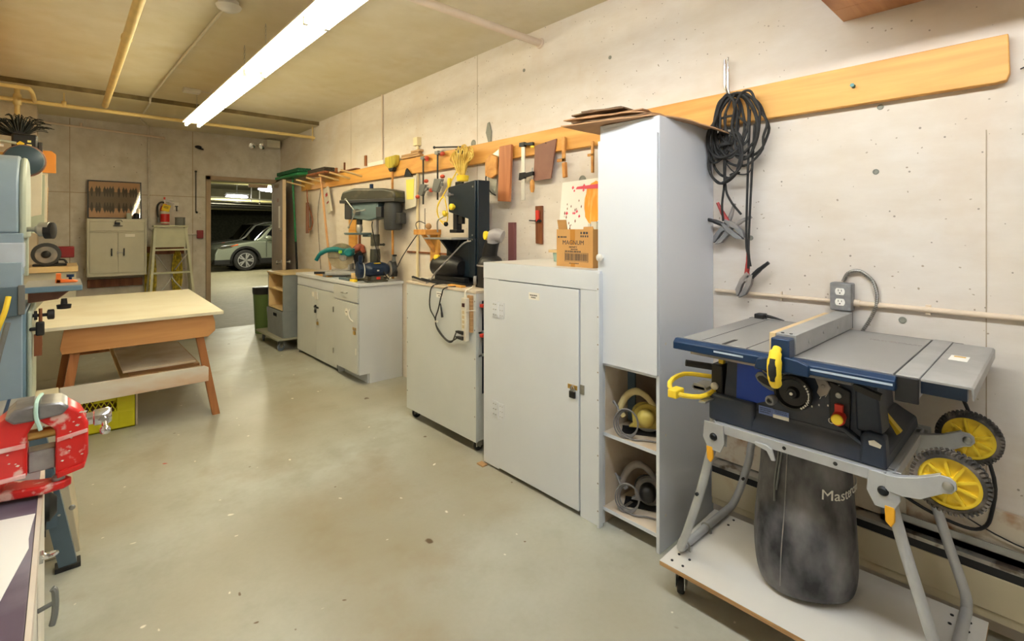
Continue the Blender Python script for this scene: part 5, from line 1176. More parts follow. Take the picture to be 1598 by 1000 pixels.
hw = part('hand_wheel', MB().lathe(HC+Vector((.014, 0, 0)), HC-Vector((.012, 0, 0)), [(0, .03), (.001, .054), (.010, .058), (.022, .056), (.025, .048), (.014, .042), (.012, .02), (.026, .014)], 40), m_black, ts)
part('wheel_nut', MB().lathe(HC-Vector((.008, 0, 0)), HC-Vector((.018, 0, 0)), [(0, .008), (.006, .008), (.010, .005)], 12), m_chrome, hw)
part('wheel_shaft', MB().cyl(HC, (fx+.01, .578, .868), .014), m_black, hw)
part('crank_knob', MB().lathe(HC+Vector((-.012, .052, -.028)), HC+Vector((-.05, .055, -.03)), [(0, .009), (.006, .014), (.03, .016), (.036, .014), (.037, .009), (.020, .008)], 18), m_shade, hw)
mb = MB()
for k in range(11):
    a = math.radians(-55+k*9.5); yy = HC.y-.050*math.cos(a); zz = HC.z+.050*math.sin(a)
    if k in (3, 4, 5, 6): mb.cbox((HC.x-.0125, yy, zz), (.0012, .003, .010), rx=a)
    else: mb.cbox((HC.x-.0125, yy, zz), (.0012, .005, .006), rx=a)
part('wheel_print', mb, m_paper, hw)
part('angle_pointer', MB().prism([(.52, .925), (.49, .925), (.475, .905), (.485, .88), (.505, .868), (.515, .88), (.51, .90)], 'x', fx-.012, fx-.004).cyl((fx-.016, .496, .905), (fx-.012, .496, .905), .006), m_shade, ts, .002)
mb = MB()
for k, a in enumerate(range(-62, -8, 9)):
    yy = .56-.115*math.cos(math.radians(a)); zz = .965+.115*math.sin(math.radians(a))
    mb.cbox((fx-.005, yy, zz), (.001, .0015, .008), rx=math.radians(a+90))
for (y, z) in ((.462, .905), (.452, .88), (.452, .86), (.485, .845), (.51, .84), (.53, .83)): mb.box(fx-.0052, fx-.0045, y-.002, y+.002, z-.003, z+.003)
part('angle_scale', mb, m_paper, ts)
part('switch_panel', MB().prism([(.482, .925), (.424, .902), (.426, .785), (.480, .795)], 'x', fx-.008, fx+.004), m_black, ts, .003)
part('lock_screw', MB().lathe((fx-.008, .455, .885), (fx-.013, .455, .885), [(0, .009), (.004, .008), (.005, .004)], 14), m_steel, ts)
part('stop_switch', MB().lathe((fx-.008, .452, .822), (fx-.045, .449, .818), [(0, .018), (.03, .019), (.037, .017)], 24).box(fx-.022, fx-.008, .441, .463, .835, .86), m_red, ts, .001)
part('stop_button', MB().lathe((fx-.046, .449, .822), (fx-.056, .448, .823), [(0, .0155), (.008, .0155), (.010, .013)], 24), m_yellow, ts)
part('panel_handle', MB().prism([(.415, .935), (.345, .915), (.347, .898), (.41, .915)], 'x', fx-.025, fx), m_black, ts)
part('ridge', MB().prism([(.455, .792), (.44, .797), (.36, .742), (.362, .735)], 'x', BFX-.002, BFX+.03), m_navyp, ts, .003)
part('yellow_bracket', MB().box(BFX+.12, BFX+.14, .375, .39, .87, .93).prism([(.34, .75), (.38, .82), (.33, .76)], 'x', 1.95, 1.98), m_yellow, ts)
# --- top
TZ = 1.0; TX0, TX1 = 1.705, 2.33
tp = part('table_top', MB().box(TX0, TX1, .305, .70, TZ-.022, TZ), m_cast, ts, .0015)
part('left_extension', MB().box(TX0, TX1, .705, .935, TZ-.022, TZ-.0005), m_cast, ts, .0015)
mb = MB()
for y, w_ in ((.7025, .0022), (.655, .008), (.44, .008)):
    if w_ > .005: mb.box(TX0, TX1, y-w_, y+w_, TZ-.0001, TZ+.0004)
part('mitre_slots', MB().box(TX0, TX1, .628, .632, TZ, TZ+.0006).box(TX0, TX1, .86, .862, TZ-.0004, TZ+.0002).box(TX0-.0, TX0+.10, .775, .788, TZ-.0004, TZ+.0004), m_black, tp)
part('throat_plate', MB().box(1.83, 2.20, .635, .665, TZ, TZ+.001), m_red, tp)
part('table_stamp', text_mb('MASTERCRAFT', .022, Matrix.Translation((2.18, .385, TZ+.0002)) @ Matrix.Rotation(-PI/2, 4, 'Z'), .0003, bold=.0008), m_shade, tp)
part('front_rail', MB().prism([(TX0-.035, TZ-.040), (TX0-.002, TZ-.040), (TX0-.002, TZ-.002), (TX0-.02, TZ-.002), (TX0-.035, TZ-.014)], 'y', .295, .955), m_navy, ts, .003)
m_scale = mat('pale_scale_strip', (190, 205, 222), .35)
for a_, b_ in ((.30, .52), (.70, .80)): part('rail_scale', MB().box(TX0-.0362, TX0-.035, a_, b_, TZ-.026, TZ-.020), m_scale, ts)
part('lower_rail', MB().box(TX0-.01, TX0+.03, .40, .90, TZ-.054, TZ-.042), m_shade, ts, .002)
part('rear_rail', MB().box(TX1, TX1+.03, .22, .95, TZ-.04, TZ-.004), m_black, ts, .003)
part('rear_guard', MB().box(TX1-.02, TX1+.03, .88, .92, TZ-.01, TZ+.02).prism([(.80, TZ), (.88, TZ+.004), (.88, TZ+.018), (.86, TZ+.015)], 'x', TX1, TX1+.02), m_black, ts, .004)
ex = part('right_extension', MB().box(TX0, TX1+.01, .248, .30, TZ-.055, TZ+.001), m_alu, ts, .002)
part('extension_wing', MB().prism([(.246, TZ-.001), (.145, TZ-.001), (.14, TZ-.006), (.14, TZ-.035), (.143, TZ-.035), (.146, TZ-.008), (.246, TZ-.008)], 'x', TX0+.0, TX1+.0), m_alu, ts, .001)
part('extension_cap', MB().box(TX0-.012, TX0-.001, .248, .30, TZ-.07, TZ-.002), m_black, ts, .002)
for a_ in (TX0+.02, TX1-.05): part('extension_slide', MB().box(a_, a_+.03, .155, .26, TZ-.045, TZ-.012), m_navy, ts)
sk = part('sticker', MB().box(2.02, 2.10, .182, .226, TZ-.0008, TZ-.0002), m_paper, ts)
part('sticker_band', MB().box(2.075, 2.092, .190, .218, TZ-.0003, TZ), mat('gold_print', (214, 170, 60), .6), sk)
# fence
fe = part('fence', MB().box(TX0+.005, TX1+.02, .552, .612, TZ+.003, TZ+.066), m_alu, ts, .002)
part('fence_facing', MB().box(TX0+.005, TX1-.05, .614, .632, TZ+.003, TZ+.064), m_ply, fe, .001)
mb = MB()
for x, z in ((1.83, .03), (1.98, .04), (2.15, .035)): mb.cyl((x, .552, TZ+z), (x, .549, TZ+z), .007, n=14)
part('fence_screws', mb, m_steel, fe)
part('fence_cap', MB().box(TX1+.02, TX1+.024, .552, .612, TZ+.003, TZ+.066).cyl((1.72, .57, TZ+.066), (1.72, .57, TZ+.068), .005).cyl((1.72, .595, TZ+.066), (1.72, .595, TZ+.068), .005), m_black, fe)
part('fence_head', MB().box(TX0-.045, TX0+.004, .556, .61, TZ-.05, TZ+.058).prism([(.50, TZ-.045), (.57, TZ-.045), (.57, TZ+.004), (.53, TZ+.0), (.50, TZ-.010)], 'x', TX0-.052, TX0-.034).prism([(.60, TZ-.05), (.66, TZ-.05), (.65, TZ-.015), (.60, TZ+.0)], 'x', TX0-.052, TX0-.034), m_navy, fe, .004)
part('fence_lever', MB().tube([(TX0-.05, .588, TZ+.028), (TX0-.068, .588, TZ+.01), (TX0-.076, .588, TZ-.03), (TX0-.07, .588, TZ-.07), (TX0-.055, .588, TZ-.085)], [.013, .018, .021, .020, .018, .012], 12, 4), m_yellow, fe)
part('lever_grip', MB().tube([(TX0-.084, .588, TZ+.0), (TX0-.0925, .588, TZ-.03), (TX0-.085, .588, TZ-.066)], [.010, .012, .012, .009], 10, 4), m_rubber, fe)
# --- stored accessories on the left side
ac = part('push_stick', MB().tube([(1.80, .855, .80), (1.72, .875, .79), (1.66, .935, .80), (1.70, .985, .82), (1.80, .98, .835), (1.86, .90, .83)], .009, 8, 3), m_yellow, ts)
part('push_stick_comb', MB().box(1.64, 1.70, .925, .96, .785, .815), m_yellow, ac, .004)
part('mitre_bar', MB().box(1.70, 1.86, .845, .87, .775, .782), m_steel, ts, .001)
part('mitre_gauge', MB().box(1.765, 1.86, .875, .93, .80, .812).box(1.765, 1.77, .88, .925, .795, .82), m_alu, ts, .001)
part('side_grip', MB().cyl((1.80, .87, .885), (1.745, .945, .895), .012, n=14), m_rubber, ts)
part('side_holder', MB().box(1.79, 1.90, .825, .868, .74, .90), m_black, ts, .006)
part('yellow_tab', MB().box(1.81, 1.83, .83, .85, .90, .945), m_yellow, ts, .003)
part('white_brackets', MB().ball((1.785, .852, .82), .014).ball((1.785, .852, .77), .013), m_cream, ts)
part('blade_guard_arm', MB().box(1.78, 1.79, .845, .86, .79, .80), m_steel, ts)
# --- dust bag
dbg = thing('dust_bag', 'black dusty cloth dust bag with white lettering hanging under the table saw', 'dust bag', (2.0, .61, DZT))
mb = MB(); sec = []
prof = [(.002, .125), (.02, .150), (.08, .163), (.17, .166), (.27, .160), (.37, .150), (.47, .143), (.55, .140), (.60, .12)]
n = 48; vs = []; fs = []; rnd = random.Random(2)
BC = (2.0, .612)
def bag_r(a, z, r):
    f = 1+.035*math.sin(3*a+z*6)+.025*math.sin(7*a+z*11)*min(1, z*3)+.03*math.sin(11*a)*max(0, z-.38)*4
    return r*f
for k, (z, r) in enumerate(prof):
    for i in range(n):
        a = 2*PI*i/n; rr = bag_r(a, z, r)
        cx = BC[0]-.03*(1-z/.6)*.8; cy = BC[1]+.0*(z)
        vs.append((cx+rr*math.cos(a)*1.0, cy+rr*math.sin(a)*.98, DZT+z+(.012*math.sin(2*a) if k < 2 and k > 0 else 0)))
for k in range(len(prof)-1):
    for i in range(n): fs.append((k*n+i, k*n+(i+1) % n, (k+1)*n+(i+1) % n, (k+1)*n+i))
fs += [tuple(range(n-1, -1, -1)), tuple(range((len(prof)-1)*n, len(prof)*n))]
mb._add(vs, fs)
bo = part('bag_cloth', mb, m_bag, dbg)
ss = bo.modifiers.new('sub', 'SUBSURF'); ss.levels = 2; ss.render_levels = 2
def bendbag(co):
    th0 = math.radians(255)
    R_ = .163; z = co.y+.39
    R_ = .1545
    a = th0 + co.x/R_
    cx = BC[0]-.03*(1-z/.6)*.8
    rr = bag_r(a, z, R_)+.0025+co.z
    return Vector((cx+rr*math.cos(a), BC[1]+rr*math.sin(a)*.98, DZT+z))
part('bag_print', text_mb('Mastercraft', .048, Matrix.Identity(4), .0005, bend=bendbag, bold=0), m_paper, dbg)
mb = MB()
def onbag(a, z, r, off=.003):
    a = math.radians(a); rr = bag_r(a, z, r)+off
    return (BC[0]-.03*(1-z/.6)*.8+rr*math.cos(a), BC[1]+rr*math.sin(a)*.98, DZT+z)
mb.tube([onbag(171, .05, .158), onbag(172, .17, .166), onbag(173, .3, .157), onbag(174, .42, .147), onbag(175, .52, .141)], .002, 6, 4)
part('seam', mb, m_shade, dbg)
mb = MB(); mb.tube([onbag(165, .54, .14, .006), onbag(160, .46, .144, .006), onbag(158, .38, .15, .008), onbag(160, .32, .155, .008)], .004, 6, 4)
mb.tube([onbag(170, .54, .14, .006), onbag(164, .44, .146, .006), onbag(161, .36, .152, .008)], .004, 6, 4)
part('drawstring', mb, m_clampgrey, dbg)
# ================================================================== FAR WALL
wc2 = thing('wall_cabinet', 'pale metal wall cabinet with drawer and two doors hung on the far wall', 'wall cabinet', (.48, 7.67, .84))
m_metcab = mat('pale_metal_cabinet', (204, 202, 186), .4, var=.02)
WX0, WX1, WF, WZ0, WZ1 = .196, .757, 7.54, .845, 1.527
part('cabinet_body', MB().box(WX0, WX1, WF+.012, 7.798, WZ0, WZ1).box(WX0, WX0+.02, WF, WF+.012, WZ0, WZ1).box(WX1-.02, WX1, WF, WF+.012, WZ0, WZ1).box(WX0+.02, WX1-.02, WF, WF+.012, WZ0, WZ0+.035).box(WX0+.02, WX1-.02, WF, WF+.012, WZ1-.035, WZ1).box(WX0+.02, WX1-.02, WF, WF+.012, 1.368, 1.38), m_metcab, wc2, .002)
xm = (WX0+WX1)/2
dw = part('drawer', MB().box(WX0+.024, WX1-.024, WF+.002, WF+.0115, 1.384, WZ1-.038), m_metcab, wc2, .002)
part('drawer_pull', MB().box(xm-.045, xm+.045, WF-.02, WF+.002, 1.438, 1.446), m_blk_metal, dw)
for a, b in ((WX0+.024, xm-.003), (xm+.003, WX1-.024)):
    dd = part('door', MB().box(a, b, WF+.002, WF+.0115, WZ0+.038, 1.364), m_metcab, wc2, .002)
    hx = b-.055 if a < .3 else a+.055
    part('door_handle', MB().box(hx-.006, hx+.006, WF-.02, WF-.012, 1.085, 1.175).box(hx-.004, hx+.004, WF-.012, WF+.002, 1.09, 1.10).box(hx-.004, hx+.004, WF-.012, WF+.002, 1.16, 1.17), m_blk_metal, dd)
part('lock_hasp', MB().box(xm-.005, xm+.06, WF-.006, WF, 1.118, 1.128).box(xm-.008, xm+.008, WF-.012, WF, 1.108, 1.138), m_steel, wc2, .001)
part('cabinet_notice', MB().box(xm+.07, xm+.165, WF+.0008, WF+.002, 1.31, 1.345), m_paper, wc2)
part('top_padlock', MB().box(xm-.03, xm+.02, WF-.02, WF-.002, 1.455, 1.485).tube([(xm-.02, WF-.012, 1.485), (xm-.02, WF-.012, 1.505), (xm+.03, WF-.012, 1.512), (xm+.04, WF-.012, 1.49)], .004, 6, 3), m_blk_metal, wc2, .003)
single('mounting_board', MB().box(.205, .735, 7.765, 7.8, .70, .795), m_brownwood, 'brown wooden batten on the far wall just under the metal wall cabinet', 'wall board', bevel=.002)
# framed picture
fp = thing('framed_picture', 'black framed picture with rows of dark figures leaning above the metal cabinet', 'picture', (.48, 7.7, 1.53))
FX_0, FX_1, FZ_0, FZ_1, FYp = .205, .722, 1.532, 1.995, 7.70
T = Matrix.Translation((0, FYp, FZ_0)) @ Matrix.Rotation(math.radians(-6.5), 4, 'X') @ Matrix.Translation((0, 0, -FZ_0))
b_ = .013
part('picture_frame', MB().box(FX_0, FX_1, 0, .02, FZ_0, FZ_0+b_, T).box(FX_0, FX_1, 0, .02, FZ_1-b_, FZ_1, T).box(FX_0, FX_0+b_, 0, .02, FZ_0+b_, FZ_1-b_, T).box(FX_1-b_, FX_1, 0, .02, FZ_0+b_, FZ_1-b_, T), m_black, fp)
m_pic = bpy.data.materials.new('picture_print'); m_pic.use_nodes = True
nt = m_pic.node_tree; pb_ = nt.nodes['Principled BSDF']; pb_.inputs['Roughness'].default_value = .6
pb_.inputs['Base Color'].default_value = (*lin((196, 152, 112)), 1)
part('picture_backing', MB().box(FX_0+b_, FX_1-b_, .012, .018, FZ_0+b_, FZ_1-b_, T), m_pic, fp)
part('picture_band', MB().box(FX_0+b_, FX_1-b_, .010, .012, 1.752, 1.775, T).box(FX_0+b_, FX_1-b_, .0112, .012, 1.66, 1.86, T), mat('picture_grey_band', (120, 104, 88), .7), fp).data.materials[0] = mat('picture_grey_band2', (118, 98, 82), .7)
mb = MB(); rnd = random.Random(21)
for gx, cnt in ((.245, 1), (.29, 2), (.365, 4), (.5, 1), (.545, 2), (.615, 3)):
    for k in range(cnt):
        x = gx+k*.026; h_ = rnd.uniform(.12, .145)
        for s, z0 in ((1, 1.80), (-1, 1.728)):
            pts = [(x-.004, z0), (x-.014, z0+s*h_*.45), (x-.013, z0+s*h_*.7), (x-.004, z0+s*h_*.85), (x, z0+s*h_), (x+.005, z0+s*h_*.85), (x+.013, z0+s*h_*.68), (x+.012, z0+s*h_*.4), (x+.004, z0)]
            mb.prism(pts, 'y', .0085, .0098, T)
part('dark_figures', mb, mat('figure_ink', (66, 58, 50), .7), fp)
m_pg = bpy.data.materials.new('picture_glass'); m_pg.use_nodes = True
nt = m_pg.node_tree; nt.nodes.remove(nt.nodes['Principled BSDF']); g1 = nt.nodes.new('ShaderNodeBsdfTransparent'); g2 = nt.nodes.new('ShaderNodeBsdfGlossy'); g2.inputs['Roughness'].default_value = .03
fr_ = nt.nodes.new('ShaderNodeFresnel'); fr_.inputs[0].default_value = 1.5; mx = nt.nodes.new('ShaderNodeMixShader')
nt.links.new(fr_.outputs[0], mx.inputs[0]); nt.links.new(g1.outputs[0], mx.inputs[1]); nt.links.new(g2.outputs[0], mx.inputs[2]); nt.links.new(mx.outputs[0], nt.nodes['Material Output'].inputs[0])
part('picture_glass', MB().box(FX_0+b_, FX_1-b_, .004, .006, FZ_0+b_, FZ_1-b_, T), m_pg, fp)
single('small_can', MB().lathe((.66, 7.62, 1.528), (.66, 7.62, 1.60), [(0, .03), (.06, .03), (.065, .022), (.072, .022)], 18), m_blk_metal, 'small dark can standing on the right end of the metal wall cabinet', 'can')
single('green_box', MB().box(.565, .615, 7.60, 7.66, 1.528, 1.60), m_greenpale, 'small pale green box on the metal wall cabinet beside the dark can', 'box', bevel=.004)
# extinguisher
fe2 = thing('fire_extinguisher', 'red fire extinguisher with yellow tag mounted on the far wall', 'fire extinguisher', (.955, 7.70, 1.46))
ex_, ey_ = .962, 7.705
part('cylinder', MB().lathe((ex_, ey_, 1.465), (ex_, ey_, 1.73), [(0, .04), (.006, .05), (.20, .05), (.23, .042), (.25, .022), (.265, .018)], 26), mat('extinguisher_red', (200, 30, 28), .3), fe2)
part('label_wrap', MB().lathe((ex_, ey_, 1.475), (ex_, ey_, 1.50), [(0, .0505), (.022, .0505)], 26, cap=False).lathe((ex_, ey_, 1.60), (ex_, ey_, 1.64), [(0, .0505), (.035, .0505)], 26, cap=False), m_cream, fe2)
part('valve_head', MB().cyl((ex_, ey_, 1.73), (ex_, ey_, 1.765), .014).prism([(ex_-.03, 1.758), (ex_+.02, 1.775), (ex_+.10, 1.735), (ex_+.10, 1.728), (ex_+.02, 1.762), (ex_-.03, 1.75)], 'y', ey_-.01, ey_+.01).prism([(ex_-.02, 1.775), (ex_+.01, 1.79), (ex_+.08, 1.79), (ex_+.08, 1.783), (ex_+.01, 1.78), (ex_-.02, 1.765)], 'y', ey_-.008, ey_+.008), m_chrome, fe2)
part('pin', MB().box(ex_-.015, ex_+.004, ey_-.012, ey_+.012, 1.785, 1.815), m_red, fe2, .003)
part('hose', MB().tube([(ex_-.01, ey_, 1.75), (ex_-.05, ey_-.01, 1.745), (ex_-.078, ey_-.01, 1.70), (ex_-.078, ey_-.01, 1.60), (ex_-.07, ey_-.01, 1.55)], .011, 10, 4), m_black, fe2)
part('nozzle', MB().lathe((ex_-.07, ey_-.01, 1.56), (ex_-.066, ey_-.01, 1.49), [(0, .010), (.02, .014), (.07, .016)], 12), m_clampgrey, fe2)
part('yellow_tag', MB().cbox((ex_+.005, ey_-.056, 1.675), (.085, .002, .085), ry=.25), mat('tag_yellow', (238, 206, 40), .6), fe2)
part('tag_print', MB().cbox((ex_+.005, ey_-.0575, 1.69), (.05, .001, .006), ry=.25).cbox((ex_+.003, ey_-.0575, 1.675), (.05, .001, .006), ry=.25), m_ink, fe2)
single('instruction_sign', MB().box(1.065, 1.125, 7.796, 7.799, 1.66, 1.755), m_paper, 'small white card on the far wall right of the extinguisher', 'sign')
single('hook_pin', MB().box(1.08, 1.115, 7.78, 7.796, 1.70, 1.71).cyl((1.098, 7.78, 1.70), (1.098, 7.775, 1.64), .006), m_blk_metal, 'small dark hanger pin in front of the white card', 'hanger')
# step ladder
ld = thing('step_ladder', 'pale green grey metal stepladder folded against the far wall with yellow cable behind', 'stepladder', (1.03, 7.35, 0))
m_lad = mat('pale_ladder_metal', (188, 190, 166), .45, var=.05)
def lerp(a, b, t): return a+(b-a)*t
LT, LB = 1.43, 0.0
def lx(s, z): return lerp(.98+s*.265*1.0, .98+s*.155, z/LT)+.0
def ly(z): return lerp(7.12, 7.37, z/LT)
for s in (-1, 1):
    mb = MB(); a = (lx(s, 0), ly(0), 0.0); b = (lx(s, LT), ly(LT), LT)
    for dx, dy_, wx_, wy_ in ((0, 0, .026, .006), (-.010*s, .03, .006, .06)):
        vs = []
        for (x, y, z) in (a, b): vs += [(x+dx-wx_/2, y+dy_-wy_/2, z), (x+dx+wx_/2, y+dy_-wy_/2, z), (x+dx+wx_/2, y+dy_+wy_/2, z), (x+dx-wx_/2, y+dy_+wy_/2, z)]
        mb._add(vs, [(0, 1, 5, 4), (1, 2, 6, 5), (2, 3, 7, 6), (3, 0, 4, 7), (3, 2, 1, 0), (4, 5, 6, 7)])
    part('front_rail', mb, m_lad, ld)
    mb = MB(); mb.cyl((.98+s*.27, 7.62, 0), (.98+s*.165, 7.44, LT-.02), .012, n=8); part('rear_leg', mb, m_lad, ld)
part('ladder_top', MB().box(.80, 1.16, 7.33, 7.47, LT, LT+.022), m_lad, ld, .004)
for z in (1.16, .88, .60, .32):
    part('step', MB().box(lx(-1, z)+.012, lx(1, z)-.012, ly(z)-.01, ly(z)+.07, z-.02, z), m_lad, ld, .002)
part('top_plate', MB().box(lx(-1, 1.3)+.01, lx(1, 1.3)-.01, ly(1.3)+.02, ly(1.3)+.03, 1.18, 1.42), m_lad, ld)
for s in (-1, 1):
    part('brace', MB().tube([(.98+s*.14, 7.26, .62), (.98+s*.02, 7.30, .78), (.98+s*.005, 7.34, .87)], .008, 8, 4).tube([(.98+s*.16, 7.3, 1.10), (.98+s*.10, 7.33, 1.0), (.98+s*.04, 7.36, .90)], .007, 8, 3), m_alu, ld)
single('paint_can', MB().lathe((1.08, 7.40, LT+.022), (1.08, 7.40, LT+.12), [(0, .052), (.003, .054), (.09, .054), (.095, .058), (.1, .055)], 24), m_clampgrey, 'grey tin standing on the top of the stepladder', 'can')
def coil(name, cx, cy, z0, z1, wd, lab, n, seed):
    mb = MB(); rnd = random.Random(seed)
    for k in range(n):
        x0 = cx-wd/2+wd*rnd.random(); x1 = x0+rnd.uniform(.01, .03); yy = cy+rnd.uniform(-.025, .025); zz0 = z0+rnd.uniform(0, .08); zz1 = z1-rnd.uniform(0, .05)
        mb.tube([((x0+x1)/2, yy, zz1), (x0-.01, yy, lerp(zz0, zz1, .6)), (x0-.008, yy+.01, lerp(zz0, zz1, .3)), ((x0+x1)/2, yy+.01, zz0), (x1+.01, yy, lerp(zz0, zz1, .3)), (x1+.008, yy, lerp(zz0, zz1, .7))], .0055, 6, 3, True)
    return single(name, mb, mat('olive_yellow_cable', (222, 200, 70), .5, rgb2=(160, 146, 60), scale=25), lab, 'cable')
coil('yellow_cable', .80, 7.74, .42, 1.12, .07, 'coil of yellow cable hanging on the far wall at the left of the stepladder', 18, 5)
coil('yellow_cable', 1.08, 7.735, .55, 1.12, .09, 'coil of yellow cable hanging on the far wall behind the stepladder rungs', 18, 6)
single('cable_board', MB().box(.76, 1.18, 7.778, 7.8, 1.08, 1.18), m_brownwood, 'dark wooden board behind the stepladder holding the yellow cables', 'wall board')

# ================================================================== LEFT CORNER
cbn = thing('wood_top_cabinet', 'pale cabinet with thick wooden top in the far left corner', 'cabinet', (-.25, 6.6, 0))
part('cabinet_body', MB().box(-.80, .085, 6.30, 6.90, 0, 1.0), m_metcab, cbn, .003)
part('wooden_top', MB().box(-.82, .10, 6.26, 6.92, 1.0, 1.05), m_ply, cbn, .004)
gm = thing('cutoff_grinder', 'small machine with dark round guard and red body on the wood-topped cabinet', 'grinder', (-.06, 6.5, 1.052))
part('machine_base', MB().box(-.22, .02, 6.42, 6.60, 1.052, 1.07), m_black, gm, .004)
part('wheel_guard', MB().lathe((-.125, 6.40, 1.165), (-.125, 6.46, 1.165), [(0, .03), (.002, .105), (.055, .108), (.06, .03)], 30), m_dpblk, gm)
part('grinding_disc', MB().lathe((-.125, 6.388, 1.16), (-.125, 6.399, 1.16), [(0, .04), (.001, .075), (.010, .08)], 26), m_shade, gm)
part('disc_hub', MB().ball((-.125, 6.385, 1.165), .035, 1, .5, 1), m_black, gm)
part('red_body', MB().box(-.06, .075, 6.47, 6.58, 1.125, 1.235), mat('dark_red_enamel', (130, 26, 34), .35), gm, .008)
part('front_arm', MB().tube([(-.06, 6.42, 1.11), (.0, 6.40, 1.11), (.02, 6.40, 1.075)], .009, 8, 3), m_black, gm)
single('tool_blob', MB().box(-.10, -.04, 6.60, 6.72, 1.05, 1.13), m_black, 'black box behind the small red machine on the corner cabinet', 'box', bevel=.004)
# hanging pale boards on the left wall
tr = thing('left_wall_shelf', 'wooden shelf on the left wall whose orange end board faces the camera', 'shelf', (-.5, 5.4, 1.85))
part('end_board', MB().prism([(-.20, 1.858), (-.048, 1.858), (-.048, 2.01), (-.075, 2.036), (-.20, 2.036)], 'y', 5.48, 5.50), mat('orange_stained_ply', (222, 146, 58), .5, var=.08), tr, .002)
part('shelf_plank', MB().box(-.85, -.20, 4.2, 5.50, 1.84, 1.86), m_pine, tr, .002)
part('back_board', MB().box(-.85, -.83, 4.2, 5.50, 1.86, 2.3), m_pine, tr)
for i, (x0, x1, y, z0, z1, mm_, lab) in enumerate(((-.30, -.125, 5.05, 1.47, 1.83, m_cream, 'cream panel hanging below the left shelf, nearest the bandsaw'), (-.26, -.115, 5.35, 1.36, 1.83, m_greenpale, 'pale green strip hanging below the left shelf behind the cream panel'), (-.24, -.105, 5.6, 1.40, 1.86, m_cream, 'narrow white board hanging behind the orange end board'), (-.225, -.11, 6.1, 1.42, 1.779, m_plyedge, 'brown wooden stick hanging farthest along the left side'))):
    single('hanging_board', MB().prism([(x0, z0+.03), (x0+.05, z0), (x1, z0+.04), (x1+.005, z1), (x0, z1)], 'y', y, y+.02), mm_, lab, 'board', bevel=.002)
struct('wall_ledge', MB().box(-.85, -.14, 5.52, 6.15, 1.78, 1.84), m_pine)
bz = thing('brush_head', 'fan of long black bristles on the left shelf above the blue machine', 'brush', (-.2, 4.9, 1.95))
mb = MB(); rnd = random.Random(31)
for k in range(95):
    a = math.radians(30+k*1.55+rnd.uniform(-2, 2)); l = rnd.uniform(.12, .19)
    c = Vector((-.235+.035*math.cos(a), 4.96+rnd.uniform(-.02, .02), 2.06+.02*math.sin(a)))
    mb.tube([c, c+Vector((math.cos(a)*l*.6, 0, math.sin(a)*l*.72)), c+Vector((math.cos(a)*l*1.05, -.01, math.sin(a)*l*.78-.01))], .0028, 5, 2)
part('bristles', mb, mat('black_green_bristle', (28, 34, 30), .6), bz)
part('brush_core', MB().cyl((-.235, 4.92, 2.055), (-.235, 5.0, 2.055), .04).box(-.25, -.22, 4.94, 4.98, 1.8605, 2.03), m_black, bz)
tcs = thing('black_charger', 'black tool case with yellow and white labels sitting on the left shelf', 'tool case', (-.17, 4.8, 1.93))
part('case', MB().box(-.265, -.135, 4.75, 4.88, 1.92, 2.055), m_black, tcs, .012)
part('yellow_label', MB().prism([(-.240, 1.985), (-.222, 2.003), (-.200, 1.99), (-.205, 1.965), (-.230, 1.965)], 'y', 4.747, 4.749), m_yellow, tcs)
part('cream_label', MB().box(-.190, -.165, 4.747, 4.749, 1.955, 1.985).box(-.186, -.168, 4.747, 4.749, 1.998, 2.012), mat('pale_yellow_label', (232, 226, 150), .6), tcs)
part('case_side', MB().box(-.134, -.112, 4.78, 4.86, 1.93, 2.01), m_ink, tcs, .003)
part('case_feet', MB().box(-.265, -.245, 4.76, 4.87, 1.861, 1.92).box(-.225, -.2, 4.76, 4.87, 1.861, 1.92), m_black, tcs)
dm_ = thing('round_machine_cover', 'dark teal round machine cover with brown rim just behind the top of the bandsaw', 'machine', (-.2, 4.1, 0))
part('dome', MB().lathe((-.175, 4.14, 1.81), (-.175, 4.08, 1.81), [(0, .085), (.02, .09), (.05, .085), (.06, .06)], 30), mat('dark_teal_cover', (60, 80, 90), .35), dm_)
part('rim', MB().torus((-.175, 4.14, 1.81), (-.175, 4.1, 1.81), .09, .007), m_darkpanel, dm_)
part('pedestal', MB().box(-.26, -.20, 4.08, 4.14, .0, 1.76), m_stand, dm_, .003)
tg = thing('white_trimmer', 'white and green tool shaft sticking out beside the black bristles', 'tool', (-.33, 4.7, 1.96))
part('shaft', MB().cyl((-.45, 4.72, 2.005), (-.24, 4.74, 1.985), .010), m_greenpale, tg)
part('sleeve', MB().cyl((-.45, 4.72, 1.965), (-.30, 4.74, 1.96), .012).cyl((-.4, 4.74, 1.861), (-.4, 4.74, 2.0), .008), m_white, tg)

# ---- tall blue grey band saw
bw = thing('floor_bandsaw', 'tall blue grey bandsaw with rounded top at the left edge of the photo', 'bandsaw', (-.2, 3.1, 0))
def ush(y0, y1, z0, z1, r, n=10):
    c0, c1 = y0+r, y1-r
    return [(y0, z0)]+[(c0-r*math.cos(PI/2*i/n), z1-r+r*math.sin(PI/2*i/n)) for i in range(n+1)]+[(c1+r*math.sin(PI/2*i/n), z1-r+r*math.cos(PI/2*i/n)) for i in range(n+1)]+[(y1, z0)]
part('upper_housing', MB().prism(ush(2.90, 3.34, 1.385, 1.725, .19), 'x', -.218, -.140), m_bluegrey, bw, .008)
part('wheel_cover', MB().prism(ush(2.905, 3.335, 1.36, 1.718, .185), 'x', -.140, -.118), m_greenpale, bw, .010)
part('guard_post', MB().box(-.155, -.125, 3.28, 3.32, 1.18, 1.40), m_greenpale, bw, .004)
part('saw_blade', MB().box(-.142, -.14, 3.26, 3.275, 1.14, 1.40), m_steel, bw)
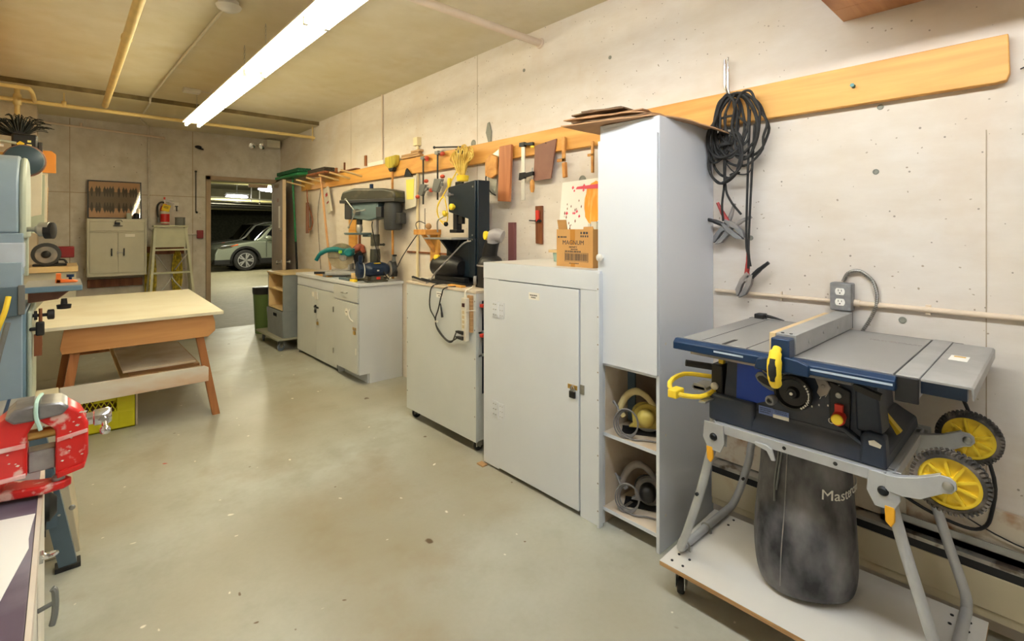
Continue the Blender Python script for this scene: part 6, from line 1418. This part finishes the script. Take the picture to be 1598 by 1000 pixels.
part('column', MB().box(-.205, -.125, 2.90, 2.97, 1.21, 1.385), m_bluegrey, bw, .004)
part('pale_column', MB().box(-.20, -.128, 2.885, 2.97, .62, 1.265), mat('pale_blue_enamel', (176, 192, 208), .35, var=.06), bw, .004).data.materials[0] = m_bluegrey
part('column_cover', MB().box(-.208, -.122, 2.89, 2.975, 1.24, 1.345), m_white, bw, .006).data.materials[0] = mat('pale_column_cover', (188, 200, 214), .35, var=.06)
part('lower_housing', MB().box(-.22, -.118, 2.90, 3.36, .62, 1.06), m_bluegrey2, bw, .01)
part('lower_door', MB().box(-.118, -.10, 2.93, 3.34, .62, 1.05), m_greenpale, bw, .008)
tbl = part('saw_table', MB().box(-.13, .062, 2.96, 3.34, 1.125, 1.15), m_bluegrey2, bw, .004)
part('table_surface', MB().box(-.128, .060, 2.962, 3.338, 1.15, 1.1515), m_cast, tbl)
part('trunnion', MB().prism([(-.12, 1.125), (.03, 1.125), (-.02, 1.08), (-.12, 1.07)], 'y', 3.08, 3.12), m_darkpanel, bw, .004)
part('tilt_knob', MB().lathe((.0, 3.0, 1.09), (.0, 3.0, 1.045), [(0, .01), (.025, .012), (.027, .026), (.045, .024)], 16), m_black, bw)
part('clamp_knob', MB().cyl((-.10, 2.95, 1.03), (-.05, 2.95, 1.03), .007).lathe((-.055, 2.95, 1.03), (-.03, 2.95, 1.03), [(0, .014), (.003, .022), (.022, .022), (.025, .016)], 14).lathe((-.095, 2.95, 1.03), (-.085, 2.95, 1.03), [(0, .02), (.01, .02)], 14), m_black, bw)
part('clamp_knob', MB().cyl((-.11, 2.93, .975), (-.07, 2.93, .975), .008).box(-.09, -.062, 2.92, 2.945, .945, 1.005), m_black, bw, .006)
part('adjust_rod', MB().cyl((-.075, 2.94, .90), (-.075, 2.94, 1.06), .006).box(-.095, -.070, 2.925, 2.95, .86, .95), m_brownwood, bw)
part('tension_knob', MB().cyl((-.12, 2.95, 1.40), (-.06, 2.93, 1.40), .010).lathe((-.09, 2.935, 1.40), (-.035, 2.92, 1.40), [(0, .016), (.01, .022), (.012, .03), (.045, .032), (.055, .02)], 18), m_steel, bw)
part('tension_grip', MB().lathe((-.06, 2.93, 1.395), (-.03, 2.92, 1.395), [(0, .03), (.002, .036), (.028, .036), (.03, .02)], 18), m_blk_metal, bw)
part('mitre_plate', MB().box(-.215, -.14, 2.86, 2.884, 1.045, 1.165), m_stand, bw, .002)
part('plate_edge', MB().box(-.14, -.120, 2.855, 2.884, 1.05, 1.17), m_clampgrey, bw, .002)
part('blue_frame', MB().box(-.22, -.205, 2.885, 2.90, 1.20, 1.24), m_black, bw)
part('stand_cabinet', MB().prism([(-.42, 0), (.052, 0), (-.02, .62), (-.36, .62)], 'y', 2.86, 3.32), mat('beige_machine_base', (196, 186, 160), .5, var=.04), bw, .004)
cd = single('yellow_cord_bandsaw', MB().tube([(-.165, 2.83, 1.13), (-.175, 2.81, 1.07), (-.195, 2.80, 1.0), (-.21, 2.80, .92)], .009, 10, 4), m_yellow, 'thick yellow cord hanging in front of the blue grey bandsaw', 'cord')
cd.name = 'extension_cord'
single('grey_lever', MB().tube([(-.165, 2.80, 1.03), (-.175, 2.79, .98), (-.19, 2.78, .90), (-.205, 2.78, .80)], .009, 10, 4), m_clampgrey, 'grey metal lever beside the yellow cord in front of the bandsaw', 'lever')
fj = thing('featherboard', 'orange plastic guide with dark knob lying on the blue grey bandsaw table', 'guide', (0, 3.15, 1.153))
part('upright', MB().box(-.028, -.010, 3.10, 3.14, 1.153, 1.195), m_orange, fj, .002)
part('blade_guide', MB().prism([(-.03, 1.153), (.045, 1.153), (.05, 1.158), (.03, 1.165), (-.03, 1.17)], 'y', 3.10, 3.14), m_orange, fj, .002)
part('knob', MB().lathe((.022, 3.12, 1.163), (.022, 3.12, 1.19), [(0, .006), (.012, .006), (.014, .014), (.026, .014)], 12), m_navy, fj)
# ---- low grooved table machine on splayed stand
jt = thing('grooved_table_machine', 'low machine with grooved grey table and blue front rail on a splayed dark steel stand', 'machine', (-.35, 2.5, 0))
mb = MB()
part('machine_table', MB().box(-.62, -.098, 2.28, 2.70, .725, .748), m_cast, jt, .002)
for k in range(9): mb.box(-.60+k*.055, -.594+k*.055+.004, 2.28, 2.70, .748, .7492)
part('grooves', mb, m_navy, jt)
part('front_rail', MB().box(-.64, -.098, 2.245, 2.28, .69, .745), m_navy, jt, .004)
part('machine_body', MB().box(-.56, -.14, 2.30, 2.68, .60, .725), m_bluegrey2, jt, .006)
for (xt, yt, xb, yb) in ((-.085, 2.66, .012, 2.735), (-.16, 2.32, -.14, 2.20), (-.56, 2.66, -.66, 2.735), (-.56, 2.32, -.66, 2.20)):
    mb = MB(); s = 1 if xt > -.3 else -1
    vs = []
    for (x, y, z) in ((xt, yt, .62), (xb, yb, .018)):
        vs += [(x-.028, y-.003, z), (x+.028, y-.003, z), (x+.028, y+.003, z), (x-.028, y+.003, z)]
    mb._add(vs, [(0, 1, 5, 4), (1, 2, 6, 5), (2, 3, 7, 6), (3, 0, 4, 7), (3, 2, 1, 0), (4, 5, 6, 7)])
    vs = []
    for (x, y, z) in ((xt, yt, .62), (xb, yb, .018)):
        yy = 0.045 if yt > 2.5 else -.045; xx = s*.025
        y0, y1 = sorted((y, y+yy)); vs += [(x+xx-.003, y0, z), (x+xx+.003, y0, z), (x+xx+.003, y1, z), (x+xx-.003, y1, z)]
    mb._add(vs, [(0, 1, 5, 4), (1, 2, 6, 5), (2, 3, 7, 6), (3, 0, 4, 7), (3, 2, 1, 0), (4, 5, 6, 7)])
    lg = part('leg', mb, m_stand, jt)
    part('rubber_foot', MB().box(xb-.04, xb+.04, min(yb-.008, yb+.03 if yt > 2.5 else yb-.05), max(yb+.05 if yt > 2.5 else yb+.008, yb), 0, .02), m_rubber, lg, .002)
    if yt > 2.5 and s > 0:
        part('leg_bolts', MB().ball((-.045+.03, 2.708, .25), .011, 1, .5, 1).ball((-.01+.035, 2.71, .262), .011, 1, .5, 1), m_steel, lg)
part('cross_brace', MB().box(-.62, -.02, 2.70, 2.706, .205, .265).box(-.62, -.02, 2.70, 2.74, .262, .265), m_stand, jt)
part('motor', MB().lathe((-.16, 2.62, .33), (-.02, 2.62, .33), [(0, .05), (.02, .055), (.12, .055), (.14, .03)], 20).box(-.2, -.05, 2.5, 2.69, .268, .29), m_black, jt)
part('belt', MB().torus((-.04, 2.66, .34), (-.035, 2.66, .34), .045, .01, 20, 6), m_tan, jt)

# ================================================================== FRONT LEFT BENCH AND VISE
bt = thing('vise_bench', 'workbench at the lower left edge with stained top and pale front face', 'workbench', (-.4, .6, 0))
part('bench_top', MB().box(-.80, -.036, -.9, 1.455, .872, .898), mat('stained_dark_top', (88, 76, 92), .45, rgb2=(130, 124, 134), scale=5), bt, .002)
part('edge_strip', MB().box(-.036, -.030, -.9, 1.457, .868, .899), m_plyedge, bt).data.materials[0] = m_dust
part('front_panel', MB().box(-.05, -.031, -.9, 1.455, .0, .868), m_cream, bt, .001)
part('end_panel', MB().box(-.80, -.05, 1.435, 1.455, 0, .872), m_cream, bt, .001)
part('hasp_ring', MB().torus((-.019, 1.155, .845), (-.019, 1.157, .855), .010, .003, 20, 6).box(-.031, -.026, 1.147, 1.163, .838, .852), m_chrome, bt)
th = part('turn_handle', MB().cyl((-.031, 1.075, .80), (-.012, 1.075, .805), .0035, n=10).tube([(-.014, 1.075, .828), (-.011, 1.075, .823), (-.010, 1.075, .805), (-.011, 1.075, .785), (-.014, 1.075, .77)], .0045, 8, 3), m_clampgrey, bt)
part('slot_plate', MB().box(-.0316, -.031, 1.068, 1.082, .745, .85), m_black, bt)
single('paper_sheet', MB().prism([(-.32, .70), (-.30, 1.245), (-.0815, 1.222), (-.0375, 1.21), (-.0405, 1.165), (-.0425, 1.12), (-.041, 1.086), (-.0546, 1.01), (-.066, .945), (-.09, .85), (-.13, .72)], 'z', .8985, .8995), m_paper, 'torn white sheet of paper lying on the vise bench', 'paper')
vi = thing('bench_vise', 'chipped red bench vise with steel jaws bolted to the bench at the left edge', 'vise', (-.13, 1.32, .899))
VY0, VY1 = 1.27, 1.335
part('swivel_base', MB().lathe((-.15, 1.355, .899), (-.15, 1.355, .94), [(0, .078), (.012, .080), (.018, .070), (.03, .068), (.041, .07)], 36).prism([(-.09, 1.285), (-.03, 1.268), (.0, 1.272), (.012, 1.285), (.004, 1.30), (-.03, 1.31), (-.08, 1.34)], 'z', .905, .922), m_vise, vi, .004)
part('base_bolt', MB().lathe((-.008, 1.285, .922), (-.008, 1.285, .932), [(0, .010), (.006, .010), (.01, .006)], 12), m_vise_worn, vi)
fj_ = part('fixed_jaw', MB().prism([(-.040, 1.070), (-.070, 1.066), (-.112, 1.030), (-.165, 1.020), (-.265, 1.015), (-.265, .938), (-.050, .944), (-.050, 1.022), (-.040, 1.042)], 'y', VY0, VY1), m_vise, vi, .006, seg=3)
mj_ = part('moving_jaw', MB().prism([(-.034, 1.070), (.004, 1.066), (.024, 1.048), (.0355, 1.022), (.0355, .962), (.030, .938), (-.012, .930), (-.012, 1.022), (-.034, 1.042)], 'y', VY0, VY1), m_vise, vi, .006, seg=3)
part('jaw_rib', MB().prism([(-.265, .994), (-.052, 1.000), (-.052, 1.008), (-.265, 1.002)], 'y', VY0-.004, VY0+.002).prism([(-.265, .940), (-.052, .946), (-.052, .953), (-.265, .947)], 'y', VY0-.006, VY0+.002), m_visepink, fj_, .001)
part('jaw_rib', MB().prism([(-.010, .998), (.034, 1.006), (.034, 1.013), (-.010, 1.006)], 'y', VY0-.003, VY0+.002), m_visepink, mj_, .001)
part('jaw_foot', MB().prism([(-.010, .930), (.029, .939), (.031, .949), (-.010, .941)], 'y', VY0-.006, VY1), m_vise, mj_, .002)
part('jaw_plate', MB().prism([(-.0385, 1.047), (-.0385, 1.077), (-.066, 1.074), (-.080, 1.060), (-.068, 1.047)], 'y', VY0-.008, VY1+.004), m_vise_worn, vi, .004)
part('jaw_plate', MB().prism([(-.0365, 1.047), (-.0365, 1.077), (-.004, 1.074), (.008, 1.063), (-.002, 1.050)], 'y', VY0-.008, VY1+.004), m_vise_worn, vi, .004)
part('guide_bar', MB().box(-.050, -.012, 1.285, 1.32, .945, .985), m_vise_worn, vi, .002)
part('screw', MB().cyl((-.054, 1.30, 1.012), (-.008, 1.30, 1.012), .010), m_brass, vi)
part('screw_head', MB().lathe((.033, 1.30, 1.022), (.072, 1.30, 1.022), [(0, .012), (.010, .012), (.012, .0155), (.034, .0165), (.039, .013)], 20), m_chrome, vi)
part('handle_bar', MB().cyl((.060, 1.27, 1.02), (.060, 1.31, 1.02), .006).ball((.060, 1.258, 1.006), .009).cyl((.060, 1.275, 1.018), (.060, 1.258, 1.006), .005), m_chrome, vi)
part('tape_strip', MB().tube([(-.032, 1.33, 1.079), (-.036, 1.30, 1.080), (-.038, 1.264, 1.078), (-.038, 1.259, 1.055), (-.032, 1.259, 1.03)], .0032, 6, 3), mat('mint_tape', (190, 226, 212), .5), vi)
mb = MB(); rnd = random.Random(17)
for k in range(26):
    x, z = rnd.choice([(rnd.uniform(-.006, .030), rnd.uniform(.95, 1.05)), (rnd.uniform(-.20, -.06), rnd.uniform(.955, 1.02))]); q = rnd.uniform(.0012, .0035)
    mb.prism([(x-q, z), (x, z+q*.8), (x+q*1.3, z+q*.3), (x+q*.4, z-q*.7)], 'y', VY0-.0008, VY0)
part('paint_chips', mb, m_cream, mj_)
# ================================================================== WORK TABLE
wtb = thing('work_table', 'pale topped work table on splayed wooden legs in the middle of the room', 'table', (.35, 5.2, 0))
TA, TB_, TC, TD = (-.22, 4.22), (.895, 4.235), (.955, 6.02), (-.12, 6.02)
part('table_top', MB().prism([TA, TB_, TC, TD], 'z', .762, .785), m_tabletop, wtb, .002)
part('front_apron', MB().prism([(-.02, .635), (-.01, .60), (.80, .60), (.845, .64), (.845, .70), (.83, .762), (.0, .762), (-.01, .70)], 'y', 4.265, 4.295), m_plyf, wtb, .002)
part('rear_apron', MB().box(.0, .84, 5.90, 5.93, .62, .762), m_plyf, wtb)
part('side_apron', MB().box(.78, .80, 4.295, 5.90, .70, .762), m_plyf, wtb).data.materials[0] = m_legwood
part('side_apron', MB().box(.04, .06, 4.295, 5.90, .70, .762), m_plyf, wtb).data.materials[0] = m_legwood
def leg(xt, yt, xb, yb, mm_, w_=.05, dp=.038):
    mb = MB(); vs = []
    for (x, y, z) in ((xt, yt, .75), (xb, yb, 0)):
        vs += [(x-w_/2, y, z), (x+w_/2, y, z), (x+w_/2, y+dp, z), (x-w_/2, y+dp, z)]
    mb._add(vs, [(0, 1, 5, 4), (1, 2, 6, 5), (2, 3, 7, 6), (3, 0, 4, 7), (3, 2, 1, 0), (4, 5, 6, 7)])
    return part('leg', mb, mm_, wtb, .002)
leg(.725, 4.296, .855, 4.275, m_legwood); leg(.075, 4.296, -.03, 4.275, m_legwood)
leg(.725, 5.86, .84, 5.88, m_legwood); leg(.075, 5.86, -.03, 5.88, m_legwood)
part('stretcher_board', MB().prism([(-.02, .265), (-.02, .39), (.775, .385), (.80, .37), (.80, .27)], 'y', 4.255, 4.275), m_whitewash, wtb, .002)
part('rear_stretcher', MB().box(.0, .80, 5.9, 5.92, .27, .38), m_legwood, wtb)
part('lower_shelf', MB().box(.29, .77, 4.276, 5.85, .36, .372), m_ply, wtb, .001)
lab = ['lowest flat board stacked on the lower shelf of the work table', 'second thin sheet from the bottom on the lower shelf of the work table', 'topmost wide grey board on the lower shelf of the work table']
for i, (x0, x1, y0, y1, z, hh, mm_) in enumerate(((.34, .76, 4.36, 5.3, .373, .02, m_plyedge), (.33, .72, 4.34, 5.1, .394, .014, m_card), (.30, .73, 4.32, 5.2, .409, .016, m_dust))):
    single('stacked_board', MB().box(x0, x1, y0, y1, z, z+hh), mm_, lab[i], 'board', group='boards on the lower shelf', bevel=.001)
single('small_stick', MB().box(.32, .50, 4.29, 4.315, .373, .383), m_plyedge, 'small pale wooden stick at the front edge of the lower shelf', 'stick')
bxn = thing('shelf_box', 'brown wooden box standing on the lower shelf under the work table', 'box', (.5, 5.5, .373))
part('box_sides', MB().box(.38, .74, 5.36, 5.38, .373, .62).box(.38, .40, 5.38, 5.72, .373, .60).box(.72, .74, 5.38, 5.72, .373, .62), m_ply, bxn, .002)
part('box_front', MB().box(.42, .50, 5.352, 5.36, .44, .58), m_brownwood, bxn)
single('leaning_cardboard', MB().prism([(.31, .373), (.60, .373), (.64, .60), (.33, .62)], 'y', 5.78, 5.79), m_card, 'flat cardboard piece standing at the back of the lower shelf', 'cardboard')
single('hanging_block', MB().box(.10, .24, 5.20, 5.25, .50, .762), m_brownwood, 'dark brown wooden block hanging under the left of the work table', 'wood block')
single('pale_panel', MB().prism([(.30, .373), (.44, .373), (.47, .66), (.31, .66)], 'y', 5.10, 5.115), m_dust, 'pale panel leaning on the lower shelf under the work table', 'panel')
# milk crate
mc = thing('milk_crate', 'yellow plastic crate with diamond grille on the floor under the work table', 'crate', (.21, 4.6, 0))
m_cr = mat('crate_yellow', (222, 216, 30), .45)
x0, x1, y0, y1, hh = .03, .375, 4.42, 4.76, .265
mb = MB()
for (a0, a1, b0, b1) in ((x0, x1, y0, y0+.012), (x0, x1, y1-.012, y1)):
    mb.box(a0, a1, b0, b1, 0.0, .13).box(a0, a1, b0, b1, .235, hh).box(a0, a0+.03, b0, b1, .13, .235).box(a1-.10, a1, b0, b1, .13, .235)
for (a0, a1, b0, b1) in ((x0, x0+.012, y0+.012, y1-.012), (x1-.012, x1, y0+.012, y1-.012)):
    mb.box(a0, a1, b0, b1, 0.0, .13).box(a0, a1, b0, b1, .235, hh).box(a0, a1, b0, b0+.05, .13, .235).box(a0, a1, b1-.05, b1, .13, .235)
mb.box(x0, x1, y0, y1, 0, .008)
part('crate_shell', mb, m_cr, mc, .001)
mb = MB()
for k in range(9):
    xa = x0+.02+k*.03
    mb.cyl((xa, y0+.006, .13), (xa+.05, y0+.006, .235), .003, n=6); mb.cyl((xa+.04, y0+.006, .13), (xa-.01, y0+.006, .235), .003, n=6)
part('grille', mb, m_cr, mc)
part('hand_grip', MB().box(x0+.12, x0+.24, y0-.003, y0+.012, .205, .235), m_cr, mc, .002)
part('corner_panel', MB().box(x1-.09, x1-.01, y0-.002, y0, .02, .12), m_cr, mc, .0005)
single('crate_contents', MB().box(x0+.03, x1-.12, y0+.03, y1-.03, .009, .20), m_carddark, 'dark brown contents inside the yellow crate', 'box')
single('thin_plank', MB().box(.38, .392, 4.43, 4.75, 0, .26), m_dust, 'thin pale board standing against the right side of the yellow crate', 'board')

# ================================================================== GARAGE BEYOND THE DOOR
GY1 = 34
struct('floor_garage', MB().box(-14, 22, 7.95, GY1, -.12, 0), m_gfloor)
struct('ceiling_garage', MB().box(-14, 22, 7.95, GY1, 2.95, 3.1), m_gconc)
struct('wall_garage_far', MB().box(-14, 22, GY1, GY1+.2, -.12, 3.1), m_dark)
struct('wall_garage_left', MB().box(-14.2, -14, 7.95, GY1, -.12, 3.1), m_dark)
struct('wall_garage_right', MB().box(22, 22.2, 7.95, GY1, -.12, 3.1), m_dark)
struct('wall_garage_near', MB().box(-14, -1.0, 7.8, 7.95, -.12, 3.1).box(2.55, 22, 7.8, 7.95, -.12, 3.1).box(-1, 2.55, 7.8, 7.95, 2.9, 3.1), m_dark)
for i, y in enumerate((21.5, 29.0)):
    struct('trim_beam', MB().box(-14, 22, y, y+.5, 2.45, 2.95), m_gconc)
m_gpipe = mat('garage_pipe_paint', (176, 170, 120), .5)
for i, (y, z, r, lab) in enumerate(((10.5, 2.50, .10, 'nearest thick pipe under the garage ceiling'), (13.0, 2.55, .06, 'second thick pipe under the garage ceiling'), (17.5, 2.35, .05, 'thinner pipe deeper in the garage'), (24, 2.30, .05, 'farthest horizontal pipe in the garage'))):
    single('garage_pipe', MB().cyl((-12, y, z), (20, y+.8, z), r, n=14), m_gpipe, lab, 'pipe', group='garage pipes')
mb = MB()
for k in range(5):
    y = 14+k*1.6; mb.cyl((2, y, 2.22), (9, y+2.5, 2.22), .02, n=6)
for x, y in ((4.1, 16), (4.6, 17), (5.3, 18), (5.9, 18.5)): mb.cyl((x, y, 2.2), (x, y, 2.95), .015, n=6)
single('pipe_rack', mb, m_steel, 'thin pipes and hangers under the garage ceiling above the cars', 'pipes')
single('ceiling_duct', MB().box(3.55, 3.75, 12.0, 12.2, 2.35, 2.95), m_black, 'dark hanging bracket under the garage ceiling near the doorway', 'bracket')
def garage_light(x, y, z, power, lab):
    t = thing('garage_light', lab, 'ceiling light', (x, y, z))
    part('lamp_lens', MB().ball((x, y, z), .2, 1.6, .5, .32), mat('cool_lamp_glow', (235, 228, 255), .4, emit=power), t)
    part('lamp_housing', MB().box(x-.33, x+.33, y-.12, y+.12, z+.06, z+.12).cyl((x, y, z+.1), (x, y, 2.95), .015), m_clampgrey, t, .01)
    ld_ = bpy.data.lights.new('garage_lamp', 'POINT'); ld_.shadow_soft_size = .12; ld_.energy = power*13; ld_.color = (1, .96, .72)
    lo = bpy.data.objects.new('garage_lamp', ld_); COL.objects.link(lo); lo.parent = t; lo.location = (0, 0, -.22)
garage_light(4.0, 17.2, 2.42, 7, 'glowing oval lamp hanging in the garage above the near car')
garage_light(3.93, 13.5, 2.42, 6, 'glowing lamp in the garage beside the open door leaf')
garage_light(-1.5, 15.0, 2.5, 7, 'garage lamp out of sight left of the doorway')
garage_light(10.0, 15.0, 2.5, 7, 'garage lamp out of sight right of the doorway')
# cars: profile along X, facing -X
def car(x0, yn, L, H, paint, label, face=1, seed=0):
    Wd = 1.82; t = thing('parked_car', label, 'car', (x0+L/2, yn+Wd/2, 0))
    def X(u): return x0+u*L
    body = [(0, .28), (.005, .50), (.02, .66), (.06, .74), (.17, .80), (.265, .86), (.98, .92), (.995, .60), (.985, .30)]
    fw, rw, wr, ar = X(.205), X(.80), .36, .43
    outline = [(X(u), z*1.17) for u, z in body]
    def arch(cx): return [(cx+ar*math.cos(a), wr+ar*math.sin(a)) for a in [PI*i/12 for i in range(13)] if wr+ar*math.sin(a) > .30]
    bottom = [(X(.985), .30)]+arch(rw)+arch(fw)+[(X(.0), .32)]
    pts = outline[1:-1]+bottom
    part('car_body', MB().prism(pts, 'y', yn, yn+Wd), paint, t, .05, seg=4)
    roof = [(X(.265), 1.0), (X(.31), 1.13), (X(.39), H-.14), (X(.47), H-.03), (X(.60), H), (X(.80), H-.03), (X(.92), H-.16), (X(.985), 1.06)]
    part('cabin', MB().prism(roof, 'y', yn+.10, yn+Wd-.10), paint, t, .05, seg=3)
    m_win = mat('dark_car_glass', (14, 16, 18), .06)
    win = [(X(.335), 1.09), (X(.40), H-.20), (X(.47), H-.10), (X(.62), H-.09), (X(.80), H-.12), (X(.90), H-.24), (X(.93), 1.10)]
    w_ = part('side_window', MB().prism(win, 'y', yn+.085, yn+.098), m_win, t, .005)
    part('window_pillar', MB().box(X(.60), X(.615), yn+.075, yn+.098, 1.07, H-.08).box(X(.79), X(.81), yn+.075, yn+.098, 1.07, H-.10), m_black, w_)
    part('windscreen', MB().prism([(X(.275), 1.03), (X(.31), 1.12), (X(.385), H-.16), (X(.37), H-.15), (X(.295), 1.12), (X(.262), 1.03)], 'y', yn+.16, yn+Wd-.16), m_win, t)
    part('chrome_trim', MB().tube([(X(.27), yn+.085, 1.04), (X(.34), yn+.078, H-.30), (X(.40), yn+.08, H-.15), (X(.47), yn+.08, H-.05), (X(.6), yn+.08, H-.03), (X(.8), yn+.08, H-.06)], .014, 6, 3), m_chrome, t)
    for cx in (fw, rw):
        for yy, s in ((yn+.02, 1), (yn+Wd-.22, -1)):
            ty = part('tyre', MB().lathe((cx, yy, wr), (cx, yy+.2, wr), [(0, .24), (.0, .33), (.02, .355), (.05, wr), (.15, wr), (.2, .34)], 36), m_rubber, t)
            if s > 0:
                mb = MB(); mb.lathe((cx, yy-.01, wr), (cx, yy+.03, wr), [(0, .225), (0, .245), (.04, .245), (.04, .215)], 36, cap=False); mb.cyl((cx, yy-.012, wr), (cx, yy+.02, wr), .05)
                for k in range(5):
                    T = Matrix.Translation((cx, yy, wr)) @ Matrix.Rotation(2*PI*k/5+.3, 4, 'Y')
                    mb.prism([(-.02, .03), (.02, .03), (.065, .235), (.02, .235), (0, .12), (-.02, .235), (-.065, .235)], 'y', -.012, .012, T)
                part('alloy_rim', mb, m_alu, ty)
        aa = [(cx+(ar+.05)*math.cos(a), wr+(ar+.05)*math.sin(a)) for a in [PI*(i)/16 for i in range(17)]]
        ai = [(cx+(ar-.02)*math.cos(a), wr+(ar-.02)*math.sin(a)) for a in [PI*(16-i)/16 for i in range(17)]]
        part('wheel_arch_trim', MB().prism(aa+ai, 'y', yn-.012, yn+.05), m_black, t)
    part('lower_cladding', MB().box(fw+ar, rw-ar, yn-.01, yn+.03, .24, .42).box(X(-.0), X(.10), yn-.008, yn+.3, .24, .40), m_black, t, .01)
    part('headlight', MB().prism([(X(.015), .78), (X(.05), .86), (X(.145), .90), (X(.11), .80), (X(.05), .75)], 'y', yn-.008, yn+.10), m_chrome, t, .006)
    part('side_marker', MB().prism([(X(.10), .83), (X(.14), .90), (X(.155), .91), (X(.15), .87)], 'y', yn-.012, yn+.05), mat('amber_marker', (225, 100, 40), .4), t)
    part('door_seams', MB().box(X(.345), X(.349), yn-.002, yn+.004, .45, 1.0).box(X(.60), X(.604), yn-.002, yn+.004, .45, 1.02), m_black, t)
    part('wing_mirror', MB().ball((X(.355), yn-.10, 1.12), .12, 1, .7, .65), paint, t)
    part('car_underside', MB().box(X(.05), X(.95), yn+.25, yn+Wd-.25, .18, .42), m_black, t)
    return t
m_carpaint = mat('silver_green_car_paint', (158, 166, 150), .22, .5)
m_carpaint2 = mat('silver_white_car_paint', (190, 192, 186), .22, .4)
car(3.62, 18.4, 4.55, 1.69, m_carpaint, 'silver crossover car nearer the doorway with its front wheel showing')
car(3.85, 21.4, 4.6, 1.75, m_carpaint2, 'second car parked behind the silver crossover, its roof showing above')
